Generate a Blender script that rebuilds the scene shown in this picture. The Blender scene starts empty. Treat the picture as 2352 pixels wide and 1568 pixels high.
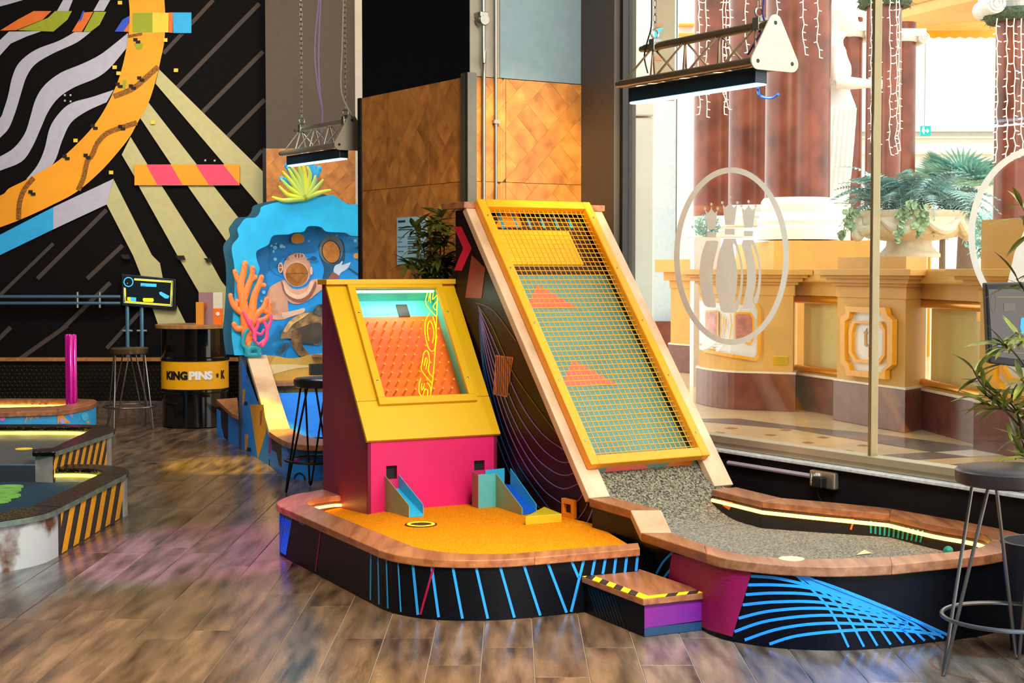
import bpy, bmesh, math, random
from mathutils import Vector, Matrix
random.seed(7)
S = bpy.context.scene
COL = S.collection
# ------------------------------------------------------------------ camera
FPX, CX, CY, HOR, CAMH = 3560.0, 1176.0, 784.0, 620.0, 1.45
PITCH = math.atan((CY - HOR) / FPX)
cam_d = bpy.data.cameras.new('camera')
cam_d.sensor_width = 36.0
cam_d.lens = FPX * 36.0 / 2352.0
cam_d.clip_end = 300
cam = bpy.data.objects.new('camera', cam_d)
COL.objects.link(cam)
cam.location = (0, 0, CAMH)
cam.rotation_euler = (math.pi / 2 - PITCH, 0, 0)
S.camera = cam
# ------------------------------------------------------------------ view, world, lights
S.view_settings.view_transform = 'Standard'
S.view_settings.look = 'None'
S.view_settings.exposure = 0.0
S.view_settings.gamma = 1.0
S.view_settings.use_curve_mapping = False
S.cycles.use_denoising = True
S.cycles.max_bounces = 7
S.cycles.transparent_max_bounces = 16
S.cycles.sample_clamp_indirect = 6.0
W = bpy.data.worlds.new('daylight')
S.world = W
W.use_nodes = True
W.node_tree.nodes['Background'].inputs[0].default_value = (1.0, 0.97, 0.92, 1)
W.node_tree.nodes['Background'].inputs[1].default_value = 2.6

def area(name, loc, size, power, color=(1, 1, 1), target=None, sy=None, spread=None):
    d = bpy.data.lights.new(name, 'AREA')
    d.shape = 'RECTANGLE'; d.size = size; d.size_y = sy or size
    d.energy = power; d.color = color
    if spread: d.spread = spread
    o = bpy.data.objects.new(name, d); COL.objects.link(o)
    o.location = loc
    t = Vector(target) if target else Vector((loc[0], loc[1], loc[2] - 1))
    o.rotation_euler = (t - Vector(loc)).to_track_quat('-Z', 'Y').to_euler()
    return o
def spot(name, loc, target, power, color, angle=40, blend=0.6, radius=0.08):
    d = bpy.data.lights.new(name, 'SPOT')
    d.energy = power; d.color = color; d.spot_size = math.radians(angle); d.spot_blend = blend
    d.shadow_soft_size = radius
    o = bpy.data.objects.new(name, d); COL.objects.link(o)
    o.location = loc
    o.rotation_euler = (Vector(target) - Vector(loc)).to_track_quat('-Z', 'Y').to_euler()
    return o
# unseen lights, added to brighten column, cabinet, mural and reef
area('added_area_light', (1.3, 3.6, 4.6), 2.0, 460, (1.0, 0.91, 0.78), (0.0, 8.4, 1.0))
spot('added_golden_spot', (1.1, 5.6, 4.7), (0.12, 9.1, 1.98), 1700, (1.0, 0.72, 0.26), 16)  # added to turn the column's right face golden
area('added_area_light', (-4.4, 8.0, 4.7), 1.8, 60, (1.0, 0.88, 0.76), (-2.6, 11.0, 0.2), spread=1.9)
area('added_area_light', (-3.0, 11.4, 4.7), 1.6, 95, (1.0, 0.95, 0.90), (-3.2, 15.2, 2.0), spread=2.2)
area('added_area_light', (-1.2, 12.2, 4.7), 0.8, 80, (1.0, 0.80, 0.50), (-1.9, 15.0, 2.6))
spot('added_reef_spot', (-2.3, 7.6, 3.9), (-1.75, 12.5, 1.35), 520, (0.85, 0.95, 1.0), 20)  # added to lift the reef boards
# unseen spots, added for coloured reflections and warmth on the floor
spot('added_yellow_spot', (-1.6, 10.2, 4.4), (-2.05, 11.5, 0), 2600, (1.0, 0.70, 0.03), 15)
spot('added_violet_spot', (-2.4, 4.6, 4.4), (-1.62, 7.9, 0), 2200, (0.75, 0.12, 0.9), 16)
spot('added_blue_spot', (1.6, 3.0, 4.4), (1.2, 5.5, 0), 2000, (0.10, 0.50, 1.0), 20)
spot('added_cyan_spot', (-3.6, 5.0, 4.4), (-2.1, 7.6, 0), 1800, (0.10, 0.50, 0.9), 18)
spot('added_amber_spot', (-0.5, 2.6, 4.4), (-0.6, 5.5, 0), 1500, (1.0, 0.74, 0.40), 36)

# ------------------------------------------------------------------ geometry helpers
def V(*a): return Vector(a)
def ray(px, py):
    a = (px - CX) / FPX; b = (CY - py) / FPX
    c, s = math.cos(PITCH), math.sin(PITCH)
    return Vector((a, c + b * s, b * c - s))
CAM = Vector((0, 0, CAMH))
def G(px, py, z=0.0):
    d = ray(px, py); t = (z - CAMH) / d.z
    return CAM + d * t
def D(px, py, Y):
    d = ray(px, py)
    return CAM + d * (Y / d.y)
def PLN(px, py, p0, n):
    d = ray(px, py); t = (Vector(p0) - CAM).dot(n) / d.dot(n)
    return CAM + d * t
class Fr:
    """an oriented frame: origin, two in-plane axes and the normal"""
    def __init__(s, o, u, v, n=None):
        s.o = Vector(o); s.u = Vector(u).normalized(); s.v = Vector(v).normalized()
        s.n = Vector(n).normalized() if n is not None else s.u.cross(s.v).normalized()
    def __call__(s, a, b, c=0.0): return s.o + s.u * a + s.v * b + s.n * c
    def px(s, x, y, c=0.0):
        p = PLN(x, y, s.o + s.n * c, s.n) - s.o
        return (p.dot(s.u), p.dot(s.v))
    def at(s, x, y, c=0.0):
        return PLN(x, y, s.o + s.n * c, s.n)
class MB:
    def __init__(s): s.v = []; s.f = []
    def add(s, vs, fs):
        k = len(s.v); s.v += [Vector(p) for p in vs]; s.f += [tuple(i + k for i in f) for f in fs]; return s
    def hexa(s, p):
        return s.add(p, [(0, 3, 2, 1), (4, 5, 6, 7), (0, 1, 5, 4), (1, 2, 6, 5), (2, 3, 7, 6), (3, 0, 4, 7)])
    def box(s, x0, x1, y0, y1, z0, z1):
        return s.hexa([(x0, y0, z0), (x1, y0, z0), (x1, y1, z0), (x0, y1, z0), (x0, y0, z1), (x1, y0, z1), (x1, y1, z1), (x0, y1, z1)])
    def fbox(s, fr, a0, a1, b0, b1, c0, c1):
        return s.hexa([fr(a0, b0, c0), fr(a1, b0, c0), fr(a1, b1, c0), fr(a0, b1, c0), fr(a0, b0, c1), fr(a1, b0, c1), fr(a1, b1, c1), fr(a0, b1, c1)])
    def ngon(s, pts): return s.add(pts, [tuple(range(len(pts)))])
    def extr(s, pts, d):
        n = len(pts); d = Vector(d); pts = [Vector(p) for p in pts]
        f = [tuple(range(n - 1, -1, -1)), tuple(range(n, 2 * n))]
        f += [(i, (i + 1) % n, n + (i + 1) % n, n + i) for i in range(n)]
        return s.add(pts + [p + d for p in pts], f)
    def strip(s, A, B):
        n = len(A)
        return s.add(list(A) + list(B), [(i, i + 1, n + i + 1, n + i) for i in range(n - 1)])
    def slab(s, A, B, th):
        """solid board between the polylines A and B, thickness th downwards"""
        n = len(A); d = Vector((0, 0, -th))
        A = [Vector(p) for p in A]; B = [Vector(p) for p in B]
        vs = A + B + [p + d for p in A] + [p + d for p in B]
        f = []
        for i in range(n - 1):
            f += [(i, n + i, n + i + 1, i + 1), (2 * n + i, 2 * n + i + 1, 3 * n + i + 1, 3 * n + i),
                  (i, i + 1, 2 * n + i + 1, 2 * n + i), (n + i, 3 * n + i, 3 * n + i + 1, n + i + 1)]
        f += [(0, 2 * n, 3 * n, n), (n - 1, 2 * n - 1, 4 * n - 1, 3 * n - 1)]
        return s.add(vs, f)
    def tube(s, path, r, n=8, closed=False, flat=None, cap=True):
        P = [Vector(p) for p in path]; m = len(P)
        R = r if isinstance(r, (list, tuple)) else [r] * m
        rings = []; up = None
        for i in range(m):
            if closed: t = P[(i + 1) % m] - P[i - 1]
            else: t = P[min(i + 1, m - 1)] - P[max(i - 1, 0)]
            if t.length < 1e-9: t = Vector((0, 0, 1))
            t.normalize()
            if up is None:
                up = Vector((0, 0, 1)) if abs(t.z) < 0.9 else Vector((1, 0, 0))
            a = t.cross(up)
            if a.length < 1e-6: a = t.orthogonal()
            a.normalize(); b = a.cross(t).normalized(); up = b
            ring = []
            for k in range(n):
                th = 2 * math.pi * k / n
                o = a * math.cos(th) * R[i] + b * math.sin(th) * R[i]
                if flat is not None:
                    fn, ff = flat
                    o = o - fn * (o.dot(fn) * (1 - ff))
                ring.append(P[i] + o)
            rings.append(ring)
        vs = [p for rg in rings for p in rg]; f = []
        for i in range(m if closed else m - 1):
            j = (i + 1) % m
            for k in range(n):
                f.append((i * n + k, i * n + (k + 1) % n, j * n + (k + 1) % n, j * n + k))
        if cap and not closed:
            f += [tuple(range(n - 1, -1, -1)), tuple((m - 1) * n + k for k in range(n))]
        return s.add(vs, f)
    def lathe(s, prof, n=24, c=(0, 0, 0), sx=1.0, sy=1.0, fr=None, cap=True):
        m = len(prof); vs = []; f = []
        for (r, z) in prof:
            for k in range(n):
                th = 2 * math.pi * k / n
                p = (r * math.cos(th) * sx, r * math.sin(th) * sy, z)
                vs.append(fr(*p) if fr else (p[0] + c[0], p[1] + c[1], p[2] + c[2]))
        for i in range(m - 1):
            for k in range(n):
                f.append((i * n + k, i * n + (k + 1) % n, (i + 1) * n + (k + 1) % n, (i + 1) * n + k))
        if cap: f += [tuple(range(n - 1, -1, -1)), tuple((m - 1) * n + k for k in range(n))]
        return s.add(vs, f)
    def cyl(s, p, q, r, n=12): return s.tube([p, q], r, n)
    def ball(s, c, r, n=10, sc=(1, 1, 1)):
        prof = [(r * math.sin(math.pi * i / (n - 1)) + 1e-5, -r * math.cos(math.pi * i / (n - 1))) for i in range(n)]
        k = len(s.v); s.lathe(prof, n + 4)
        for i in range(k, len(s.v)):
            p = s.v[i]; s.v[i] = Vector((p.x * sc[0] + c[0], p.y * sc[1] + c[1], p.z * sc[2] + c[2]))
        return s
ORG = {}
def _mesh(name, mb, org, mat, smooth, fixn=True):
    me = bpy.data.meshes.new(name)
    me.from_pydata([tuple(p - org) for p in mb.v], [], mb.f)
    me.materials.append(mat)
    if fixn:
        b = bmesh.new(); b.from_mesh(me)
        bmesh.ops.recalc_face_normals(b, faces=b.faces)
        b.to_mesh(me); b.free()
    if smooth:
        me.shade_smooth()
        if smooth is True: me.set_sharp_from_angle(angle=math.radians(40))
    me.update()
    return me
def part(name, mb, mat, parent, smooth=False, bevel=0.0, label=None, kind=None, fixn=True):
    org = ORG[parent.name]
    o = bpy.data.objects.new(name, _mesh(name, mb, org, mat, smooth, fixn))
    COL.objects.link(o); o.parent = parent; ORG[o.name] = org
    if bevel: add_bevel(o, bevel)
    if label: o['label'] = label
    if kind: o['kind'] = kind
    return o
def add_bevel(o, w, seg=2):
    m = o.modifiers.new('bevel', 'BEVEL'); m.width = w; m.segments = seg; m.limit_method = 'ANGLE'; m.angle_limit = math.radians(35)
def thing(name, label, cat, org, group=None, kind=None):
    o = bpy.data.objects.new(name, None); o.empty_display_size = 0.1
    COL.objects.link(o); o.location = Vector(org); ORG[o.name] = Vector(org)
    if label: o['label'] = label
    if cat: o['category'] = cat
    if group: o['group'] = group
    if kind: o['kind'] = kind
    return o
def solo(name, mb, mat, label, cat, group=None, smooth=False, bevel=0.0, kind=None, fixn=True):
    xs = [p.x for p in mb.v]; ys = [p.y for p in mb.v]; zs = [p.z for p in mb.v]
    org = Vector(((min(xs) + max(xs)) / 2, (min(ys) + max(ys)) / 2, min(zs)))
    o = bpy.data.objects.new(name, _mesh(name, mb, org, mat, smooth, fixn))
    COL.objects.link(o); o.location = org; ORG[o.name] = org
    if label: o['label'] = label
    if cat: o['category'] = cat
    if group: o['group'] = group
    if kind: o['kind'] = kind
    if bevel: add_bevel(o, bevel)
    return o
def struct(name, mb, mat, label, cat=None, smooth=False, bevel=0.0):
    return solo(name, mb, mat, label, cat, kind='structure', smooth=smooth, bevel=bevel)
def struct_root(name, label, org=(0, 0, 0)):
    return thing(name, label, None, org, kind='structure')
def copy_tree(o, loc=None, rotz=None, label=None, parent=None):
    c = o.copy(); COL.objects.link(c)
    if parent is not None: c.parent = parent
    if loc is not None: c.location = loc
    if rotz is not None: c.rotation_euler = (0, 0, rotz)
    if label: c['label'] = label
    for ch in o.children: copy_tree(ch, parent=c)
    return c
def smoothpath(pts, k=4):
    """Catmull-Rom through the points"""
    P = [Vector(p) for p in pts]; out = []
    for i in range(len(P) - 1):
        p0 = P[max(i - 1, 0)]; p1 = P[i]; p2 = P[i + 1]; p3 = P[min(i + 2, len(P) - 1)]
        for j in range(k):
            t = j / k
            out.append(0.5 * ((2 * p1) + (p2 - p0) * t + (2 * p0 - 5 * p1 + 4 * p2 - p3) * t * t + (3 * p1 - p0 - 3 * p2 + p3) * t ** 3))
    out.append(P[-1]); return out
def sm2(pts, k=4): return [(p.x, p.y) for p in smoothpath([(a, b, 0) for a, b in pts], k)]
def proj(p):
    q = Vector(p) - CAM; c, s = math.cos(PITCH), math.sin(PITCH)
    d = q.y * c - q.z * s; u = q.y * s + q.z * c
    return CX + FPX * q.x / d, CY - FPX * u / d
def lerp(a, b, t): return a + (b - a) * t
def toward(p, e):
    """move a paint point a few millimetres off its surface"""
    return p + (CAM - p).normalized() * e
def wallproj(poly, e=0.004):
    """pixel -> point on the vertical surface standing over the plan polyline poly"""
    def hit(px, py):
        d = ray(px, py); best = None
        for (a, b) in zip(poly[:-1], poly[1:]):
            ex, ey = b[0] - a[0], b[1] - a[1]
            den = d.x * ey - d.y * ex
            if abs(den) < 1e-9: continue
            t = (a[0] * ey - a[1] * ex) / den
            L = ex * ex + ey * ey
            u = ((d.x * t - a[0]) * ex + (d.y * t - a[1]) * ey) / L
            if t > 0 and -0.02 <= u <= 1.02 and (best is None or t < best): best = t
        return None if best is None else toward(CAM + d * best, e)
    def f(px, py):
        for k in range(60):                                       # past the silhouette: slide back onto the surface
            for s_ in (1, -1):
                p = hit(px + s_ * k * 0.7, py)
                if p is not None: return p
        return toward(CAM + ray(px, py) * (Vector((poly[0][0], poly[0][1])).length), e)
    return f
def stroke(mb, proj, pts, w, k=6):
    """a painted line of width w (pixels) along pixel points"""
    P = [Vector((a, b)) for a, b in pts]; Q = []
    for a, b in zip(P[:-1], P[1:]):
        for j in range(k): Q.append(a.lerp(b, j / k))
    Q.append(P[-1]); A = []; B = []
    for i in range(len(Q)):
        t = (Q[min(i + 1, len(Q) - 1)] - Q[max(i - 1, 0)]); t.normalize()
        n = Vector((-t.y, t.x)) * w / 2
        A.append(proj(*(Q[i] + n))); B.append(proj(*(Q[i] - n)))
    mb.strip(A, B); return mb
def blob(mb, proj, pts, k=3):
    """a painted patch with pixel outline pts (star-shaped about its centre), meshed so that it follows curved surfaces"""
    n = len(pts); cx = sum(p[0] for p in pts) / n; cy = sum(p[1] for p in pts) / n
    D_ = []
    for i in range(n):
        a = pts[i]; b = pts[(i + 1) % n]
        for j in range(k): D_.append((lerp(a[0], b[0], j / k), lerp(a[1], b[1], j / k)))
    m = len(D_); vs = [proj(cx, cy)]; f = []
    RR = [0.12 * i for i in range(1, 9)] + [1.0]
    for r in RR: vs += [proj(lerp(cx, x, r), lerp(cy, y, r)) for x, y in D_]
    for i in range(m):
        j = (i + 1) % m
        f.append((0, 1 + i, 1 + j))
        for r in range(len(RR) - 1): f.append((1 + r * m + i, 1 + (r + 1) * m + i, 1 + (r + 1) * m + j, 1 + r * m + j))
    mb.add(vs, f); return mb
def text_mb(body, size, fr, x=0.0, y=0.0, c=0.0, bold=0.0, align='LEFT', sx=1.0, bend=None):
    cu = bpy.data.curves.new('lettering', 'FONT'); cu.body = body; cu.size = size; cu.offset = bold
    cu.align_x = align; cu.resolution_u = 3
    ob = bpy.data.objects.new('lettering', cu); COL.objects.link(ob)
    me = bpy.data.meshes.new_from_object(ob.evaluated_get(bpy.context.evaluated_depsgraph_get()))
    mb = MB()
    fn = bend or (lambda a, b: fr(a, b, c))
    mb.add([fn(x + v.co.x * sx, y + v.co.y) for v in me.vertices], [tuple(p.vertices) for p in me.polygons])
    bpy.data.objects.remove(ob); bpy.data.curves.remove(cu); bpy.data.meshes.remove(me)
    return mb
# ------------------------------------------------------------------ materials
def lin(c):
    c = c / 255.0
    return c / 12.92 if c <= 0.04045 else ((c + 0.055) / 1.055) ** 2.4
def rgb(r, g, b): return (lin(r), lin(g), lin(b), 1)
MATS = {}
def mat(name, col, rough=0.5, metal=0.0, var=0.03, scale=18.0, bump=0.0, bscale=60.0, spec=0.5, emit=None, es=0.0, stretch=None, coat=0.0, sheen=0.0, col2=None, rnd=0.0, detail=4, ramp=(0.3, 0.7)):
    if name in MATS: return MATS[name]
    m = bpy.data.materials.new(name); m.use_nodes = True
    nt = m.node_tree; N = nt.nodes; L = nt.links; b = N['Principled BSDF']
    c = rgb(*col)
    b.inputs['Roughness'].default_value = rough; b.inputs['Metallic'].default_value = metal
    b.inputs['Specular IOR Level'].default_value = spec
    if coat: b.inputs['Coat Weight'].default_value = coat
    if sheen: b.inputs['Sheen Weight'].default_value = sheen; b.inputs['Sheen Roughness'].default_value = 0.4
    tc = N.new('ShaderNodeTexCoord'); mp = N.new('ShaderNodeMapping')
    L.new(tc.outputs['Object'], mp.inputs[0])
    if stretch: mp.inputs['Scale'].default_value = stretch
    nz = N.new('ShaderNodeTexNoise'); nz.noise_dimensions = '4D'
    nz.inputs['Scale'].default_value = scale; nz.inputs['Detail'].default_value = detail
    L.new(mp.outputs[0], nz.inputs['Vector'])
    oi = N.new('ShaderNodeObjectInfo')
    mw = N.new('ShaderNodeMath'); mw.operation = 'MULTIPLY'; mw.inputs[1].default_value = 37.0
    L.new(oi.outputs['Random'], mw.inputs[0]); L.new(mw.outputs[0], nz.inputs['W'])
    cr = N.new('ShaderNodeValToRGB')
    k0, k1 = 1 - var * 2, 1 + var * 2
    e = cr.color_ramp.elements
    e[0].position, e[1].position = ramp
    e[0].color = (c[0] * k0, c[1] * k0, c[2] * k0, 1)
    e[1].color = rgb(*col2) if col2 else (min(c[0] * k1, 1), min(c[1] * k1, 1), min(c[2] * k1, 1), 1)
    L.new(nz.outputs['Fac'], cr.inputs[0])
    last = cr.outputs[0]
    if rnd:
        hs = N.new('ShaderNodeHueSaturation')
        mr = N.new('ShaderNodeMapRange'); mr.inputs[3].default_value = 1 - rnd; mr.inputs[4].default_value = 1 + rnd
        L.new(oi.outputs['Random'], mr.inputs[0]); L.new(mr.outputs[0], hs.inputs['Value']); L.new(last, hs.inputs['Color'])
        last = hs.outputs[0]
    L.new(last, b.inputs['Base Color'])
    if emit:
        b.inputs['Emission Color'].default_value = rgb(*emit); b.inputs['Emission Strength'].default_value = es
    if bump:
        n2 = N.new('ShaderNodeTexNoise'); n2.inputs['Scale'].default_value = bscale; n2.inputs['Detail'].default_value = 3
        L.new(mp.outputs[0], n2.inputs['Vector'])
        bp = N.new('ShaderNodeBump'); bp.inputs['Strength'].default_value = bump; bp.inputs['Distance'].default_value = 0.01
        L.new(n2.outputs['Fac'], bp.inputs['Height']); L.new(bp.outputs[0], b.inputs['Normal'])
    MATS[name] = m
    return m
def wood(name, col, col2, rough=0.4, stretch=(14, 1.6, 14), scale=2.0, rnd=0.12, bump=0.05, coat=0.0, spec=0.5):
    return mat(name, col, rough, 0, 0.10, scale, bump, 6.0, spec, stretch=stretch, col2=col2, rnd=rnd, coat=coat, detail=8)
def glass_mat(name, tint=(0.97, 0.99, 0.98), refl=0.9):
    m = bpy.data.materials.new(name); m.use_nodes = True
    nt = m.node_tree; N = nt.nodes; L = nt.links
    N.remove(N['Principled BSDF']); out = N['Material Output']
    tr = N.new('ShaderNodeBsdfTransparent'); tr.inputs[0].default_value = (*tint, 1)
    gl = N.new('ShaderNodeBsdfGlossy'); gl.inputs['Roughness'].default_value = 0.02; gl.inputs['Color'].default_value = (refl, refl, refl, 1)
    lw = N.new('ShaderNodeLayerWeight'); lw.inputs[0].default_value = 0.5
    pw = N.new('ShaderNodeMath'); pw.operation = 'POWER'; pw.inputs[1].default_value = 5.0; L.new(lw.outputs['Facing'], pw.inputs[0])
    fr = N.new('ShaderNodeMath'); fr.operation = 'MULTIPLY_ADD'; fr.inputs[1].default_value = 0.96; fr.inputs[2].default_value = 0.035; L.new(pw.outputs[0], fr.inputs[0])
    mx = N.new('ShaderNodeMixShader')
    L.new(fr.outputs[0], mx.inputs[0]); L.new(tr.outputs[0], mx.inputs[1]); L.new(gl.outputs[0], mx.inputs[2]); L.new(mx.outputs[0], out.inputs[0])
    return m
def emis(name, col, s):
    return mat(name, col, 0.5, var=0.0, emit=col, es=s)
GLASS = glass_mat('clear_glass')
BLACK = mat('black_paint', (14, 14, 16), 0.45)
BLACKM = mat('black_metal', (18, 18, 20), 0.35, 0.3)
STEEL = mat('brushed_steel', (150, 150, 145), 0.32, 0.9, bump=0.05)
OAK_RIM = wood('oiled_beech_rim', (142, 84, 50), (182, 122, 82), 0.38)
OAK_PALE = wood('pale_beech_beam', (205, 165, 125), (226, 192, 156), 0.45, stretch=(3, 3, 2))
LED_W = emis('warm_led', (255, 190, 84), 7.0)
LED_Y = emis('yellow_led', (255, 226, 70), 6.0)
# ================================================================== the room
AX = Vector((0.534, -0.845, 0)).normalized()        # along the window wall, towards the viewer
CR = Vector((0.845, 0.534, 0)).normalized()         # across, into the window wall
UP = Vector((0, 0, 1))
WP = Vector((1.337, 7.98, 0))                       # a point of the inner face of the window wall
WIN = Fr(WP, AX, UP, -CR)
CEIL = 5.0
# ---- floor
xs0 = G(1229.3, 1566.7).x; PW = G(1356.8, 1566.7).x - xs0
FLOOR_SUB = mat('pale_joint_filler', (150, 140, 125), 0.5)
PLANK = mat('worn_oak_floor', (40, 30, 26), 0.22, 0, 0.25, 2.2, 0.14, 9.0, 0.6, stretch=(6, 1.0, 1), col2=(138, 112, 90), rnd=0.20, detail=9)
fl = struct('floor', MB().box(-9, 2.6, -3, 15.6, -0.12, -0.004), FLOOR_SUB, 'brown worn oak plank floor of the room')
pm = MB(); g = 0.0016; b_ = 0.0015; LP = 1.5
pm.v = [Vector(p) for p in [(g, g, -0.01), (PW - g, g, -0.01), (PW - g, LP - g, -0.01), (g, LP - g, -0.01),
        (g, g, -b_), (PW - g, g, -b_), (PW - g, LP - g, -b_), (g, LP - g, -b_),
        (g + b_, g + b_, 0), (PW - g - b_, g + b_, 0), (PW - g - b_, LP - g - b_, 0), (g + b_, LP - g - b_, 0)]]
pm.f = [(0, 1, 5, 4), (1, 2, 6, 5), (2, 3, 7, 6), (3, 0, 4, 7), (4, 5, 9, 8), (5, 6, 10, 9), (6, 7, 11, 10), (7, 4, 8, 11), (8, 9, 10, 11)]
pme = _mesh('plank', pm, Vector((0, 0, 0)), PLANK, False)
npl = 0
for i in range(-26, 13):
    x = xs0 + i * PW
    off = random.Random(i).random() * LP
    for j in range(-1, 8):
        y = 4.2 + off + j * LP
        if y > 15.2 or y + LP < 5.1: continue
        xm = x + PW / 2
        if xm < -0.335 * (y + LP) - 0.9 or xm > 0.335 * (y + LP) + 0.6: continue
        if y > 8.6 and xm > -0.55 and (y > 9.5 or xm > 0.0): continue       # behind the courses
        if xm > 0 and (Vector((xm, y + LP / 2, 0)) - WP).dot(CR) > 0.05: continue
        npl += 1
        o = bpy.data.objects.new('plank', pme); COL.objects.link(o); o.parent = fl
        o.location = Vector((x, y, 0)) - ORG[fl.name]
# outer floor rings around the planks keep the same boards in their material
struct('floor_margin', MB().box(-9, xs0 - 26 * PW - 0.003, -3, 15.6, -0.01, 0).box(xs0 - 26 * PW, 2.5, -3, 4.1, -0.01, 0), PLANK, 'oak floor continuing beyond the frame')
# ---- ceiling and walls
DARKWALL = mat('matt_charcoal_wall', (11, 9, 9), 0.8, spec=0.12, bump=0.05, bscale=120)
struct('ceiling', MB().box(-9, 2.6, -3, 15.6, CEIL, CEIL + 0.1), mat('dark_ceiling', (40, 38, 38), 0.9), 'dark ceiling of the room')
YB = 15.3
wall_b = struct('wall_back', MB().box(-9, 0.3, YB, YB + 0.2, 0, CEIL), DARKWALL, 'black back wall with a colourful painted mural')
struct('wall_rear', MB().box(-9.2, 2.6, -3.2, -3.0, 0, CEIL), mat('grey_wall', (120, 112, 105), 0.8), 'grey rear wall behind the camera')
struct('wall_left', MB().box(-9.2, -9, -3, 15.5, 0, CEIL), mat('grey_wall', (120, 112, 105), 0.8), 'grey left wall outside the view')
# mural ------------------------------------------------------------
MUR = Fr((0, YB, 0), (1, 0, 0), UP, (0, -1, 0))
_lay = [0.002]
def mural(name, polys, m, raw=False, s=2.45, o=(0, 0)):
    mb = MB(); _lay[0] += 0.0009
    for poly in polys:
        pts = [(o[0] + x / s, o[1] + y / s) for x, y in poly] if not raw else poly
        mb.ngon([MUR.at(x, y, _lay[0]) for x, y in pts])
    return part(name, mb, m, wall_b)
def band(up, lo): return sm2(up) + sm2(lo)[::-1]
WHITE = mat('mural_white', (182, 180, 196), 0.7); CREAM = mat('mural_cream', (188, 182, 130), 0.7)
MOR = mat('mural_orange', (245, 160, 20), 0.65, var=0.05, scale=2); MYE = mat('mural_yellow', (240, 200, 60), 0.65)
MGR = mat('mural_green', (150, 160, 30), 0.65); MBL = mat('mural_sky_blue', (40, 170, 230), 0.65); MRB = mat('mural_royal_blue', (40, 80, 200), 0.65)
MPK = mat('mural_pink', (226, 70, 105), 0.65); MDG = mat('mural_faint_brown', (66, 56, 50), 0.8); MBK = mat('mural_black', (20, 17, 16), 0.8); MRO = mat('mural_rust', (225, 110, 30), 0.65)
for a, b, w in [((1200, 0), (920, 300), 22), ((1460, 20), (1000, 490), 24), ((1480, 290), (1140, 630), 24), ((1490, 560), (1280, 770), 24), ((1475, 845), (1425, 905), 20),
                ((600, 1180), (210, 1568), 24), ((690, 1380), (490, 1568), 24), ((300, 1370), (0, 1660), 20), ((380, 1830), (110, 2020), 24), ((60, 1840), (-40, 1940), 24), ((620, 1590), (340, 1860), 24), ((820, 1720), (600, 1960), 22)]:
    d = Vector((b[0] - a[0], b[1] - a[1])).normalized(); n = Vector((-d.y, d.x)) * w / 2
    mural('mural_stripe', [[(a[0] + n.x, a[1] + n.y), (b[0] + n.x, b[1] + n.y), (b[0] - n.x, b[1] - n.y), (a[0] - n.x, a[1] - n.y)]], MDG)
X0 = -620
mural('mural_wave', [[(X0, 210), (-250, 120), (0, 0), (130, 0), (40, 26), (0, 36), (-250, 190), (X0, 300)]], WHITE)
mural('mural_wave', [[(320, 62), (355, 0), (410, 0), (385, 62)]], WHITE)
mural('mural_wave', [[(525, 62), (560, 0), (620, 0), (585, 62)]], WHITE)
mural('mural_wave', [[(X0, 640), (-200, 480), (-60, 300), (0, 225), (50, 178), (235, 175), (150, 205), (60, 245), (0, 312), (-60, 440), (-200, 600), (X0, 760)]], WHITE)
mural('mural_wave', [band([(420, 180), (330, 230), (200, 280), (110, 350), (70, 430), (45, 540), (20, 620), (0, 665), (-80, 760), (-250, 850), (X0, 960)], [(510, 180), (430, 240), (300, 300), (200, 360), (150, 430), (120, 520), (90, 620), (50, 720), (0, 775), (-80, 850), (-250, 930), (X0, 1050)])], WHITE)
mural('mural_wave', [band([(720, 185), (640, 250), (560, 310), (460, 360), (340, 410), (250, 480), (200, 560), (170, 660), (140, 750), (80, 830), (0, 880), (-150, 950), (X0, 1110)], [(720, 260), (620, 380), (540, 440), (420, 490), (330, 550), (270, 630), (230, 720), (180, 830), (120, 910), (0, 960), (-150, 1020), (X0, 1190)])], WHITE)
mural('mural_wave', [band([(640, 505), (520, 545), (400, 580), (330, 640), (280, 720), (250, 840), (210, 930), (150, 1005)], [(600, 575), (490, 625), (400, 690), (350, 790), (300, 920), (200, 985), (150, 1012)])], WHITE)
mural('mural_glitch_band', [[(0, 172), (100, 110), (190, 62), (290, 62), (240, 110), (90, 170)], [(405, 178), (470, 70), (525, 66), (490, 130), (460, 178)], [(695, 178), (735, 115), (740, 180)]], MRO)
mural('mural_glitch_band', [[(100, 170), (270, 100), (310, 62), (405, 62), (380, 110), (300, 178)], [(470, 178), (530, 66), (598, 66), (560, 140), (510, 178)]], MGR)
mural('mural_glitch_band', [[(440, 130), (465, 62), (475, 62), (460, 110)], [(645, 178), (690, 110), (735, 85), (735, 110), (695, 178)]], MRB)
mural('mural_diagonal', [[(895, 390), (1500, 985), (1500, 1150), (1455, 1150), (875, 470)]], CREAM)
mural('mural_diagonal', [[(835, 575), (1105, 922), (1345, 1228), (1400, 1400), (1310, 1410), (1290, 1380), (1055, 1045), (960, 920), (790, 665)]], CREAM)
mural('mural_diagonal', [[(735, 770), (830, 925), (910, 1045), (1160, 1440), (1190, 1480), (1245, 1580), (1300, 1650), (1320, 1990), (1290, 1980), (1180, 1750), (1075, 1568), (1000, 1440), (780, 1045), (755, 990), (685, 870)]], CREAM)
mural('mural_diagonal', [[(640, 1010), (855, 1435), (900, 1480), (915, 1560), (1050, 1827), (890, 1827), (800, 1568), (750, 1440), (600, 1150)]], CREAM)
mural('mural_diagonal', [[(640, 1005), (600, 1150), (300, 1290), (300, 1165)]], WHITE)
mural('mural_diagonal', [[(300, 1165), (300, 1290), (0, 1435), (X0, 1735), (X0, 1620), (0, 1320)]], MBL)
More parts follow.
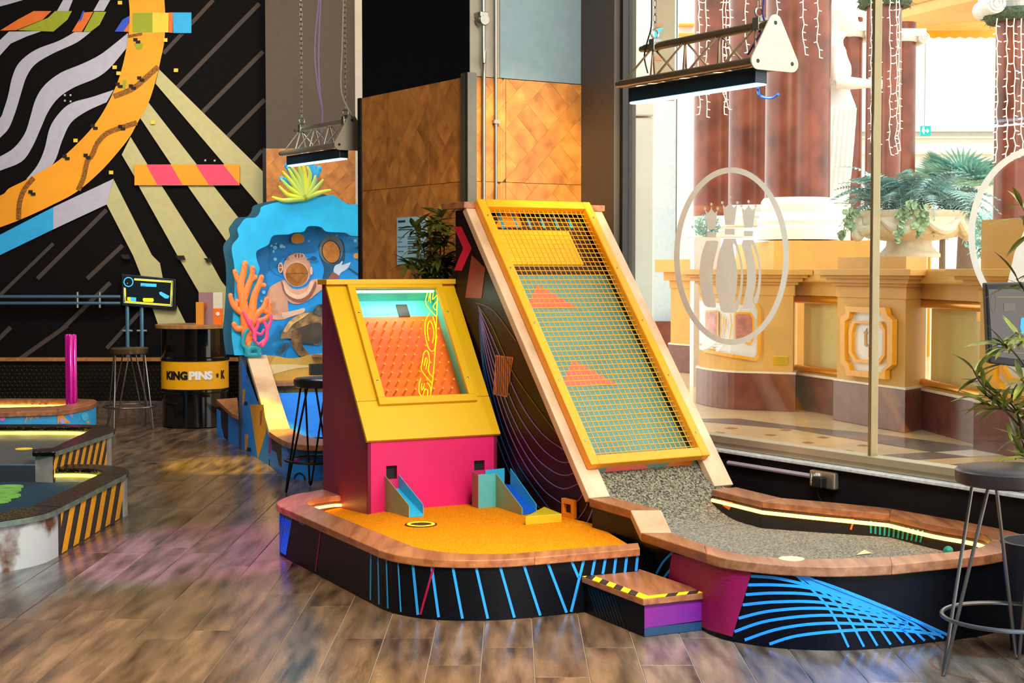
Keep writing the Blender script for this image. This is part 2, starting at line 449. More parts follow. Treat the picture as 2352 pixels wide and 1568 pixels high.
ring_o = sm2([(925, 0), (930, 100), (925, 230), (905, 330), (880, 440), (835, 580), (780, 680), (730, 770), (660, 860), (560, 970), (430, 1080), (300, 1150), (150, 1220), (0, 1278), (-200, 1330), (X0, 1390)])
ring_i = sm2([(725, 0), (730, 90), (720, 220), (690, 370), (650, 490), (580, 630), (500, 740), (380, 860), (290, 930), (150, 1010), (50, 1060), (0, 1100), (-200, 1145), (X0, 1180)])
mural('mural_ring', [ring_o + ring_i[::-1]], MOR)
mural('mural_square', [[(745, 72), (858, 72), (858, 182), (745, 182)], [(750, 245), (805, 245), (800, 275), (770, 282)], [(690, 450), (712, 450), (705, 505), (688, 498)]], MGR)
mural('mural_square', [[(858, 70), (948, 72), (948, 182), (858, 182)]], MYE)
mural('mural_square', [[(948, 70), (972, 70), (972, 184), (950, 184)]], MRO)
mural('mural_square', [[(972, 70), (1077, 70), (1077, 186), (975, 186)]], MBL)
def pstroke(pts, w):
    mb = MB(); _lay[0] += 0.0009; c = _lay[0]
    stroke(mb, lambda x, y: MUR.at(x / 2.45, y / 2.45, c), sm2(pts, 3), w, 2)
    part('mural_scribble', mb, MAT_SCR, wall_b)
MAT_SCR = mat('mural_scribble_ink', (60, 40, 8), 0.7, var=0.3, scale=90, col2=(190, 120, 16))
pstroke([(890, 375), (840, 420), (760, 490), (700, 520), (640, 542)], 30)
pstroke([(770, 690), (690, 715), (600, 750), (545, 810), (520, 870), (490, 910), (470, 1000), (440, 1070)], 28)
pstroke([(190, 1000), (140, 1060), (110, 1140), (105, 1235)], 28)
pstroke([(800, 190), (720, 205)], 16)
for x, y in [(770, 230), (792, 445), (745, 490), (670, 480), (530, 715), (685, 718), (490, 880), (372, 885), (180, 1085)]:
    mural('mural_pixel', [[(x - 20, y - 16), (x + 4, y - 16), (x + 4, y - 2), (x + 20, y - 2), (x + 20, y + 14), (x - 6, y + 14), (x - 6, y + 2), (x - 20, y + 2)]], MBK)
for x, y in [(675, 15), (645, 378), (990, 395), (860, 688), (625, 970), (425, 790), (667, 412), (930, 225)]:
    mural('mural_pixel', [[(x - 12, y - 10), (x + 12, y - 10), (x + 12, y + 10), (x - 12, y + 10)]], MYE)
mural('mural_bar', [[(757, 925), (1348, 925), (1348, 1042), (757, 1042)]], MOR)
mural('mural_bar', [[(822, 925), (960, 925), (1028, 1040), (885, 1040)], [(1100, 925), (1255, 925), (1348, 1040), (1175, 1040)]], MPK)
for x, y in [(365, 535), (397, 535), (365, 566), (397, 570), (1155, 902), (1208, 903)]:
    mural('mural_pixel', [[(x - 5, y - 5), (x + 5, y - 5), (x + 5, y + 5), (x - 5, y + 5)]], WHITE)
for (x, y, w) in [(700, 1440, 50), (1010, 1445, 50), (1165, 1460, 40)]:
    mural('mural_pixel', [[(x - w / 2, y - 8), (x + w / 2, y - 8), (x + w / 2 + 10, y + 16), (x - w / 2 + 20, y + 16)]], MBK)
# dado: black tread plate under an oak ledge, with a weathered skirting board
zl = D(100, 821, YB - 0.06).z
struct('trim_1', MB().box(-8, D(560, 800, YB).x, YB - 0.07, YB, zl - 0.035, zl), wood('oak_ledge', (150, 100, 50), (180, 125, 70)), 'thin oak ledge below the mural')
tp = struct('trim_2', MB().box(-8, -1.3, YB - 0.03, YB, 0.16, zl - 0.035), mat('black_tread_plate', (28, 23, 18), 0.38, 0.6), 'black tread plate dado under the oak ledge')
tb = MB()
for i in range(150):
    for j in range(9):
        x = -5.2 + i * 0.024; z = 0.2 + j * 0.038
        if z > zl - 0.05 or x > -1.4: continue
        s_ = 1 if (i + j) % 2 else -1
        d = Vector((0.010 * s_, 0, 0.010)); n = Vector((-0.003 * s_, 0, 0.003)); c = Vector((x, YB - 0.03, z)); o = Vector((0, -0.004, 0))
        tb.add([c - d, c + n, c + d, c - n, c - d * 0.5 + o, c + d * 0.5 + o], [(0, 1, 5, 4), (1, 2, 5), (2, 3, 4, 5), (3, 0, 4)])
part('tread_lug', tb, mat('tread_lug_metal', (66, 54, 40), 0.35, 0.7), tp, kind='stuff')
struct('baseboard_back', MB().box(-8, -1.3, YB - 0.06, YB, 0, 0.16), wood('weathered_skirting', (70, 55, 45), (110, 90, 75)), 'weathered skirting board along the back wall')
# ---- pilaster at the back with oak panel
xl, xr = D(611, 300, 15.0).x, D(819, 300, 15.0).x
pil = struct('wall_pilaster', MB().box(xl, xr + 0.02, 15.0, YB, 0, CEIL), mat('brown_grey_wall', (78, 68, 60), 0.85, bump=0.1, bscale=200), 'brown-grey wall pilaster above the oak panelling')
struct('wall_pale_strip', MB().box(D(816, 300, 14.9).x, D(842, 300, 14.9).x, 14.9, YB, 0, CEIL), mat('pale_grey_strip', (170, 166, 158), 0.7), 'narrow pale grey wall strip beside the column')
spot('lime_wall_spot', (-1.9, 13.6, 4.9), (-1.45, 14.9, 4.4), 45, (0.85, 0.85, 0.02), 30)
# ---- parquet panels
OAK_A = wood('oak_marquetry', (160, 98, 40), (200, 132, 58), 0.40, stretch=(4, 4, 4), scale=3.0, rnd=0.14, bump=0.05)
OAK_J = mat('panel_joint', (70, 42, 20), 0.8)
def clip(poly, a, b, c):
    out = []
    for i in range(len(poly)):
        p, q = poly[i], poly[(i + 1) % len(poly)]
        fp, fq = a * p[0] + b * p[1] - c, a * q[0] + b * q[1] - c
        if fp <= 0: out.append(p)
        if fp * fq < 0:
            t = fp / (fp - fq); out.append((lerp(p[0], q[0], t), lerp(p[1], q[1], t)))
    return out
def parquet(root, fr, a0, a1, b0, b1, seed, flip=1):
    """one square panel of diagonal oak strips; every strip is a piece of its own"""
    rn = random.Random(seed); g = 0.0015
    pan = part('wood_panel', MB().fbox(fr, a0 + g, a1 - g, b0 + g, b1 - g, 0, 0.012), OAK_J, root)
    w = 0.104; s2 = math.sqrt(0.5); op, oq = rn.random() * w * 2, rn.random() * w * 3
    cx, cy = (a0 + a1) / 2, (b0 + b1) / 2
    cells = []
    for k in range(-4, 5):
        q0 = 3 * k * w - oq
        cells.append((-2, 2, q0, q0 + w))
        for j in range(-9, 10):
            cells.append((j * w + op, (j + 1) * w + op, q0 + w, q0 + 3 * w))
    for (p0, p1, q0, q1) in cells:
        e = 0.0006
        p0 += e; p1 -= e; q0 += e; q1 -= e
        poly = [(cx + flip * (p - q) * s2, cy + (p + q) * s2) for p, q in ((p0, q0), (p1, q0), (p1, q1), (p0, q1))]
        for (a, b, c) in ((1, 0, a1 - g), (-1, 0, -a0 - g), (0, 1, b1 - g), (0, -1, -b0 - g)):
            poly = clip(poly, a, b, c)
            if len(poly) < 3: break
        if len(poly) < 3: continue
        ar = abs(sum(poly[i][0] * poly[(i + 1) % len(poly)][1] - poly[(i + 1) % len(poly)][0] * poly[i][1] for i in range(len(poly)))) / 2
        if ar < 2e-4: continue
        part('wood_strip', MB().extr([fr(x, y, 0.012) for x, y in poly], fr.n * (0.006 + 0.0012 * rn.random())), OAK_A, pan)
PF = Fr((xl, 15.0, 0), (1, 0, 0), UP, (0, -1, 0))
zt = D(700, 341, 15.0).z
for r in range(3):
    parquet(pil, PF, 0.0, (xr - xl) * 0.5, zt - 0.6 * (r + 1), zt - 0.6 * r, 50 + r)
    parquet(pil, PF, (xr - xl) * 0.5, xr - xl, zt - 0.6 * (r + 1), zt - 0.6 * r, 60 + r, -1)
part('edge_trim', MB().box(xl - 0.03, xl, 14.97, 15.0, 0, zt), BLACKM, pil)
# ---- the big column: left face along AX, right face along CR
E_ = WIN.at(1337, 300); E_.z = 0
def on_line(px, p, d):
    k = (px - CX) / FPX * 1.0
    # x = k' * y in plan (camera at the origin)
    kk = ray(px, HOR).x / ray(px, HOR).y
    t = (kk * p.y - p.x) / (d.x - kk * d.y)
    return p + d * t
C_ = on_line(1079, E_, -CR); F_ = on_line(834, C_, -AX)
back = F_ + CR * ((E_ - C_).length)
colw = struct('wall_column', MB().extr([C_ - AX * 0.0, E_, back, F_], (0, 0, CEIL)), mat('navy_black_wall', (6, 8, 13), 0.8, spec=0.12, bump=0.05, bscale=150), 'wide column clad in oak parquet panels, dark above')
wl, wr = (F_ - C_).length, (E_ - C_).length
FL = Fr(C_, -AX, UP, -CR); FR_ = Fr(C_, CR, UP, AX)
ztop = 2.565
for r in range(3):
    for k in range(3):
        a0, a1 = k * 0.55 - 0.10, min((k + 1) * 0.55 - 0.10, wl)
        parquet(colw, FL, max(a0, 0.0), a1, ztop - 0.602 * (r + 1), ztop - 0.602 * r, 100 + r * 7 + k, -1)
    if r < 2:
        parquet(colw, FR_, 0.0, 0.235, ztop - 0.602 * (r + 1), ztop - 0.602 * r, 150 + r)
        parquet(colw, FR_, 0.235, wr, ztop - 0.602 * (r + 1), ztop - 0.602 * r, 160 + r)
part('upper_panel', MB().fbox(FR_, 0.20, wr - 0.01, ztop + 0.004, CEIL, 0, 0.012), mat('blue_grey_panel', (120, 142, 150), 0.7), colw, label='blue-grey upper panel')
part('corner_strip', MB().fbox(FR_, 0.0, 0.20, ztop + 0.004, CEIL, 0, 0.006), mat('beige_corner', (150, 142, 126), 0.7), colw)
part('steel_corner', MB().fbox(FR_, -0.03, 0.03, 0, ztop + 0.02, 0.0, 0.03).fbox(FL, -0.02, 0.05, 0, ztop + 0.02, 0.0, 0.03), mat('raw_steel_angle', (98, 96, 88), 0.45, 0.7), colw)
part('edge_trim', MB().fbox(FL, wl - 0.03, wl + 0.012, 0, ztop, 0, 0.03), BLACKM, colw)
# conduits on the right face
GALV = mat('galvanised_conduit', (150, 146, 136), 0.30, 0.85)
cd = thing('conduit', 'galvanised steel conduit with round junction box on the column', 'conduit', FR_(0.09, 1.3, 0.03))
a1 = FR_.px(1104, 300)[0]; a0 = FR_.px(1101, 60)[0]
part('pipe', MB().tube(smoothpath([FR_(a1, 1.2, 0.034), FR_(a1, 2.4, 0.034), FR_(a1, 2.62, 0.038), FR_(a1 - 0.012, 2.72, 0.06), FR_(a0 - 0.01, 2.82, 0.06), FR_(a0 - 0.01, CEIL, 0.06)], 4), 0.0125, 10), GALV, cd, smooth=True)
jz = D(1104, 46, FR_(a0, 0, 0.06).y).z
part('junction_box', MB().lathe([(0.034, 0), (0.034, 0.045), (0.03, 0.05)], 20, fr=Fr(FR_(a0 - 0.01, jz, 0.03), CR, UP, AX)), GALV, cd, smooth=True)
part('clamp', MB().fbox(FR_, a0 - 0.04, a0 + 0.015, 2.9, 2.93, 0.0, 0.08), GALV, cd, bevel=0.004)
a2 = FR_.px(1133, 300)[0]
cd2 = thing('conduit', 'thin straight steel conduit beside the junction box pipe', 'conduit', FR_(a2, 1.3, 0.03))
part('pipe', MB().cyl(FR_(a2, 1.2, 0.03), FR_(a2 - 0.004, CEIL, 0.03), 0.010, 10), GALV, cd2, smooth=True)
part('clamp', MB().fbox(FR_, a2 - 0.02, a2 + 0.02, 2.3, 2.32, 0.0, 0.045), GALV, cd2)
# ---- window wall
t0 = WIN.px(1340, 300)[0]; t1 = WIN.px(1417, 300)[0]; T1 = 2.9
LOWD = mat('dark_low_wall', (14, 12, 16), 0.7, spec=0.2, bump=0.08, bscale=100)
struct('wall_right', MB().fbox(WIN, t1 - 0.02, T1, 0, 0.47, -0.16, 0), LOWD, 'dark low wall under the shop window', bevel=0.004)
struct('window_jamb', MB().fbox(WIN, t0, t1, 0, CEIL, -0.14, 0.02), mat('bronze_window_jamb', (82, 74, 66), 0.55, 0.3), 'wide bronze grey window jamb beside the column', bevel=0.004)
struct('window_sill', MB().fbox(WIN, t1, T1, 0.472, 0.488, -0.12, 0.025), mat('white_painted_sill', (200, 205, 208), 0.5, var=0.12, scale=40), 'white chipped sill edge under the shop window', bevel=0.003)
win = struct_root('window_1', 'large clear shop window with a slim gold mullion', WIN(t1, 0.5, -0.05))
part('frame_bottom', MB().fbox(WIN, t1, T1, 0.49, 0.52, -0.11, -0.03).fbox(WIN, t1, T1, 0.52, 0.555, -0.11, -0.015), mat('champagne_frame', (176, 166, 140), 0.4, 0.5), win, bevel=0.003)
part('frame_edge', MB().fbox(WIN, t1, t1 + 0.03, 0.5, CEIL, -0.09, -0.02), mat('dark_aluminium', (60, 58, 56), 0.35, 0.8), win)
tm = WIN.px(2007, 800, -0.06)[0]
part('pane', MB().fbox(WIN, t1 + 0.03, tm - 0.005, 0.55, CEIL, -0.066, -0.058), GLASS, win)
part('pane', MB().fbox(WIN, tm + 0.005, T1, 0.55, CEIL, -0.066, -0.058), GLASS, win)
part('mullion', MB().fbox(WIN, tm - 0.011, tm + 0.011, 0.52, CEIL, -0.085, -0.035), mat('gold_mullion', (150, 136, 104), 0.2, 0.8), win, bevel=0.006)
# frosted stickers on the panes: an oval with three crowned skittles
STK = mat('frosted_vinyl', (224, 226, 218), 0.8, var=0.02)
WS = lambda x, y: WIN.at(x, y, -0.055)
def ring_sticker(cx, cy, rx, ry, w):
    A, B = [], []
    for k in range(73):
        th = 2 * math.pi * k / 72
        A.append(WS(cx + rx * math.cos(th), cy + ry * math.sin(th))); B.append(WS(cx + (rx - w) * math.cos(th), cy + (ry - w) * math.sin(th)))
    return MB().strip(A, B)
stk = thing('window_sticker', 'frosted oval sticker with three crowned bowling pins on the glass', 'sticker', WS(1680, 790))
part('oval', ring_sticker(1680, 588, 132, 204, 13), STK, stk)
def zz(pts): return [WS(1540 + x / 3.266, 380 + y / 3.266) for x, y in pts]
crown = lambda cx, y0, w, h, y1: [(cx - w * 0.62, y1), (cx - w, y0), (cx - w * 0.55, y0 + h * 0.35), (cx - w * 0.12, y0 - h * 0.1), (cx, y0 - h * 0.55), (cx + w * 0.12, y0 - h * 0.1), (cx + w * 0.55, y0 + h * 0.35), (cx + w, y0), (cx + w * 0.62, y1)]
def dots(pts, r):
    mb = MB()
    for x, y in pts: mb.ngon(zz([(x + r * math.cos(i * 0.785), y + r * 1.2 * math.sin(i * 0.785)) for i in range(8)]))
    return mb
for (cx, y0, w, h, y1) in [(307, 335, 46, 60, 476), (445, 290, 55, 75, 446), (586, 315, 52, 60, 466)]:
    part('crown', MB().ngon(zz(crown(cx, y0, w, h, y1))), STK, stk)
    for q in [(cx - w - 2, y0 - 12), (cx, y0 - h * 0.55 - 12), (cx + w + 2, y0 - 12)]: part('crown_bobble', dots([q], 10), STK, stk)
for q in [[(275, 500), (342, 500), (342, 540), (275, 538)], [(408, 475), (482, 475), (482, 520), (408, 517)], [(550, 490), (622, 490), (618, 530), (550, 530)]]: part('neck_band', MB().ngon(zz(q)), STK, stk)
part('pin_body', MB().ngon(zz(sm2([(268, 565), (235, 660), (217, 790), (222, 900), (240, 1010), (265, 1055), (300, 1062), (342, 1058), (325, 960), (316, 860), (322, 740), (356, 600), (348, 565), (268, 565)], 3)[:-1])), STK, stk)
part('pin_body', MB().ngon(zz(sm2([(400, 548), (360, 670), (340, 810), (345, 930), (370, 1050), (385, 1095), (440, 1105), (495, 1098), (478, 1045), (498, 900), (500, 780), (470, 600), (488, 605), (520, 720), (527, 850), (510, 970), (480, 1040), (500, 1092), (528, 1000), (544, 860), (540, 740), (515, 640), (490, 548)], 3))), STK, stk)
part('pin_body', MB().ngon(zz(sm2([(545, 558), (535, 600), (560, 690), (573, 800), (568, 920), (543, 1062), (600, 1068), (638, 1060), (618, 1010), (640, 880), (638, 760), (606, 605), (620, 605), (655, 720), (662, 830), (645, 950), (622, 1005), (645, 1040), (668, 960), (680, 830), (670, 720), (640, 600), (622, 558)], 3))), STK, stk)
stk2 = thing('window_sticker', 'partly visible frosted oval sticker at the right edge of the glass', 'sticker', WS(2400, 700))
part('oval', ring_sticker(2392, 540, 168, 205, 15), STK, stk2)
part('pin_body', MB().ngon([WS(x, y) for x, y in [(2352, 530), (2330, 580), (2312, 660), (2330, 740), (2420, 740), (2440, 660), (2410, 530)]]), STK, stk2)
# socket, plug and cable duct on the low wall
CHR = mat('satin_chrome_plate', (176, 166, 150), 0.3, 0.8)
so = thing('wall_socket', 'double metal wall socket with a black plug under the window', 'socket', WIN.at(1888, 1108, 0))
P = lambda x, y: WIN.px(x, y, 0.03)
(ax0, bz1), (ax1, bz0) = P(1860, 1084), P(1917, 1126)
bz1 = max(bz1, bz0 + 0.085)
part('plate', MB().fbox(WIN, ax0, ax1, bz0, bz1, 0, 0.035), CHR, so, bevel=0.008)
sx_ = (ax1 - ax0)
WHT = mat('white_plastic', (236, 238, 240), 0.35)
part('socket_face', MB().fbox(WIN, ax0 + sx_ * 0.10, ax0 + sx_ * 0.24, bz0 + 0.02, bz1 - 0.02, 0.035, 0.037), WHT, so)
part('switch', MB().fbox(WIN, ax0 + sx_ * 0.30, ax0 + sx_ * 0.44, bz1 - 0.045, bz1 - 0.012, 0.035, 0.043), WHT, so)
part('pin_slot', MB().fbox(WIN, ax0 + sx_ * 0.155, ax0 + sx_ * 0.185, bz0 + 0.05, bz0 + 0.066, 0.037, 0.038).fbox(WIN, ax0 + sx_ * 0.12, ax0 + sx_ * 0.145, bz0 + 0.028, bz0 + 0.036, 0.037, 0.038).fbox(WIN, ax0 + sx_ * 0.195, ax0 + sx_ * 0.22, bz0 + 0.028, bz0 + 0.036, 0.037, 0.038), BLACK, so)
pg = thing('power_plug', 'black plug with a hanging lead in the wall socket', 'plug', WIN(ax0 + sx_ * 0.6, bz0, 0.04))
part('body', MB().fbox(WIN, ax0 + sx_ * 0.36, ax0 + sx_ * 0.74, bz0 + 0.005, bz0 + 0.062, 0.0375, 0.08), BLACK, pg, bevel=0.008)
part('lead', MB().tube(smoothpath([WIN(ax0 + sx_ * 0.5, bz0 + 0.01, 0.06), WIN(ax0 + sx_ * 0.52, bz0 - 0.04, 0.055), WIN(ax0 + sx_ * 0.7, bz0 - 0.09, 0.03), WIN(ax0 + sx_ * 0.95, bz0 - 0.14, 0.02)]), 0.004, 6), BLACK, pg, smooth=True)
d0 = WIN.px(1672, 1070, 0.02)
solo('cable_duct', MB().tube([WIN(d0[0], bz0 + 0.05, 0.018), WIN(ax0 + 0.01, bz0 + 0.05, 0.018)], 0.012, 8), mat('lilac_grey_duct', (170, 160, 172), 0.4), 'slim painted cable pipe running to the wall socket', 'cable duct', smooth=True)
# ================================================================== left platform of the main course
TURF_O = mat('orange_turf', (255, 130, 0), 0.95, var=0.14, scale=130, bump=0.8, bscale=170, spec=0.1, col2=(255, 168, 14))
NAVY = mat('navy_course_panel', (4, 8, 18), 0.4, spec=0.18, var=0.05)
BLUEP = mat('electric_blue_paint', (30, 150, 245), 0.5); MAGP = mat('magenta_paint', (142, 2, 70), 0.5)
ZR = 0.256
def turf_z(x): return 0.222 if x > -0.62 else 0.222 - (-0.62 - x) * 0.11
pf = thing('golf_platform', 'low dark blue platform with orange turf and a curved wooden rim', 'golf platform', G(1050, 1300, 0))
boards = [([(742, 1123), (715, 1128), (676, 1135), (648, 1145), (635, 1155), (644, 1164)], [(797, 1138), (770, 1138), (745, 1141), (722, 1145), (705, 1151.5), (709, 1158.5)], 1),
          ([(644, 1164), (870, 1263)], [(709, 1158), (946, 1253)], 0),
          ([(870, 1263), (906, 1273), (964, 1281.5), (1021, 1285), (1080, 1286), (1136, 1285), (1180, 1283), (1228, 1279.5)], [(946, 1253), (970, 1259.5), (1005, 1265), (1040, 1268.7), (1080, 1271), (1120, 1271.5), (1155, 1271), (1197, 1268.7)], 1),
          ([(1228, 1279.5), (1470, 1258.6)], [(1197, 1268.7), (1466, 1246)], 0)]
outer, inner = [], []
for o_, i_, sm in boards:
    A = [G(x, y, ZR) for x, y in o_]; B = [G(x, y, ZR) for x, y in i_]
    if sm: A, B = smoothpath(A, 4), smoothpath(B, 4)
    A = [A[0] + (A[1] - A[0]).normalized() * 0.001] + A[1:]
    part('rim_board', MB().slab(A, B, 0.034), OAK_RIM, pf, bevel=0.004)
    outer += A if not outer else A[1:]; inner += B if not inner else B[1:]
def inset(pts, d):
    out = []
    for i, p in enumerate(pts):
        t = pts[min(i + 1, len(pts) - 1)] - pts[max(i - 1, 0)]
        n = Vector((-t.y, t.x, 0)).normalized()
        out.append(p + n * d)
    return out
base = inset(outer, 0.014)
c_ = sum(outer, Vector()) / len(outer)
if (base[10] - c_).length > (outer[10] - c_).length: base = inset(outer, -0.014)
p_back = [Vector((p.x, p.y, 0)) for p in (G(1466, 1246, ZR), Vector((0.40, 7.45, 0)), Vector((-0.18, 8.42, 0)), Vector((-0.95, 8.42, 0)))]
loop = [Vector((p.x, p.y, 0)) for p in base] + p_back[1:]
mb = MB(); n = len(loop)
for i in range(n):
    a, b = loop[i], loop[(i + 1) % n]
    mb.add([a, b, b + UP * (ZR - 0.034), a + UP * (ZR - 0.034)], [(0, 1, 2, 3)])
part('base_panel', mb, NAVY, pf, smooth=True)
tl = [Vector((p.x, p.y, 0)) for p in inset(inner, 0.0)] + p_back[1:]
tq = MB(); flat2 = [(p.x, p.y) for p in tl]
for hp in (clip(flat2, 1, 0, -0.62), clip(flat2, -1, 0, 0.62)): tq.ngon([Vector((x, y, turf_z(x))) for x, y in hp])
part('turf', tq, TURF_O, pf)
# inner upstand with its warm light strip
iw = [Vector((p.x, p.y, 0)) for p in inner]
far = iw[:20]
part('upstand', MB().strip([p + UP * 0.15 for p in iw], [p + UP * (ZR - 0.03) for p in iw]), mat('upstand_brown', (92, 40, 14), 0.6), pf)
k = [G(x, y, ZR - 0.036) for x, y in [(808, 1135), (770, 1139), (738, 1146), (716, 1154), (711, 1160)]]
LEDm = MB().tube(smoothpath([Vector((p.x, p.y, ZR - 0.05)) + Vector((0.004, -0.008, 0)) for p in far[:19]], 2), 0.008, 6)
part('light_strip', LEDm, LED_W, pf)
bw = wallproj([(p.x, p.y) for p in base])
Z7 = lambda x, y: (600 + x / 2.6133, 1020 + y / 2.6133)
def z7(l): return [Z7(*p) for p in l]
for a, b in [((658, 640), (655, 935)), ((700, 655), (707, 960)), ((750, 670), (760, 985)), ((820, 686), (838, 1005)), ((908, 702), (940, 1023)), ((1020, 712), (1065, 1038)), ((1147, 722), (1208, 1046)), ((1287, 726), (1360, 1046)), ((1432, 726), (1520, 1040)), ((1575, 720), (1675, 1027)), ((1718, 707), (1833, 1010)), ((1860, 695), (1905, 800)),
             ((1938, 688), (1860, 1005)), ((2005, 682), (1985, 785)), ((2068, 678), (2050, 778)), ((2130, 672), (2117, 775)), ((2195, 668), (2183, 770)), ((2260, 660), (2250, 760))]:
    part('painted_stripe', stroke(MB(), bw, z7([a, b]), 3.4 if a[0] < 860 else 6.2, 6), BLUEP, pf)
part('painted_stripe', stroke(MB(), bw, z7([(1040, 718), (955, 1022)]), 5, 6), MAGP, pf)
part('painted_stripe', stroke(MB(), bw, z7([(358, 505), (325, 762)]), 2.5, 6), MAGP, pf)
for i in range(9):
    t = i / 8
    part('painted_stripe', stroke(MB(), bw, z7([(lerp(112, 184, t), lerp(401, 430, t)), (lerp(108, 145, t), lerp(642, 664, t))]), 1.2 + 0.5 * t, 4), BLUEP, pf)
part('painted_curl', stroke(MB(), bw, sm2(z7([(228, 452), (234, 472), (246, 482), (258, 476), (262, 464)]), 3), 2.2, 2), BLUEP, pf)
# hole
hc = G(967, 1205, turf_z(-0.3)); hz = turf_z(hc.x)
ho = thing('golf_hole', 'black golf hole with a glowing yellow ring in orange turf', 'golf hole', (hc.x, hc.y, hz))
part('cup', MB().lathe([(0.078, hz + 0.002), (0.078, hz + 0.004), (0.052, hz + 0.004), (0.051, hz + 0.0015), (0.001, hz + 0.001)], 32, (hc.x, hc.y, 0), cap=False), mat('dark_brown_cup', (70, 40, 6), 0.6), ho, smooth=True)
part('glow_ring', MB().lathe([(0.068, hz + 0.004), (0.066, hz + 0.006), (0.054, hz + 0.006), (0.052, hz + 0.003)], 32, (hc.x, hc.y, 0), cap=False), emis('hole_ring_glow', (240, 225, 40), 1.1), ho, smooth=True)

# ================================================================== plinko cabinet
F0 = G(845, 1180, 0.212); F0.z = 0
CU = Vector((0.888, 0.46, 0)).normalized(); CN = Vector((CU.y, -CU.x, 0))       # along the front, and out of it
CW = 0.735
CF = Fr(F0, CU, UP, CN)
cab = thing('ball_drop_cabinet', 'yellow and pink sloping cabinet with a glazed peg board', 'arcade cabinet', CF(CW / 2, 0.2, -0.25))
PINK = mat('hot_pink_panel', (208, 12, 96), 0.5, var=0.07, scale=3); YEL = mat('lemon_yellow_panel', (212, 166, 0), 0.42, var=0.03, scale=3)
MAGS = mat('magenta_side_panel', (122, 12, 78), 0.45, var=0.10, scale=2.0, col2=(140, 40, 62))  # redder second tone holds light reflected onto the side
zb, zy, zt_ = 0.17, 0.592, 1.372; dt, dbk = 0.555, 0.645
yslope = Fr(CF(0, zy, 0.018), CU, (zt_ - zy) * UP - CN * (dt + 0.018))            # in the sloping face
SL = math.hypot(zt_ - zy, dt + 0.018)
# pink lower front with two ball holes
ph = []
def hole(px0, px1, py0, py1):
    a0, b1 = CF.px(px0, py0); a1, b0 = CF.px(px1, py1); return a0, a1, b0, b1
h1 = hole(887, 912, 1070, 1099); h2 = hole(1089, 1113, 1058, 1079)
mb = MB(); xs = [0, h1[0], h1[1], h2[0], h2[1], CW]; zs = [zb, h1[2], h1[3], zy]
for i in range(5):
    if i == 1: segs = [(zb, h1[2]), (h1[3], zy)]
    elif i == 3: segs = [(zb, h2[2]), (h2[3], zy)]
    else: segs = [(zb, zy)]
    for (s0, s1) in segs: mb.fbox(CF, xs[i], xs[i + 1], s0, s1, -0.018, 0)
part('front_panel', mb, PINK, cab)
for h in (h1, h2):
    part('ball_hole', MB().fbox(CF, h[0] + 0.001, h[1] - 0.001, h[2] + 0.001, h[3] - 0.001, -0.07, -0.02), mat('hole_black', (8, 12, 10), 0.8), cab)
# side panels
def side(a):
    return [CF(a, zb, 0), CF(a, zy, 0), CF(a, zt_, -dt), CF(a, zt_, -dbk), CF(a, zb, -dbk)]
part('side_panel', MB().extr(side(0.0), CU * 0.018), MAGS, cab, label='magenta side panel')
part('side_panel', MB().extr(side(CW - 0.018), CU * 0.018), MAGS, cab)
part('back_panel', MB().fbox(CF, 0.018, CW - 0.018, zb, zt_, -dbk, -dbk + 0.015), MAGS, cab)
# yellow sloping face around the window opening
pa = lambda x, y: yslope.px(x, y, 0.02)
fo = [pa(801, 650), pa(1018, 648), pa(1094, 918), pa(868, 929)]
wa0, wa1 = (fo[0][0] + fo[3][0]) / 2, (fo[1][0] + fo[2][0]) / 2
wb0, wb1 = (fo[2][1] + fo[3][1]) / 2, min((fo[0][1] + fo[1][1]) / 2, SL - 0.004)
fw = 0.042
zsp = yslope.px(830, 921)[1]
mb = MB().fbox(yslope, -0.012, wa0 + 0.01, zsp + 0.001, SL, -0.018, 0).fbox(yslope, wa1 - 0.01, CW + 0.012, zsp + 0.001, SL, -0.018, 0)
part('slope_panel', mb, YEL, cab, bevel=0.002)
part('slope_panel', MB().fbox(yslope, -0.012, CW + 0.012, -0.006, zsp - 0.001, -0.018, 0.0), YEL, cab, bevel=0.002)
part('top_panel', MB().fbox(CF, -0.02, CW + 0.016, zt_, zt_ + 0.028, -dbk - 0.02, -dt + 0.03), YEL, cab, bevel=0.003)
wf = part('window_frame', MB().fbox(yslope, wa0, wa1, wb0, wb0 + fw, 0, 0.022).fbox(yslope, wa0, wa1, wb1 - fw * 0.7, wb1, 0, 0.022).fbox(yslope, wa0, wa0 + fw, wb0 + fw, wb1 - fw * 0.7, 0, 0.022).fbox(yslope, wa1 - fw, wa1, wb0 + fw, wb1 - fw * 0.7, 0, 0.022), YEL, cab, bevel=0.003)
for a in (wa0 + fw / 2, wa1 - fw / 2):
    for b in (wb0 + 0.14, wb1 - 0.20):
        part('screw', MB().lathe([(0.006, 0), (0.006, 0.003), (0.003, 0.004)], 10, fr=Fr(yslope(a, b, 0.022), yslope.u, yslope.v)), STEEL, wf)
ia0, ia1, ib0, ib1 = wa0 + fw, wa1 - fw, wb0 + fw, wb1 - fw * 0.7
DP = -0.115                                                                        # depth of the peg board behind the glass
TEAL = mat('turquoise_board', (86, 212, 205), 0.5); ORB = mat('orange_peg_board', (255, 126, 10), 0.45, var=0.05, scale=4.0, col2=(250, 100, 60))
bsp = yslope.px(900, 727, DP)[1]
part('upper_board', MB().fbox(yslope, ia0 - 0.1, ia1 + 0.08, bsp, ib1 + 0.1, DP - 0.012, DP), TEAL, cab)
pb = part('peg_board', MB().fbox(yslope, ia0 - 0.1, ia1 + 0.08, ib0 - 0.06, bsp, DP - 0.012, DP), ORB, cab)
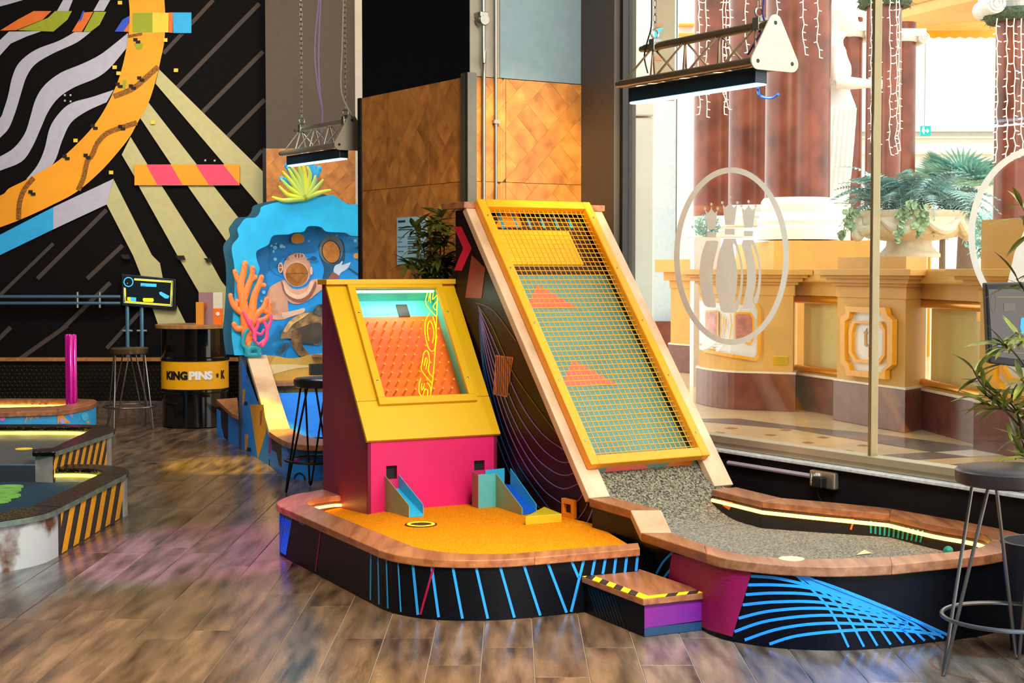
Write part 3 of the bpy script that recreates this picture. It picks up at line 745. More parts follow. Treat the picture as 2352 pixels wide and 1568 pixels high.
part('inner_wall', MB().fbox(yslope, ia1 + 0.03, ia1 + 0.05, ib0 - 0.06, ib1 + 0.06, DP, -0.02), TEAL, cab)
part('inner_wall', MB().fbox(yslope, ia0 - 0.05, ia0 - 0.03, ib0 - 0.06, ib1 + 0.06, DP, -0.02), ORB, cab)
(qa, qb1), (qa1, qb) = yslope.px(910, 698, DP + 0.01), yslope.px(943, 725, DP + 0.01)
part('drop_slot', MB().fbox(yslope, qa, qa1, qb, qb1, DP, DP + 0.006), mat('slot_dark', (30, 20, 10), 0.5), cab)
PEG = mat('amber_peg', (255, 176, 70), 0.3)
pegm = None
for r in range(11):
    for c in range(10):
        a = ia0 - 0.045 + c * 0.0535 + (0.026 if r % 2 else 0.0); b = ib0 + r * 0.055 - 0.02
        if a > ia1 + 0.02 or b > bsp - 0.02: continue
        if pegm is None:
            pegm = part('peg', MB().cyl(yslope(a, b, DP), yslope(a, b, DP + 0.055), 0.0055, 8), PEG, pb, smooth=True); a00, b00 = a, b
        else:
            q = pegm.copy(); COL.objects.link(q); q.parent = pb; q.location = yslope(a, b, 0) - yslope(a00, b00, 0)
part('glass_pane', MB().fbox(yslope, ia0 - 0.012, ia1 + 0.012, ib0 - 0.012, ib1 + 0.012, -0.012, -0.006), GLASS, cab)
part('inner_top', MB().fbox(yslope, ia0 - 0.03, ia1 + 0.03, ib1 + 0.004, ib1 + 0.012, DP, -0.012), TEAL, cab)
part('lamp_tube', MB().fbox(yslope, ia0, ia1, ib1 - 0.004, ib1 + 0.003, -0.028, -0.016), emis('cabinet_lamp', (225, 255, 215), 2.5), cab)
cl_ = area('cabinet_lamp_light', yslope((ia0 + ia1) / 2, ib1 - 0.005, -0.03), 0.3, 0.9, (0.95, 1.0, 0.85), yslope((ia0 + ia1) / 2, ib1 - 0.55, DP), 0.03)
# reflection of a neon sign in the glass, drawn as glowing strokes
NEON_REFL = emis('yellow_neon_reflection', (255, 225, 0), 2.2)
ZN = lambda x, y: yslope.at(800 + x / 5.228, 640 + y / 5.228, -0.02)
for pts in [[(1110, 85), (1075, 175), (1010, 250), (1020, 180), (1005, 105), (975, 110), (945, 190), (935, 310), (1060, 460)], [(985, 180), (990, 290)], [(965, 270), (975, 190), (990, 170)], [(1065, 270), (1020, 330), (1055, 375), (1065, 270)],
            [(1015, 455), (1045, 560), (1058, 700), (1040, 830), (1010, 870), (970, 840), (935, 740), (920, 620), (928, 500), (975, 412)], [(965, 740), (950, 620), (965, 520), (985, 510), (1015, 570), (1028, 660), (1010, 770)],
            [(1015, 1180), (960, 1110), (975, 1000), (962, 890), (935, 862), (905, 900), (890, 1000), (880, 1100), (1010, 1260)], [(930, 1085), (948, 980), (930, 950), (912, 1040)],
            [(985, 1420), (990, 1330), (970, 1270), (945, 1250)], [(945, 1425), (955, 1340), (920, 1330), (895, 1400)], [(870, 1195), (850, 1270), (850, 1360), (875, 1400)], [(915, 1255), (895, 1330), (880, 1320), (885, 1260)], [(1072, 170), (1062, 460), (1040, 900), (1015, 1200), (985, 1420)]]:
    part('neon_reflection_stroke', MB().tube(smoothpath([ZN(*p) for p in pts], 3), 0.0021, 5), NEON_REFL, cab)
# chutes on the turf
CYA = mat('cyan_chute_sheet', (50, 180, 225), 0.35); SAGE = mat('sage_chute_sheet', (140, 160, 110), 0.45)
zt1 = turf_z(-0.4)
ch = thing('ball_chute', 'narrow cyan ball chute below the left ball hole', 'ball chute', CF(h1[0], zt1, 0.05))
L1 = 0.26; w0, w1 = h1[0] - 0.008, h1[1] + 0.008
top = h1[2]
part('side_sheet', MB().extr([CF(w0, zt1, 0.002), CF(w0, top + 0.02, 0.002), CF(w0 + 0.02, zt1 + 0.06, L1), CF(w0 + 0.02, zt1, L1)], CU * 0.003), SAGE, ch)
part('side_sheet', MB().extr([CF(w1, zt1, 0.002), CF(w1, top + 0.02, 0.002), CF(w1 + 0.02, zt1 + 0.06, L1), CF(w1 + 0.02, zt1, L1)], CU * 0.003), CYA, ch)
part('slide', MB().hexa([CF(w0 + 0.003, top - 0.06, 0.002), CF(w1, top - 0.06, 0.002), CF(w1 + 0.02, zt1 + 0.001, L1), CF(w0 + 0.023, zt1 + 0.001, L1), CF(w0 + 0.003, top - 0.05, 0.002), CF(w1, top - 0.05, 0.002), CF(w1 + 0.02, zt1 + 0.012, L1), CF(w0 + 0.023, zt1 + 0.012, L1)]), CYA, ch)
ch2 = thing('ball_chute', 'bent turquoise and blue ball chute below the right ball hole', 'ball chute', CF(h2[0], zt1, 0.05))
TQ = mat('turquoise_chute_sheet', (90, 178, 178), 0.4); ROY = mat('royal_blue_slide', (10, 90, 210), 0.4)
ztq = h2[2] + 0.01
pA = G(1084, 1163, zt1); pB = G(1098, 1167, zt1); pC = G(1139, 1163, zt1); pD = G(1199, 1183, zt1); pE = G(1231, 1178, zt1)
H = lambda p, z: Vector((p.x, p.y, z))
part('side_sheet', MB().hexa([H(pA, zt1), H(pB, zt1), H(pB, zt1) + CU * 0.004, H(pA, zt1) + CU * 0.004, H(pA, ztq), H(pB, ztq - 0.01), H(pB, ztq - 0.01) + CU * 0.004, H(pA, ztq) + CU * 0.004]), mat('brown_chute_side', (150, 112, 92), 0.5), ch2)
part('front_sheet', MB().extr([H(pB, zt1), H(pC, zt1), H(pC, ztq - 0.012), H(pB, ztq - 0.01)], -CN * 0.004), TQ, ch2)
part('ramp_sheet', MB().extr([H(pC, zt1), H(pD, zt1), H(pD, zt1 + 0.035), H(pC, ztq - 0.012)], CU * 0.004), SAGE, ch2)
wv = Vector((pE.x - pD.x, pE.y - pD.y, 0)) * 1.0
pC2 = pC + wv * 1.05; pE = pD + wv
part('slide', MB().hexa([H(pC, ztq - 0.09) + CU * 0.004, H(pC2, ztq - 0.09), H(pE, zt1 + 0.002), H(pD, zt1 + 0.002) + CU * 0.004, H(pC, ztq - 0.08) + CU * 0.004, H(pC2, ztq - 0.08), H(pE, zt1 + 0.010), H(pD, zt1 + 0.010) + CU * 0.004]), ROY, ch2)
part('far_sheet', MB().extr([H(pC2, zt1), H(pE, zt1), H(pE, zt1 + 0.045), H(pC2, ztq + 0.005)], CU * 0.004), CYA, ch2)
pT = CF(h2[1], 0, 0.004)
part('top_sheet', MB().extr([H(pT, ztq - 0.01), H(pC2 - AX * 0.06, ztq + 0.0), H(pC2 - AX * 0.06, ztq - 0.09), H(pT, ztq - 0.09)], CN * 0.004), CYA, ch2)
part('deck_sheet', MB().extr([H(pA, ztq - 0.085), H(pC, ztq - 0.085), H(pC2, ztq - 0.085), H(pC2 - AX * 0.06, ztq - 0.085), H(pT, ztq - 0.085)], UP * 0.004), ROY, ch2)
# wedge block and little target frame
wz = turf_z(0.1)
a, b, c = G(1207, 1206, wz), G(1290, 1199, wz), G(1250, 1168 + 14, wz)
solo('wedge_block', MB().extr([a, b, c], UP * 0.042), mat('mustard_block', (206, 176, 20), 0.45), 'small mustard triangular block on orange turf by the slide', 'block', bevel=0.002)
# ================================================================== mesh covered slide
L0 = G(1353.5, 1144, 0.35); L0.z = 0
TW = 0.906; ZL = 0.35; SR = 1.178; ZTOP = 1.80
K = (ZTOP - ZL) / SR                                             # rise per run
TF = lambda s, c, z: L0 - AX * s + CR * c + UP * z               # s: up the slide, c: across
tw = thing('slide_tower', 'tall sloping golf slide with wooden beams under a yellow wire mesh', 'golf slide', TF(0.7, TW / 2, 0))
SIDE = mat('dark_plum_side_panel', (30, 8, 10), 0.42, spec=0.25, var=0.08, scale=2.0)
cA = 0.06
prof = [(1.38, 0.0), (1.38, ZTOP - 0.02), (SR, ZTOP - 0.02), (0.0, ZL - 0.03), (-0.02, 0.0)]
part('side_panel', MB().extr([TF(s, cA, z) for s, z in prof], CR * 0.018), SIDE, tw)
part('side_panel', MB().extr([TF(s, TW - 0.05, z) for s, z in prof], CR * 0.018), wood('brown_ply_side', (150, 82, 36), (176, 104, 54)), tw)
part('back_panel', MB().hexa([TF(1.38, cA, 0), TF(1.38, TW - 0.03, 0), TF(1.365, TW - 0.03, 0), TF(1.365, cA, 0), TF(1.38, cA, ZTOP - 0.02), TF(1.38, TW - 0.03, ZTOP - 0.02), TF(1.365, TW - 0.03, ZTOP - 0.02), TF(1.365, cA, ZTOP - 0.02)]), mat('tower_back_dark', (40, 26, 20), 0.6), tw)
part('cap_board', MB().hexa([TF(1.41, -0.015, ZTOP - 0.015), TF(1.41, TW + 0.015, ZTOP - 0.015), TF(SR - 0.02, TW + 0.015, ZTOP - 0.015), TF(SR - 0.02, -0.015, ZTOP - 0.015), TF(1.41, -0.015, ZTOP + 0.02), TF(1.41, TW + 0.015, ZTOP + 0.02), TF(SR - 0.02, TW + 0.015, ZTOP + 0.02), TF(SR - 0.02, -0.015, ZTOP + 0.02)]), OAK_RIM, tw, bevel=0.003)
SLP = Fr(TF(0, 0, ZL), CR, (-AX * SR + UP * (ZTOP - ZL)), None)   # slope plane: a across, b up the slope, n outwards
if SLP.n.dot(AX) < 0: SLP.n = -SLP.n
LS = math.hypot(SR, ZTOP - ZL)
bw_ = 0.125
part('beam', MB().fbox(SLP, 0, bw_, 0.0, LS - 0.01, -0.04, 0), OAK_PALE, tw, bevel=0.004)
part('beam', MB().fbox(SLP, TW - bw_, TW, 0.0, LS - 0.01, -0.04, 0), OAK_PALE, tw, bevel=0.004)
# yellow frame
YF = mat('traffic_yellow_frame', (238, 152, 0), 0.38, var=0.02)
q = [SLP.px(1093, 463, 0.04), SLP.px(1345, 462, 0.04), SLP.px(1635, 1043, 0.04), SLP.px(1360, 1072, 0.04)]
fa0, fa1 = (q[0][0] + q[3][0]) / 2, (q[1][0] + q[2][0]) / 2
fb0, fb1 = (q[2][1] + q[3][1]) / 2, (q[0][1] + q[1][1]) / 2
fw2 = 0.052
mf = part('mesh_frame', MB().fbox(SLP, fa0, fa0 + fw2, fb0, fb1, 0.002, 0.05).fbox(SLP, fa1 - fw2, fa1, fb0, fb1, 0.002, 0.05).fbox(SLP, fa0 + fw2, fa1 - fw2, fb0, fb0 + fw2, 0.002, 0.05).fbox(SLP, fa0 + fw2, fa1 - fw2, fb1 - fw2, fb1, 0.002, 0.05), YF, tw, bevel=0.005)
for i in range(5):
    b = lerp(fb0 + 0.14, fb1 - 0.12, i / 4)
    for a in (fa0 + 0.026, fa1 - 0.026):
        part('screw', MB().lathe([(0.006, 0), (0.006, 0.003), (0.003, 0.004)], 8, fr=Fr(SLP(a, b, 0.05), SLP.u, SLP.v, SLP.n)), STEEL, mf)
WIRE = mat('yellow_wire', (230, 158, 8), 0.4, var=0.0)
na = 21; wr0 = 0.0023
A0, A1, B0, B1 = fa0 + fw2 - 0.01, fa1 - fw2 + 0.01, fb0 + fw2 - 0.01, fb1 - fw2 + 0.01
sp = (A1 - A0) / na; w_ = None
for i in range(1, na):
    a = A0 + i * sp
    if w_ is None: w_ = part('wire', MB().cyl(SLP(a, B0, 0.02), SLP(a, B1, 0.02), wr0, 5), WIRE, mf); r0 = a
    else:
        o = w_.copy(); COL.objects.link(o); o.parent = mf; o.location = SLP.u * (a - r0)
w_ = None; nb = int((B1 - B0) / sp)
for i in range(1, nb + 1):
    b = B0 + i * (B1 - B0) / (nb + 1)
    if w_ is None: w_ = part('wire', MB().cyl(SLP(A0, b, 0.0242), SLP(A1, b, 0.0242), wr0, 5), WIRE, mf); r0 = b
    else:
        o = w_.copy(); COL.objects.link(o); o.parent = mf; o.location = SLP.v * (b - r0)
# playing surface: turf on the curve, painted board on the slope
ZB = 0.218
def zprof(s):
    s0, s1 = -0.36, 0.32
    if s <= s0: return ZB
    k_ = K * 1.0
    if s >= s1: return ZB + k_ * (s1 - s0) / 2 + k_ * (s - s1)
    return ZB + k_ * (s - s0) ** 2 / (2 * (s1 - s0))
TURF_G = mat('grey_green_turf', (34, 32, 18), 0.9, var=0.3, scale=120, bump=0.9, bscale=150, sheen=0.4, spec=0.2, col2=(166, 160, 132), ramp=(0.40, 0.64), detail=8)
ss = [-0.36 + 0.68 * i / 24 for i in range(25)]
s_t = next(k / 200 for k in range(-40, 120) if proj(TF(k / 200, TW * 0.5, zprof(k / 200)))[1] < 1079)
cL, cR = bw_ - 0.02, TW - bw_ + 0.03
cL2, cR2 = cA + 0.018, TW - 0.05
ss = [s for s in ss if s < s_t - 0.005]
part('turf_curve', MB().strip([TF(s, cL2, zprof(s) + 0.004) for s in ss + [s_t]], [TF(s, cR2, zprof(s) + 0.004) for s in ss + [s_t]]), TURF_G, tw, smooth='all')
BRD = mat('sea_green_slide_board', (98, 150, 136), 0.45, var=0.08, scale=2)
RB = Fr(TF(0.5, 0, zprof(0.5)), CR, -AX + UP * K)
if RB.n.dot(AX) < 0: RB.n = -RB.n
s_e = next(k / 200 for k in range(100, 300) if zprof(k / 200) > ZTOP - 0.05 or k > 255)
LB = (s_e - s_t) * math.hypot(1, K)
s2_ = [s_t + (s_e - s_t) * i / 30 for i in range(31)]
part('slide_board', MB().strip([TF(s, cL2, zprof(s)) for s in s2_], [TF(s, cR2, zprof(s)) for s in s2_]), BRD, tw, smooth='all')
CORL = mat('coral_triangle', (240, 104, 92), 0.5); 
def RBp(x, y, e=0.003):
    d = ray(x, y); a, b = 6.0, 9.5
    def f(Y):
        p = CAM + d * (Y / d.y); s = (p - L0).dot(-AX); return p.z - zprof(s) - e
    for _ in range(40):
        m = (a + b) / 2
        if f(m) > 0: a = m
        else: b = m
    return CAM + d * (a / d.y)
for tri in [[(1233, 653), (1210, 708), (1330, 708)], [(1317, 826), (1290, 885), (1420, 884)], [(1428, 1042), (1385, 1084), (1500, 1078)]]:
    part('painted_triangle', blob(MB(), RBp, tri, 4), CORL, tw)
part('painted_triangle', blob(MB(), RBp, [(1520, 1076), (1560, 1050), (1590, 1050), (1590, 1072)], 3), mat('orange_paint', (236, 130, 40), 0.5), tw)
YP = mat('yellow_plate', (238, 186, 30), 0.45)
(ya, yb) = SLP.px(1146, 523, -0.03); (ya1, yb0) = SLP.px(1345, 602, -0.03)
part('top_plate', MB().fbox(SLP, ya, ya1, yb0, yb, -0.06, -0.05), YP, tw)
bE = (s_e - 0.5) * math.hypot(1, K)
part('top_board', MB().fbox(RB, cL2, cR2, bE - 0.42, bE, 0.001, 0.004), mat('dark_brown_board', (60, 34, 16), 0.6), tw)
for i in range(7):
    x = 1140 + i * 31
    part('painted_stripe', stroke(MB(), lambda x, y: RB.at(x, y, 0.008), [(x, 476), (x + 18, 524)], 6, 2), mat('cyan_stripe', (30, 150, 180), 0.5), tw)
part('painted_stripe', MB().ngon([RB.at(x, y, 0.007) for x, y in [(1135, 522), (1165, 478), (1190, 490), (1200, 522)]]), mat('orange_paint', (236, 130, 40), 0.5), tw)
# graphics on the dark left side
SP = Fr(TF(0, cA, 0), -AX, UP, -CR)
SPp = lambda c=0.002: (lambda x, y: SP.at(x, y, c))
part('painted_chevron', MB().ngon([SPp()(890 + x / 6.274, 450 + y / 6.274) for x, y in [(955, 440), (1065, 440), (1213, 752), (1070, 1075), (958, 1072), (1090, 755)]]), mat('crimson_paint', (214, 20, 62), 0.5), tw)
ORS = mat('burnt_orange_paint', (214, 112, 36), 0.5)
part('painted_panel', MB().ngon([SPp()(890 + x / 6.274, 450 + y / 6.274) for x, y in [(1213, 850), (1410, 1040), (1355, 1475), (1120, 1465)]]), mat('rust_paint', (150, 62, 40), 0.5), tw)
Z10 = lambda x, y: (1060 + x / 2.703, 640 + y / 2.703)
part('painted_panel', MB().ngon([SPp()(*Z10(x, y)) for x, y in [(213, 473), (322, 487), (283, 735), (195, 718)]]), ORS, tw)
for i, pts in enumerate([[(90, 150), (200, 200), (340, 390)], [(100, 165), (190, 300), (330, 600), (590, 960)], [(105, 175), (200, 390), (360, 760), (500, 960), (632, 1060)], [(108, 190), (190, 430), (330, 800), (480, 1030), (600, 1130), (668, 1138)], [(110, 200), (180, 460), (300, 820), (440, 1080), (560, 1190), (640, 1220), (700, 1205)],
                         [(112, 215), (170, 480), (280, 840), (400, 1090), (520, 1240), (630, 1303), (728, 1270)], [(112, 230), (160, 500), (260, 860), (370, 1110), (500, 1300), (615, 1390)], [(112, 250), (150, 520), (240, 880), (340, 1130), (450, 1300), (555, 1440)], [(112, 270), (140, 540), (220, 900), (310, 1150), (400, 1320), (490, 1430)], [(112, 290), (135, 560), (200, 920), (280, 1160), (350, 1300), (440, 1450)]]):
    m = mat('lilac_line_paint', (120, 100, 175), 0.5) if 1 < i < 7 else (mat('blue_line_paint', (30, 90, 160), 0.5) if i >= 7 else mat('olive_line_paint', (100, 84, 40), 0.5))
    part('painted_line', stroke(MB(), SPp(0.003), sm2([Z10(*p) for p in pts], 4), 2.4, 1), m, tw)
for i in range(8):
    x0, y0, x1, y1 = 222 + i * 13, 478 + i * 1.2, 205 + i * 11 + 12, 722 + i * 1.5
    part('painted_line', stroke(MB(), SPp(0.004), [Z10(x0 - 6, y0 + 4), Z10(x1 + 6, y1 - 4)], 1.4, 1), mat('black_line_paint', (40, 18, 10), 0.5), tw)
for pts in [[(690, 1400), (728, 1372), (752, 1335)], [(660, 1505), (720, 1490), (760, 1440), (782, 1395)], [(752, 1552), (790, 1490), (820, 1412)], [(810, 1560), (838, 1490), (855, 1412)]]:
    part('painted_line', stroke(MB(), SPp(0.004), sm2([Z10(*p) for p in pts], 4), 2.6, 1), mat('lilac_line_paint', (120, 100, 175), 0.5), tw)
# small orange target box on the side
tb_ = thing('target_frame', 'small orange frame with a dark slot fixed to the slide side', 'target', SP.at(1300, 1195, 0.02))
(u0, v1), (u1, v0) = SP.px(1289, 1143, 0.03), SP.px(1313, 1192, 0.03)
u0, u1 = min(u0, u1), max(u0, u1); u0 = u1 - 0.10
part('frame', MB().fbox(SP, u0, u0 + 0.018, v0, v1, 0.004, 0.03).fbox(SP, u1 - 0.018, u1, v0, v1, 0.004, 0.03).fbox(SP, u0 + 0.018, u1 - 0.018, v0, v0 + 0.025, 0.004, 0.03).fbox(SP, u0 + 0.018, u1 - 0.018, v1 - 0.025, v1, 0.004, 0.03), mat('bright_orange_plastic', (240, 140, 20), 0.4), tb_, bevel=0.002)
part('slot', MB().fbox(SP, u0 + 0.018, u1 - 0.018, v0 + 0.025, v1 - 0.025, 0.004, 0.010), BLACK, tb_)

# ================================================================== right basin
bs = thing('golf_basin', 'raised dark basin with grey turf, curved wooden rim and warm light strip', 'golf platform', G(1900, 1400, 0))
ZQ = 0.326
def zf(x):                                                        # front rim rises gently from the slide
    return lerp(0.29, ZQ, min(max((x - 1471) / 150, 0), 1))
def zbk(x): return lerp(0.352, ZQ, min(max((x - 1690) / 350, 0), 1))
def rim(o_, i_, zo, zi, name='rim_board', k=4):
    A = [G(x, y, zo(x) if callable(zo) else zo) for x, y in o_]; B = [G(x, y, zi(x) if callable(zi) else zi) for x, y in i_]
    if k > 1 and len(A) > 2: A = smoothpath(A, k)
    if k > 1 and len(B) > 2: B = smoothpath(B, k)
    part(name, MB().slab(A, B, 0.04), OAK_RIM, bs, bevel=0.004); return A, B
rim([(1353.5, 1144), (1448, 1171)], [(1410, 1142), (1519, 1171)], 0.36, 0.36)
A1_ = [G(1448, 1171, 0.36), G(1471.7, 1223, 0.29)]; B1_ = [G(1519, 1171, 0.36), G(1542.6, 1222, 0.29)]
part('rim_board', MB().slab(A1_, B1_, 0.04), OAK_PALE, bs, bevel=0.004)
fo1, fi1 = rim([(1471.7, 1223), (1542.6, 1245.5), (1623, 1270.6)], [(1542.6, 1223), (1571, 1233.7), (1618, 1250)], zf, lambda x: zf(x - 60))
fo2, fi2 = rim([(1623, 1270.6), (1665.5, 1282.4), (1736.5, 1292), (1807, 1298), (1902, 1301), (1973, 1300), (2048.5, 1296.6)], [(1618, 1250), (1665.5, 1263.5), (1713, 1273), (1784, 1280), (1855, 1283), (1949, 1281), (2044, 1277.7)], zf, lambda x: zf(x - 20))
fo3, fi3 = rim([(2048.5, 1296.6), (2138, 1287.6), (2261, 1275), (2352, 1256), (2412, 1240)], [(2044, 1277.7), (2138, 1270.6), (2209, 1264), (2258, 1253), (2276, 1240)], ZQ, ZQ)
bo3, bi3 = rim([(2412, 1240), (2352, 1228), (2303, 1215), (2207.5, 1196), (2095.6, 1172), (2047.6, 1167)], [(2276, 1240), (2268, 1231), (2255, 1224.6), (2225, 1218), (2143.5, 1204), (2043, 1180)], ZQ, ZQ, k=3)
bo2, bi2 = rim([(2047.6, 1167), (1920, 1154), (1795, 1143)], [(2043, 1180), (1856, 1162), (1750, 1151)], zbk, zbk, k=1)
bo1, bi1 = rim([(1795, 1143), (1691, 1118)], [(1750, 1151), (1635, 1124)], zbk, zbk, k=1)
fl2 = lambda p, z: Vector((p.x, p.y, z))
outl = [G(1353.5, 1144, 0.36), G(1448, 1171, 0.36)] + fo1 + fo2[1:] + fo3[1:] + bo3[1:] + bo2[1:] + bo1[1:]
ob_ = []
cen = Vector((1.25, 6.7, 0))
for p in outl:
    q_ = fl2(p, 0); ob_.append((q_ + (cen - q_).normalized() * 0.018, p.z - 0.038))
mb = MB()
for i in range(len(ob_) - 1):
    (a, za), (b, zb_) = ob_[i], ob_[i + 1]
    mb.add([a, b, fl2(b, zb_), fl2(a, za)], [(0, 1, 2, 3)])
part('base_panel', mb, NAVY, bs, smooth=True)
inn = [G(1410, 1142, 0.36), G(1519, 1171, 0.36)] + fi1 + fi2[1:] + fi3[1:] + bi3[1:] + bi2[1:] + bi1[1:]
part('upstand', MB().strip([fl2(p, 0.1) for p in inn], [fl2(p, p.z - 0.03) for p in inn]), mat('basin_upstand', (26, 20, 14), 0.6), bs)
tur = [fl2(p, ZB) for p in inn[2:-1]] + [fl2(TF(-0.345, TW - 0.03, 0), ZB + 0.003), fl2(TF(-0.345, 0.03, 0), ZB + 0.003)]
part('turf', MB().ngon(tur), TURF_G, bs)
led = [fl2(p, p.z - 0.052) for p in (bi1[::-1] + bi2[::-1][1:] + bi3[::-1][1:-2])]
led = [p + (cen - fl2(p, 0)).normalized() * 0.008 for p in led]
part('light_strip', MB().tube(led, 0.009, 6), LED_W, bs)
bpj = wallproj([(a.x, a.y) for a, z in ob_])
bip = wallproj([(p.x, p.y) for p in bi1[::-1] + bi2[::-1][1:] + bi3[::-1][1:]])
Z8 = lambda x, y: (1240 + x / 2.1151, 1020 + y / 2.1151)
z8 = lambda l: [Z8(*p) for p in l]
for pts in [[(870, 597), (1050, 605), (1230, 632), (1420, 690), (1700, 800), (2000, 935)], [(1025, 640), (1150, 650), (1290, 682), (1500, 745)], [(1010, 683), (1150, 683), (1320, 700), (1560, 765)], [(1000, 730), (1150, 722), (1345, 732), (1600, 790)], [(985, 780), (1150, 765), (1370, 768), (1660, 815)],
            [(965, 845), (1130, 808), (1390, 797), (1720, 840)], [(945, 910), (1120, 855), (1420, 830), (1790, 868)], [(995, 950), (1180, 892), (1440, 868), (1850, 893)], [(1115, 970), (1250, 930), (1480, 905), (1700, 900), (1950, 925)]]:
    part('painted_arc', stroke(MB(), bpj, sm2(z8(pts), 6), 6.8, 1), BLUEP, bs)
for x, y in [(1500, 985), (1575, 983), (1640, 978), (1705, 972), (1765, 965), (1820, 960), (1870, 953), (1920, 946), (1962, 941)]:
    t = (x - 1500) / 460
    part('painted_line', stroke(MB(), bpj, sm2(z8([(x, y), (lerp(1400, 1800, t), lerp(790, 848, t)), (lerp(1250, 1420, t), lerp(640, 690, t))]), 6), 5.4, 1), BLUEP, bs)
part('painted_wedge', blob(MB(), wallproj([(a.x, a.y) for a, z in ob_], 0.007), z8([(1230, 622), (1290, 634), (2012, 936), (1985, 932), (1600, 762), (1400, 690)]), 5), BLUEP, bs)
bpm = wallproj([(a.x, a.y) for a, z in ob_], 0.009)
part('painted_panel', blob(MB(), bpm, [(1543, 1270), (1600, 1284), (1726, 1315), (1704, 1390), (1682, 1462), (1626, 1446), (1535, 1400), (1535, 1326)], 5), MAGP, bs)
for pts in [[(565, 630), (600, 570), (655, 515)], [(600, 650), (650, 590), (720, 535)]]:
    part('painted_arc', stroke(MB(), bpj, sm2(z8(pts), 4), 5, 1), BLUEP, bs)
part('painted_patch', blob(MB(), bpj, [(2342, 1290), (2352, 1262), (2380, 1258), (2380, 1330), (2342, 1330)], 2), MAGP, bs)
TLS = mat('teal_stripe_paint', (40, 170, 150), 0.5)
for i in range(12):
    x = 1608 + i * 23.0
    part('painted_stripe', stroke(MB(), bip, z8([(x, 372 + i * 4.2), (x - i * 1.2, 432 + i * 4.0)]), 4.4, 2), TLS, bs)
part('painted_line', stroke(MB(), bip, z8([(1085, 330), (1300, 352), (1525, 368), (1510, 415)]), 4.5, 4), mat('orange_paint', (236, 130, 40), 0.5), bs)
part('painted_panel', blob(MB(), bip, z8([(875, 268), (938, 282), (920, 320), (890, 300)]), 3), mat('orange_paint', (236, 130, 40), 0.5), bs)
# tee marks
tm_ = G(1820, 1285, ZQ)
part('rim_badge', MB().lathe([(0.05, tm_.z + 0.0002), (0.05, tm_.z + 0.0015)], 24, (tm_.x, tm_.y + 0.02, 0)), mat('pale_wood_badge', (226, 190, 130), 0.5), bs)
tq = [G(1966, 1274, ZB + 0.004), G(2003, 1270, ZB + 0.004), G(1985, 1262, ZB + 0.004)]
part('tee_mark', MB().ngon(tq), mat('cream_tee_mark', (226, 200, 150), 0.6), bs)
gb = G(2178, 1262, ZB + 0.03)
solo('golf_ball', MB().ball((gb.x, gb.y, ZB + 0.024), 0.0215, 12), mat('teal_ball', (30, 150, 130), 0.35), 'teal golf ball resting on the basin turf by the rim', 'golf ball', smooth='all')

# ================================================================== step
st = thing('step_box', 'small wooden step with hazard tape in front of the basin', 'step', G(1479.5, 1462.6))
s0, sl, srr = G(1479.5, 1462.6), G(1336, 1403), G(1622.7, 1447)
v1_ = (sl - s0); v2_ = (srr - s0)
ST = Fr(s0, v1_, v2_ - v1_.normalized() * v2_.dot(v1_.normalized()), UP)
l1, l2 = v1_.length, v2_.length
part('box', MB().fbox(ST, 0, l1, 0, l2, 0, 0.128), NAVY, st)
part('tread', MB().fbox(ST, -0.012, l1 + 0.012, -0.012, l2 + 0.008, 0.128, 0.154), OAK_RIM, st, bevel=0.003)
fA = Fr(s0, ST.v, UP, -ST.u)
part('painted_panel', MB().ngon([fA(0, 0.036, 0.002), fA(l2 * 0.93, 0.04, 0.002), fA(l2 * 0.985, 0.07, 0.002), fA(l2 * 0.99, 0.127, 0.002), fA(0, 0.127, 0.002)]), mat('violet_paint', (96, 34, 140), 0.5, var=0.1, scale=5, col2=(130, 20, 130)), st)
part('painted_panel', MB().ngon([fA(0, 0.002, 0.002), fA(l2, 0.002, 0.002), fA(l2, 0.036, 0.002), fA(0, 0.036, 0.002)]), mat('deep_blue_paint', (24, 60, 92), 0.5), st)
fB = Fr(s0, ST.u, UP, -ST.v)
for i in range(9):
    a = 0.20 + i * 0.028
    part('painted_line', MB().ngon([fB(a - 0.05, 0.005, 0.002), fB(a - 0.046, 0.005, 0.002), fB(a + 0.044, 0.12, 0.002), fB(a + 0.04, 0.12, 0.002)]), mat('faint_blue_line', (26, 52, 78), 0.5), st)
TY, TK = mat('hazard_yellow', (246, 208, 10), 0.45), mat('hazard_black', (40, 30, 22), 0.5)
def tape(fr, a0, a1, b0, b1, n, root, sl_=0.5, c=0.0):
    """hazard tape: slanted yellow and black pieces laid end to end"""
    w = (a1 - a0) / n; sh = (b1 - b0) * sl_
    for i in range(n):
        x0, x1 = a0 + i * w, a0 + (i + 1) * w
        q_ = [(max(x0, a0), b0), (min(x1, a1), b0), (min(x1 + sh, a1), b1), (min(x0 + sh, a1), b1)]
        if i == 0: q_ = [(a0, b0), (x1, b0), (x1 + sh, b1), (a0, b1)]
        part('tape_patch', MB().extr([fr(a, b, c) for a, b in q_], fr.n * 0.0008), TY if i % 2 == 0 else TK, root)
tape(ST, -0.01, l1 + 0.008, -0.011, 0.038, 9, st, 1.2, 0.1545)
tape(Fr(ST.o, ST.v, ST.u, UP), 0.04, l2 + 0.004, -0.011, 0.034, 5, st, 0.9, 0.1547)
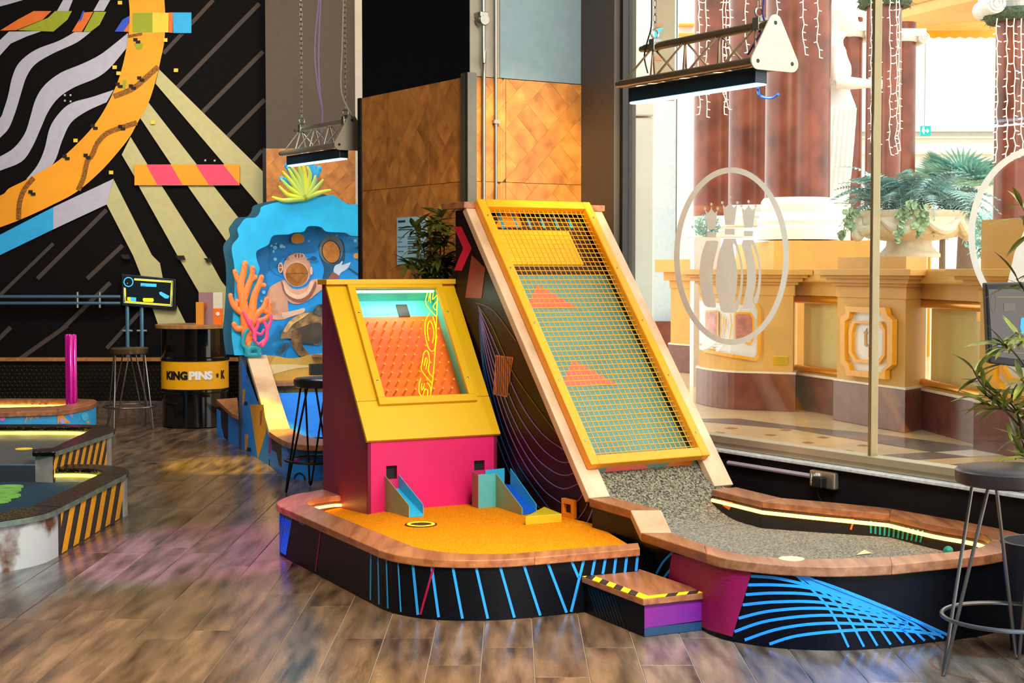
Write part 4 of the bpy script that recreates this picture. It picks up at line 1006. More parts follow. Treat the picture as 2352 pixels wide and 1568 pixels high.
# ================================================================== the arcade outside the window
CRM = mat('cream_stone', (222, 172, 88), 0.6, var=0.04, scale=3); GOLD = mat('gold_paint', (244, 172, 16), 0.35, var=0.03); WMAR = mat('white_marble', (232, 234, 232), 0.35, var=0.03, scale=4)
BRN = mat('brown_marble', (116, 64, 52), 0.22, var=0.14, scale=6); RED = mat('red_marble', (128, 68, 48), 0.28, var=0.22, scale=3.5, detail=8); PLAS = mat('white_plaster', (240, 240, 236), 0.6)
STONE = mat('pale_urn_stone', (226, 218, 196), 0.7, var=0.05, bump=0.2, bscale=30)
# floor
W_ = lambda t, c: WP + AX * t + CR * c
mf_ = struct('floor_arcade', MB().extr([W_(-2.2, 0.14), W_(4.0, 0.14), W_(4.0, 0.14) + V(9, 0, 0), V(30, 45, 0), V(-2, 45, 0), W_(-8, 1.2)], (0, 0, -0.05)), mat('cream_floor_tile', (226, 196, 148), 0.18, var=0.05, scale=3), 'polished cream tile floor of the arcade outside')
Z11 = lambda x, y, z=0.002: G(1600 + x / 3.1277, 980 + y / 3.1277, z)
GRYT = mat('grey_floor_tile', (116, 112, 104), 0.2, var=0.08, scale=4); PALT = mat('pale_floor_tile', (236, 224, 200), 0.2); RUST = mat('rust_inset_tile', (170, 104, 74), 0.25)
for q in [[(-200, -60), (300, -60), (760, 0), (1260, 45), (2020, 145), (2020, 162), (1700, 182), (1250, 108), (700, 18)], [(1060, 215), (1700, 180), (1960, 214), (1280, 254)], [(1560, 292), (1900, 262), (2400, 330), (2300, 380), (1880, 330)]]:
    part('band_tile', MB().ngon([Z11(*p) for p in q]), GRYT, mf_)
part('band_tile', MB().ngon([Z11(*p) for p in [(1700, 181), (2020, 161), (2250, 200), (1960, 214)]]), PALT, mf_)
for x, y in [(530, 57), (640, 22), (800, 112), (910, 75), (1200, 132), (1085, 172), (395, 95), (250, 8), (160, 40), (660, 152)]:
    part('inset_tile', MB().ngon([Z11(x - 50, y), Z11(x + 5, y + 7), Z11(x + 52, y + 1), Z11(x - 8, y - 7)]), RUST, mf_)
def offp(poly, d):
    n = len(poly); out = []
    ar = sum(poly[i].x * poly[(i + 1) % n].y - poly[(i + 1) % n].x * poly[i].y for i in range(n))
    sg = 1 if ar > 0 else -1
    for i in range(n):
        p, a, b = poly[i], poly[i - 1], poly[(i + 1) % n]
        e1 = (p - a); e2 = (b - p); e1.z = e2.z = 0; e1.normalize(); e2.normalize()
        n1 = Vector((e1.y, -e1.x, 0)) * sg; n2 = Vector((e2.y, -e2.x, 0)) * sg
        m = n1 + n2; m = m / max(m.dot(n1), 0.35); out.append(Vector((p.x, p.y, 0)) + m * d)
    return out
def prism(poly, z0, z1): return MB().extr([Vector((p.x, p.y, z0)) for p in poly], (0, 0, z1 - z0))
CORN = [(1.19, 1.30, 0.015), (1.30, 1.33, 0.05), (1.33, 1.37, 0.10), (1.37, 1.40, 0.15), (1.40, 1.46, 0.20)]
def pier(name, label, poly, top=1.57, zb=0.385, corn=CORN):
    t = thing(name, label, 'balustrade', (sum((p.x for p in poly)) / len(poly), sum((p.y for p in poly)) / len(poly), 0))
    part('marble_base', prism(offp(poly, 0.03), 0, zb), BRN, t, bevel=0.006)
    part('base_cap', prism(offp(poly, 0.035), zb, zb + 0.02), PALT, t)
    part('body', prism(poly, zb + 0.02, 1.19), CRM, t)
    for z0, z1, d in corn: part('cornice', prism(offp(poly, d), z0, z1), CRM, t, bevel=0.006)
    if top: part('top_block', prism(offp(poly, 0.0), 1.46, top), CRM, t)
    return t
g = lambda x, y: G(x, y, 0)
# middle pier with the gold plaque
P4, P5, P6 = g(1921, 964), g(2077, 993), g(2124, 983)
p2 = pier('balustrade_pier', 'cream stone pier with gold framed plaque and urn on top', [P4, P5, P6, P6 + (P4 - P5)])
F2 = Fr(P4, P5 - P4, UP); F2.n = F2.n if F2.n.y < 0 else -F2.n
Zp = lambda x, y, c=0.0: F2.at(1780 + x / 3.733, 580 + y / 3.733, c)
def plaque(t, F, outer, inner, o2, i2, zp):
    part('plaque_field', MB().extr([zp(x, y, 0.004) for x, y in outer], F.n * 0.01), WMAR, t)
    for o_, i_, th in ((outer, inner, 0.05), (o2, i2, 0.035)):
        n = len(o_); A = [zp(x, y, 0.014) for x, y in o_]; B = [zp(x, y, 0.014) for x, y in i_]; A.append(A[0]); B.append(B[0])
        up = F.n * th; mb = MB(); m = n + 1
        mb.add(A + B + [p + up for p in A] + [p + up for p in B], [f for i in range(n) for f in ((i, i + 1, m * 2 + i + 1, m * 2 + i), (m + i, m * 3 + i, m * 3 + i + 1, m + i + 1), (m * 2 + i, m * 2 + i + 1, m * 3 + i + 1, m * 3 + i))])
        part('gold_frame', mb, GOLD, t)
OUT = [(640, 460), (985, 470), (1000, 530), (1048, 575), (1045, 960), (985, 1010), (985, 1085), (650, 1050), (640, 985), (598, 940), (598, 555), (645, 520)]
INN = [(680, 508), (950, 520), (965, 570), (1003, 605), (1000, 965), (950, 1005), (945, 1035), (680, 1005), (670, 950), (637, 915), (637, 590), (672, 560)]
O2 = [(690, 585), (935, 592), (972, 665), (970, 880), (920, 955), (705, 935), (658, 860), (658, 665)]; I2 = [(710, 605), (915, 612), (950, 672), (945, 870), (905, 930), (720, 910), (685, 850), (685, 680)]
plaque(p2, F2, OUT, INN, O2, I2, Zp)
part('emblem', MB().extr([Zp(x, y, 0.015) for x, y in [(792, 648), (790, 676), (800, 688), (790, 698), (790, 775), (798, 796), (786, 806), (772, 790), (772, 700), (764, 682), (780, 672)]], F2.n * 0.008), mat('bronze_emblem', (196, 130, 20), 0.4), p2)
part('emblem', MB().extr([Zp(x, y, 0.015) for x, y in [(808, 790), (825, 755), (845, 732), (866, 735), (878, 765), (872, 802), (858, 792), (845, 830), (842, 897), (808, 894)]], F2.n * 0.008), mat('bronze_emblem', (196, 130, 20), 0.4), p2)
# first pier: a curved front with the marble panel
c0 = [g(1605, 925), g(1640, 934), (g(1690, 940)), g(1750, 942)]
arc = smoothpath(c0, 4)
p1 = pier('balustrade_pier', 'curved cream pier with gold framed red marble panel', arc + [g(1820, 945), g(1830, 925), g(1640, 905)], top=None)
pj = wallproj([(p.x, p.y) for p in arc], 0.02); pj2 = wallproj([(p.x, p.y) for p in arc], 0.05); pj3 = wallproj([(p.x, p.y) for p in arc], 0.06)
z12 = lambda l: [(1540 + x / 3.266, 380 + y / 3.266) for x, y in l]
part('panel_field', blob(MB(), pj, z12([(190, 1000), (640, 1030), (670, 1075), (668, 1400), (640, 1462), (250, 1390), (190, 1370)]), 4), WMAR, p1)
for pts, w in [([(215, 1000), (400, 1012), (640, 1032), (668, 1080), (664, 1400), (640, 1455), (420, 1420), (250, 1388)], 7.5), ([(262, 1092), (355, 1092), (355, 1290)], 3.5), ([(480, 1105), (600, 1108), (622, 1150), (618, 1305), (600, 1335), (560, 1330)], 4.5), ([(262, 1100), (266, 1250)], 2.5), ([(480, 1110), (484, 1300)], 2.5), ([(190, 1335), (225, 1342)], 5)]:
    part('gold_frame', stroke(MB(), pj2, z12(pts), w, 5), GOLD, p1)
PMAR = mat('rosy_marble', (198, 130, 118), 0.3, var=0.2, scale=10)
part('marble_inlay', blob(MB(), pj2, z12([(268, 1098), (350, 1098), (350, 1285), (272, 1250)]), 3), PMAR, p1)
part('marble_inlay', blob(MB(), pj2, z12([(486, 1115), (595, 1115), (612, 1150), (608, 1300), (490, 1302)]), 3), PMAR, p1)
for pts in [[(385, 1110), (378, 1180), (390, 1290)], [(450, 1110), (458, 1200), (446, 1300)], [(415, 1150), (412, 1250)], [(400, 1130), (398, 1200)]]:
    part('fluting', stroke(MB(), pj2, z12(pts), 2.2, 4), GOLD, p1)
# socket plate on the first pier
F1 = Fr(g(1750, 942), g(1820, 945) - g(1750, 942), UP); F1.n = F1.n if F1.n.y < 0 else -F1.n
(sa, sb), (sa1, sb0) = F1.px(1776, 817), F1.px(1810, 838)
part('brass_socket', MB().fbox(F1, sa, sa1, sb0, sb, 0.0, 0.02), mat('brass_plate', (226, 190, 30), 0.3, 0.4), p1, bevel=0.003)
# third pier at the right edge
P8 = g(2247, 1033); bd = (P5 - P4).normalized(); perp = Vector((-bd.y, bd.x, 0)); perp = perp if perp.x > 0 else -perp
p3 = pier('balustrade_pier', 'cream stone pier behind the screen at the right edge', [P8, P8 + bd * 1.3, P8 + bd * 1.3 + perp * 0.7, P8 + perp * 0.7], top=1.85)
F3 = Fr(P8, bd, UP); F3.n = F3.n if F3.n.y < 0 else -F3.n
dd = F2.px(1780 + 598 / 3.733, 760)[0]
Zq = lambda x, y, c=0.0: F3(*(lambda q: (q[0] + 0.03, q[1]))(F2.px(1780 + x / 3.733, 580 + y / 3.733, c)), c)
plaque(p3, F3, OUT, INN, O2, I2, Zq)
# far pier at the left
q0, q1 = g(1540, 852), g(1598, 858)
p0 = pier('balustrade_pier', 'distant cream pier beside the white wall', [q0, q1, q1 + V(0.4, 1.2, 0), q0 + V(0.3, 1.2, 0)], top=None, corn=[(1.19, 1.3, 0.02), (1.3, 1.42, 0.10), (1.42, 1.6, 0.22)])
# glass balustrade panels between the piers
BRS = mat('brass_rail', (220, 160, 40), 0.22, 0.75); FGL = mat('frosted_cream_glass', (228, 216, 150), 0.15, var=0.02, coat=0.5)
def glasspanel(a, b, label, plate=False):
    t = thing('glass_balustrade', label, 'balustrade', (a + b) / 2)
    d = (b - a).normalized(); F = Fr(a, d, UP); F.n = F.n if F.n.y < 0 else -F.n; L = (b - a).length
    part('marble_base', MB().fbox(F, 0, L, 0, 0.36, -0.25, 0.0), BRN, t)
    part('base_cap', MB().fbox(F, 0, L, 0.36, 0.385, -0.25, 0.02), PALT, t)
    part('lintel', MB().fbox(F, 0, L, 1.19, 1.46, -0.30, 0.02), CRM, t)
    part('cornice', MB().fbox(F, 0, L, 1.33, 1.46, 0.02, 0.12), CRM, t, bevel=0.02)
    part('back_wall', MB().fbox(F, 0, L, 0.385, 1.19, -0.30, -0.26), CRM, t)
    part('glass_panel', MB().fbox(F, 0.04, L - 0.02, 0.44, 1.13, -0.10, -0.085), FGL, t)
    part('rail', MB().cyl(F(0, 0.42, -0.03), F(L, 0.42, -0.03), 0.045, 12), BRS, t, smooth=True)
    part('rail', MB().cyl(F(0, 1.15, -0.03), F(L, 1.15, -0.03), 0.045, 12), BRS, t, smooth=True)
    if plate: part('brass_plate', MB().fbox(F, L * 0.66, L * 0.8, 1.02, 1.10, -0.085, -0.08), BRS, t)
glasspanel(g(1824, 938), g(1921, 958) + V(0.05, 0, 0), 'frosted glass balustrade panel between curved and plaque piers')
glasspanel(g(2112, 985), P8 + perp * 0.12 + bd * 0.02, 'frosted glass balustrade panel right of the plaque pier', True)
# plinth behind for the columns
solo('column_plinth', MB().box(D(1757, 600, 18.2).x, D(1985, 600, 18.2).x, 17.6, 20.6, 0, D(1800, 552, 17.6).z), CRM, 'cream plinth carrying the large red column and statue', 'plinth')
# red columns
def column(px, half, Y, ybot, label, ztop=9.0, base=None, cap=None):
    c = D(px, ybot, Y); r = half / FPX * Y
    t = thing('marble_column', label, 'column', (c.x, c.y, c.z))
    part('shaft', MB().lathe([(r, c.z), (r * 0.97, ztop)], 40, (c.x, c.y, 0)), RED, t, smooth=True)
    if base:
        h = c.z - D(px, base, Y).z; z0 = c.z - h
        part('base', MB().lathe([(r * 1.28, z0), (r * 1.28, z0 + h * 0.28), (r * 1.2, z0 + h * 0.34), (r * 1.24, z0 + h * 0.45), (r * 1.16, z0 + h * 0.55), (r * 1.08, z0 + h * 0.66), (r * 1.12, z0 + h * 0.78), (r * 1.10, z0 + h * 0.92), (r * 1.02, z0 + h)], 40, (c.x, c.y, 0)), PLAS, t, smooth=True)
    if cap:
        z0 = D(px, cap, Y).z; hh = r * 0.75
        part('capital', MB().lathe([(r, z0), (r * 1.12, z0 + hh * 0.2), (r * 1.2, z0 + hh * 0.5)], 24, (c.x, c.y, 0)).box(c.x - r * 1.5, c.x + r * 1.5, c.y - r * 1.2, c.y + r * 1.2, z0 + hh * 0.5, z0 + hh * 1.3), PLAS, t)
        for s_ in (-1, 1):
            pts = []
            for k in range(26):
                th = k * 0.55; rr = r * 0.42 * (1 - k / 30)
                pts.append((c.x + s_ * (r * 1.35 + rr * math.cos(th) * 1), c.y - r * 1.15, z0 + hh * 0.35 + rr * math.sin(th)))
            part('volute', MB().cyl((c.x + s_ * r * 1.35, c.y - r * 1.1, z0 + hh * 0.35), (c.x + s_ * r * 1.35, c.y + r * 1.1, z0 + hh * 0.35), r * 0.44, 18).tube(pts, r * 0.06, 5), PLAS, t, smooth=True)
    return t, c, r
column(1831, 74, 18.2, 455, 'thick red marble column on a tall moulded white base', base=551)
column(1733, 60, 20.5, 472, 'red marble column between the two beside it', base=520)
column(1652, 60, 22.5, 497, 'leftmost red marble column in front of the white wall', base=545)
column(1945, 32, 24.0, 560, 'slim red column behind the white statue', ztop=D(1945, 88, 24).z + 0.3, cap=88)
tE, cE, rE = column(2026, 40, 19.0, 470, 'red column hung with icicle lights behind the mullion')
column(2072, 28, 24.0, 470, 'slim red column with scroll capital right of the mullion', ztop=D(2072, 98, 24).z + 0.3, cap=98)
tG, cG, rG = column(2332, 50, 15.4, 527, 'red column with scroll capital at the right edge', ztop=D(2332, 32, 15.4).z + 0.1, cap=30)
# garlands
GRN = mat('garland_green', (74, 90, 66), 0.8, var=0.3, scale=40)
def garland(c, r, z, label):
    t = thing('garland', label, 'garland', (c.x, c.y, z))
    mb = MB(); rn = random.Random(int(c.x * 100))
    part('rope', MB().tube([(c.x + (r + 0.05) * math.cos(k * 0.314), c.y + (r + 0.05) * math.sin(k * 0.314), z) for k in range(20)], 0.07, 6, closed=True), GRN, t)
    for k in range(260):
        th = rn.random() * 6.283; p = V(c.x + (r + 0.06) * math.cos(th), c.y + (r + 0.06) * math.sin(th), z)
        d = V(rn.uniform(-1, 1), rn.uniform(-1, 1), rn.uniform(-1, 1)).normalized() * rn.uniform(0.08, 0.15)
        s_ = d.orthogonal().normalized() * 0.012
        mb.add([p + s_, p - s_, p + d], [(0, 1, 2)])
    part('needles', mb, GRN, t, kind='stuff', fixn=False)
garland(cE, rE, D(2026, 6, 19).z, 'green fir garland round the column behind the mullion')
garland(cG, rG, D(2332, 38, 15.4).z, 'green fir garland below the scroll capital at right')
# icicle lights
WIRE_W = mat('white_light_wire', (240, 238, 228), 0.5); BULB = emis('icicle_bulb', (255, 250, 236), 1.2)
def icicle(px, y0, y1, Y, where):
    rn = random.Random(px * 7 + y1); p0 = D(px, y0, Y); t = thing('icicle_light_string', where, 'light string', D(px, y1, Y), group='icicle light strings')
    n = max(4, int((y1 - y0) / 17)); pts = []; bm_ = MB()
    for k in range(n + 1):
        y = lerp(y0, y1, k / n); p = D(px + rn.uniform(-2, 2) + (4 * math.sin(k * 0.9) if k > n - 3 else 0), y, Y); pts.append(p)
        if k:
            s_ = rn.choice((-1, 1)); d = V(s_ * 0.045, -0.01, -0.012)
            bm_.tube([p, p + d * 0.8], [0.006, 0.003], 4)
    part('wire', MB().tube(pts, 0.0055, 4), WIRE_W, t)
    part('bulbs', bm_, BULB, t, kind='stuff')
ORD = ['first', 'second', 'third', 'fourth', 'fifth', 'sixth']
for lst, Y, y0, w in [([(1605, 262), (1622, 268), (1661, 262), (1668, 250), (1676, 160)], 17.4, -30, 'before the left red columns'), ([(1713, 120), (1785, 90), (1845, 125), (1878, 132)], 17.0, -30, 'before the thick red column'),
                      ([(2001, 352), (2008, 330), (2020, 330), (2044, 355), (2060, 352), (2066, 345)], 18.4, -30, 'on the column by the mullion'), ([(2290, 372), (2313, 370), (2330, 368), (2346, 360)], 14.7, 42, 'on the column at the right edge')]:
    for i, (px, y1) in enumerate(lst): icicle(px, y0, y1, Y, '%s icicle light string from the left %s' % (ORD[i], w))
# statue
sY = 18.7
def sring(y, xl, xr, dz=0.8, n=20):
    a, b = D(xl, y, sY), D(xr, y, sY); c = (a + b) / 2; rx = (b.x - a.x) / 2
    return [c + V(rx * math.cos(k * 2 * math.pi / n), rx * dz * math.sin(k * 2 * math.pi / n), 0) for k in range(n)]
def loft(mb, rings):
    n = len(rings[0]); k = len(mb.v)
    mb.add([p for r in rings for p in r], [(i * n + j, i * n + (j + 1) % n, (i + 1) * n + (j + 1) % n, (i + 1) * n + j) for i in range(len(rings) - 1) for j in range(n)] + [tuple(range(n - 1, -1, -1)), tuple((len(rings) - 1) * n + j for j in range(n))])
sb_ = MB()
loft(sb_, [sring(*r) for r in [(470, 1868, 1935, 0.9), (400, 1872, 1944, 0.9), (330, 1876, 1956, 0.9), (280, 1880, 1966, 0.9), (245, 1884, 1966, 0.85), (210, 1892, 1953, 0.8), (190, 1892, 1950, 0.85), (170, 1890, 1956, 0.9), (152, 1890, 1955, 0.95), (130, 1893, 1946, 1.05), (112, 1900, 1942, 1.1), (103, 1908, 1936, 0.9)]])
loft(sb_, [sring(*r) for r in [(115, 1910, 1938, 0.9), (92, 1912, 1937, 0.9), (78, 1912, 1945, 0.9)]])
def sball(x, y, rpx, sc=(1, 1, 1)): sb_.ball(D(x, y, sY), rpx / FPX * sY, 10, sc)
sball(1938, 42, 33, (1.0, 0.8, 1.12)); sball(1952, 58, 24, (0.9, 0.75, 1.1)); sball(1958, 76, 10, (1, 0.8, 0.8)); sball(1972, 57, 5, (1, 0.8, 1.5)); sball(1967, 68, 5, (1, 1.2, 0.6)); sball(1915, 66, 17, (1, 1, 1.1))
for k in range(9):
    a = k / 8; pts = [D(1966 - 40 * a, 12 + 6 * math.sin(k) + 20 * a * a, sY) + V(0, -0.14 + 0.02 * k * 0, 0), D(1945 - 36 * a, 30 + 22 * a, sY) + V(0, -0.15, 0), D(1925 - 22 * a, 48 + 30 * a, sY) + V(0, -0.12, 0), D(1912 - 8 * a, 70 + 34 * a, sY) + V(0, -0.07, 0)]
    sb_.tube(smoothpath(pts, 3), 0.022, 6)
sb_.tube(smoothpath([D(1920, 118, sY) + V(0, -0.16, 0), D(1908, 155, sY) + V(0, -0.22, 0), D(1912, 193, sY) + V(0, -0.24, 0)], 4), [0.10] * 4 + [0.09] * 5, 12)
sb_.tube(smoothpath([D(1909, 193, sY) + V(0, -0.24, 0), D(1945, 197, sY) + V(0, -0.26, 0), D(1984, 198, sY) + V(0, -0.26, 0)], 4), [0.088, 0.086, 0.083, 0.08, 0.076, 0.07, 0.064, 0.058, 0.052], 12)
hp = D(1993, 198, sY) + V(0, -0.26, 0); sb_.ball(hp, 0.062, 10, (1.1, 0.6, 1.0))
for k in range(4):
    dz = 0.045 - k * 0.03
    sb_.tube([hp + V(0.03, 0, dz), hp + V(0.085 + 0.008 * (1.5 - abs(k - 1.5)), -0.02, dz + 0.008), hp + V(0.10, -0.05, dz - 0.022)], [0.018, 0.017, 0.013], 7)
sb_.tube([hp + V(-0.02, -0.02, 0.05), hp + V(0.02, -0.05, 0.085), hp + V(0.065, -0.06, 0.075)], [0.02, 0.018, 0.013], 7)
for k in range(7):
    x = 1885 + k * 11
    sb_.tube(smoothpath([D(x + 4, 250, sY) + V(0, -0.20, 0), D(x - 2, 330, sY) + V(0, -0.20, 0), D(x - 8, 400, sY) + V(0, -0.19, 0), D(x - 14, 468, sY) + V(0, -0.18, 0)], 3), 0.03, 6)
stt = solo('statue', sb_, mat('statue_plaster', (244, 244, 240), 0.6), 'white classical statue of a draped woman reaching forward', 'statue', smooth='all')
rm = stt.modifiers.new('fuse', 'REMESH'); rm.mode = 'VOXEL'; rm.voxel_size = 0.014; rm.use_smooth_shade = True
sm_ = stt.modifiers.new('soften', 'SMOOTH'); sm_.iterations = 3; sm_.factor = 0.5
zs0 = D(1900, 470, sY).z
solo('statue_plinth', MB().box(D(1862, 470, sY).x, D(1942, 470, sY).x, sY - 0.3, sY + 0.3, D(1800, 552, 17.6).z, zs0), PLAS, 'white block plinth below the statue', 'plinth')
# urn with ferns on the plaque pier
uc = F2(0.62, 0, -0.42); uz = 1.57; uY = uc.y; uc.x = D(2088, 560, uY).x
ur = thing('stone_urn', 'pale carved stone urn with fern on the plaque pier', 'urn', (uc.x, uc.y, uz))
m_ = uY / FPX
zz_ = lambda y: D(2088, y, uY).z - (D(2088, 590, uY).z - uz)
part('foot', MB().lathe([(70 * m_, uz), (70 * m_, zz_(582)), (62 * m_, zz_(577)), (52 * m_, zz_(565)), (50 * m_, zz_(552))], 40, (uc.x, uc.y, 0)), STONE, ur, smooth=True)
part('bowl', MB().lathe([(50 * m_, zz_(553)), (95 * m_, zz_(546)), (118 * m_, zz_(530)), (125 * m_, zz_(512)), (122 * m_, zz_(500)), (128 * m_, zz_(494)), (130 * m_, zz_(486)), (112 * m_, zz_(484)), (108 * m_, zz_(500))], 48, (uc.x, uc.y, 0)), STONE, ur, smooth=True)
for k in range(5):
    a0 = math.pi * (1.02 + k * 0.24); a1 = a0 + math.pi * 0.24
    part('swag', MB().tube([(uc.x + 126 * m_ * math.cos(lerp(a0, a1, t)), uc.y + 126 * m_ * math.sin(lerp(a0, a1, t)), zz_(505 + 26 * math.sin(math.pi * t))) for t in [i / 8 for i in range(9)]], [0.02, 0.03, 0.04, 0.045, 0.05, 0.045, 0.04, 0.03, 0.02], 8), STONE, ur, smooth=True)
for s_ in (-1, 1):
    hx = uc.x + s_ * 118 * m_
    part('lion_mask', MB().ball((hx, uc.y - 0.1, zz_(522)), 0.085, 10, (0.8, 0.9, 1.3)).ball((hx + s_ * 0.03, uc.y - 0.14, zz_(540)), 0.06, 8), STONE, ur, smooth='all')
FERN = mat('blue_green_fern', (156, 190, 186), 0.7, var=0.25, scale=6, rnd=0.3)
def frond_mesh(L=0.5, n=13):
    mb = MB(); pts = [V(L * t, 0, 0.22 * L * math.sin(t * 2.2) - 0.35 * L * t * t) for t in [i / n for i in range(n + 1)]]
    mb.tube(pts, [0.006 * (1 - i / n) + 0.002 for i in range(n + 1)], 4)
    for i in range(1, n + 1):
        w = 0.12 * math.sin(math.pi * min(0.98, 0.12 + 0.88 * i / n)) + 0.012; p = pts[i]
        for s_ in (-1, 1):
            a = V(0.03, s_ * w, -0.015); mb.add([p - V(0.018, 0, 0), p + a, p + V(0.018, 0, 0)], [(0, 1, 2)])
    return mb
fmesh = _mesh('frond', frond_mesh(), V(0, 0, 0), FERN, False, fixn=False)
fr_ = thing('fern', 'bushy blue-green fern spilling over the stone urn', 'fern', (uc.x, uc.y, zz_(486)))
rn = random.Random(3)
for k in range(150):
    o = bpy.data.objects.new('frond', fmesh); COL.objects.link(o); o.parent = fr_
    th = rn.random() * 2 * math.pi; r_ = rn.random() * 0.42
    o.location = (r_ * math.cos(th) * 1.0, r_ * math.sin(th) * 0.7, rn.uniform(0.0, 0.22))
    o.rotation_euler = (rn.uniform(-0.5, 0.5), rn.uniform(-0.75, 0.35) + 0.4 * (r_ > 0.3), th + rn.uniform(-0.5, 0.5))
    s_ = rn.uniform(0.55, 0.95); o.scale = (s_, s_, s_)
IVY = mat('variegated_ivy', (150, 180, 140), 0.6, var=0.3, scale=30, rnd=0.3)
iv = thing('ivy', 'variegated ivy trailing over the rim of the stone urn', 'ivy', (uc.x, uc.y, zz_(486)))
leaf = MB().add([V(0, 0, 0), V(0.035, 0.02, 0.004), V(0.028, 0.052, 0), V(0, 0.075, -0.012), V(-0.028, 0.052, 0), V(-0.035, 0.02, 0.004)], [(0, 1, 2), (0, 2, 3), (0, 3, 4), (0, 4, 5)])
lm = _mesh('leaf', leaf, V(0, 0, 0), IVY, False, fixn=False)
for (px, ya, yb) in [(1940, 480, 545), (1955, 470, 520), (2062, 470, 550), (2070, 470, 530), (2110, 470, 540), (2118, 465, 530), (2090, 455, 490)]:
    front = uc.y - 0.55 if px > 2000 else uc.y - 0.2
    pts = [D(px + 5 * math.sin(k), lerp(ya, yb, k / 5), front) for k in range(6)]
    part('stem', MB().tube(pts, 0.004, 4), IVY, iv)
    for k in range(9):
        q_ = pts[min(5, int(k * 0.6))].lerp(pts[min(5, int(k * 0.6) + 1)], rn.random())
        o = bpy.data.objects.new('leaf', lm); COL.objects.link(o); o.parent = iv; o.location = q_ + V(rn.uniform(-.03, .03), -0.01, 0) - ORG[iv.name]
        o.rotation_euler = (rn.uniform(-2.4, -1.2), rn.uniform(-0.6, 0.6), rn.uniform(-1.5, 1.5)); s_ = rn.uniform(0.8, 1.3); o.scale = (s_, s_, s_)
# palm, bushes and lantern beyond
PALM = mat('hazed_teal_palm', (150, 205, 195), 0.6, var=0.2, scale=5, rnd=0.2)  # haze over the distant leaves is put into this pale colour
pc = D(2215, 430, 24.0)
pl = thing('fan_palm', 'fan palm with spiky teal leaves beyond the fern', 'palm', (pc.x, pc.y, 0))
part('trunk', MB().tube([(pc.x, pc.y, 0), (pc.x + 0.05, pc.y, pc.z)], [0.16, 0.11], 10), mat('palm_trunk', (120, 100, 80), 0.9, bump=0.5), pl, smooth=True)
def fan(mb, c, d, R, n=15):
    d = d.normalized(); a = d.orthogonal().normalized() if abs(d.z) > 0.95 else V(0, 0, 1).cross(d).normalized(); u = d.cross(a)
    for k in range(n):
        th = lerp(-1.25, 1.25, k / (n - 1)); v = (d * math.cos(th) + a * math.sin(th)).normalized(); s_ = (a * math.cos(th) - d * math.sin(th)) * 0.025
        m1 = c + v * R * 0.55; mb.add([c, m1 + s_, m1 - s_ + u * 0.012, c + v * R + V(0, 0, -0.05)], [(0, 1, 3), (0, 3, 2)])
for k in range(26):
    th = k * 2.4; el = 0.15 + 0.75 * ((k * 7) % 10) / 10
    d = V(math.cos(th) * math.cos(el), math.sin(th) * math.cos(el), math.sin(el)); c = pc + d * 0.30
    mb = MB().tube([pc, c], 0.012, 5); fan(mb, c, d, 0.58)
    part('palm_leaf', mb, PALM, pl, fixn=False)
def bush(px, py, Y, rpx, label, sc=(1, 1, 0.8), n=420, m=None):
    c = D(px, py, Y); r = rpx / FPX * Y; t = thing('bush', label, 'bush', (c.x, c.y, c.z - r)); mb = MB(); rr = random.Random(px)
    for k in range(n):
        d = V(rr.gauss(0, 1), rr.gauss(0, 1), rr.gauss(0, 1)).normalized(); p = c + V(d.x * sc[0], d.y * sc[1], d.z * sc[2]) * r * rr.uniform(0.5, 1.0)
        e = V(rr.gauss(0, 1), rr.gauss(0, 1), rr.gauss(0, 1)).normalized(); f = e.orthogonal().normalized(); L = r * 0.22
        mb.add([p - f * L * 0.3, p + e * L, p + f * L * 0.3, p - e * L * 0.4], [(0, 1, 2, 3)])
    part('foliage', mb, m or PALM, t, kind='stuff', fixn=False)
    if px > 1700: part('trunk', MB().tube([(c.x, c.y, 0), (c.x, c.y, c.z)], [0.06, 0.04], 8), MATS['palm_trunk'], t)
    return t
bush(1622, 520, 19.5, 34, 'pale teal bush behind the skittle sticker')
solo('planter_box', MB().box(D(1590, 548, 19.5).x, D(1650, 548, 19.5).x, 19.3, 19.7, 0.0, D(1600, 545, 19.5).z), PLAS, 'white planter under the teal bush behind the sticker', 'planter')
bush(2262, 540, 21.0, 60, 'dense teal shrub beside the red column at right', (0.8, 0.8, 1.0))
bush(2165, 520, 22.0, 40, 'teal shrub partly hidden behind the stone urn')
ln = thing('lantern', 'ornate gold lantern in front of the bright far wall', 'lantern', D(2137, 392, 26))
lc = D(2137, 390, 26); q = 26 / FPX
part('body', MB().lathe([(4 * q, lc.z), (11 * q, lc.z + 4 * q), (14 * q, lc.z + 24 * q), (16 * q, lc.z + 27 * q), (9 * q, lc.z + 33 * q), (8 * q, lc.z + 38 * q), (3 * q, lc.z + 40 * q)], 8, (lc.x, lc.y, 0)), mat('old_gold', (214, 160, 50), 0.35, 0.5), ln)
part('post', MB().cyl((lc.x, lc.y, 0), (lc.x, lc.y, lc.z), 0.03, 8), mat('old_gold', (214, 160, 50), 0.35, 0.5), ln)
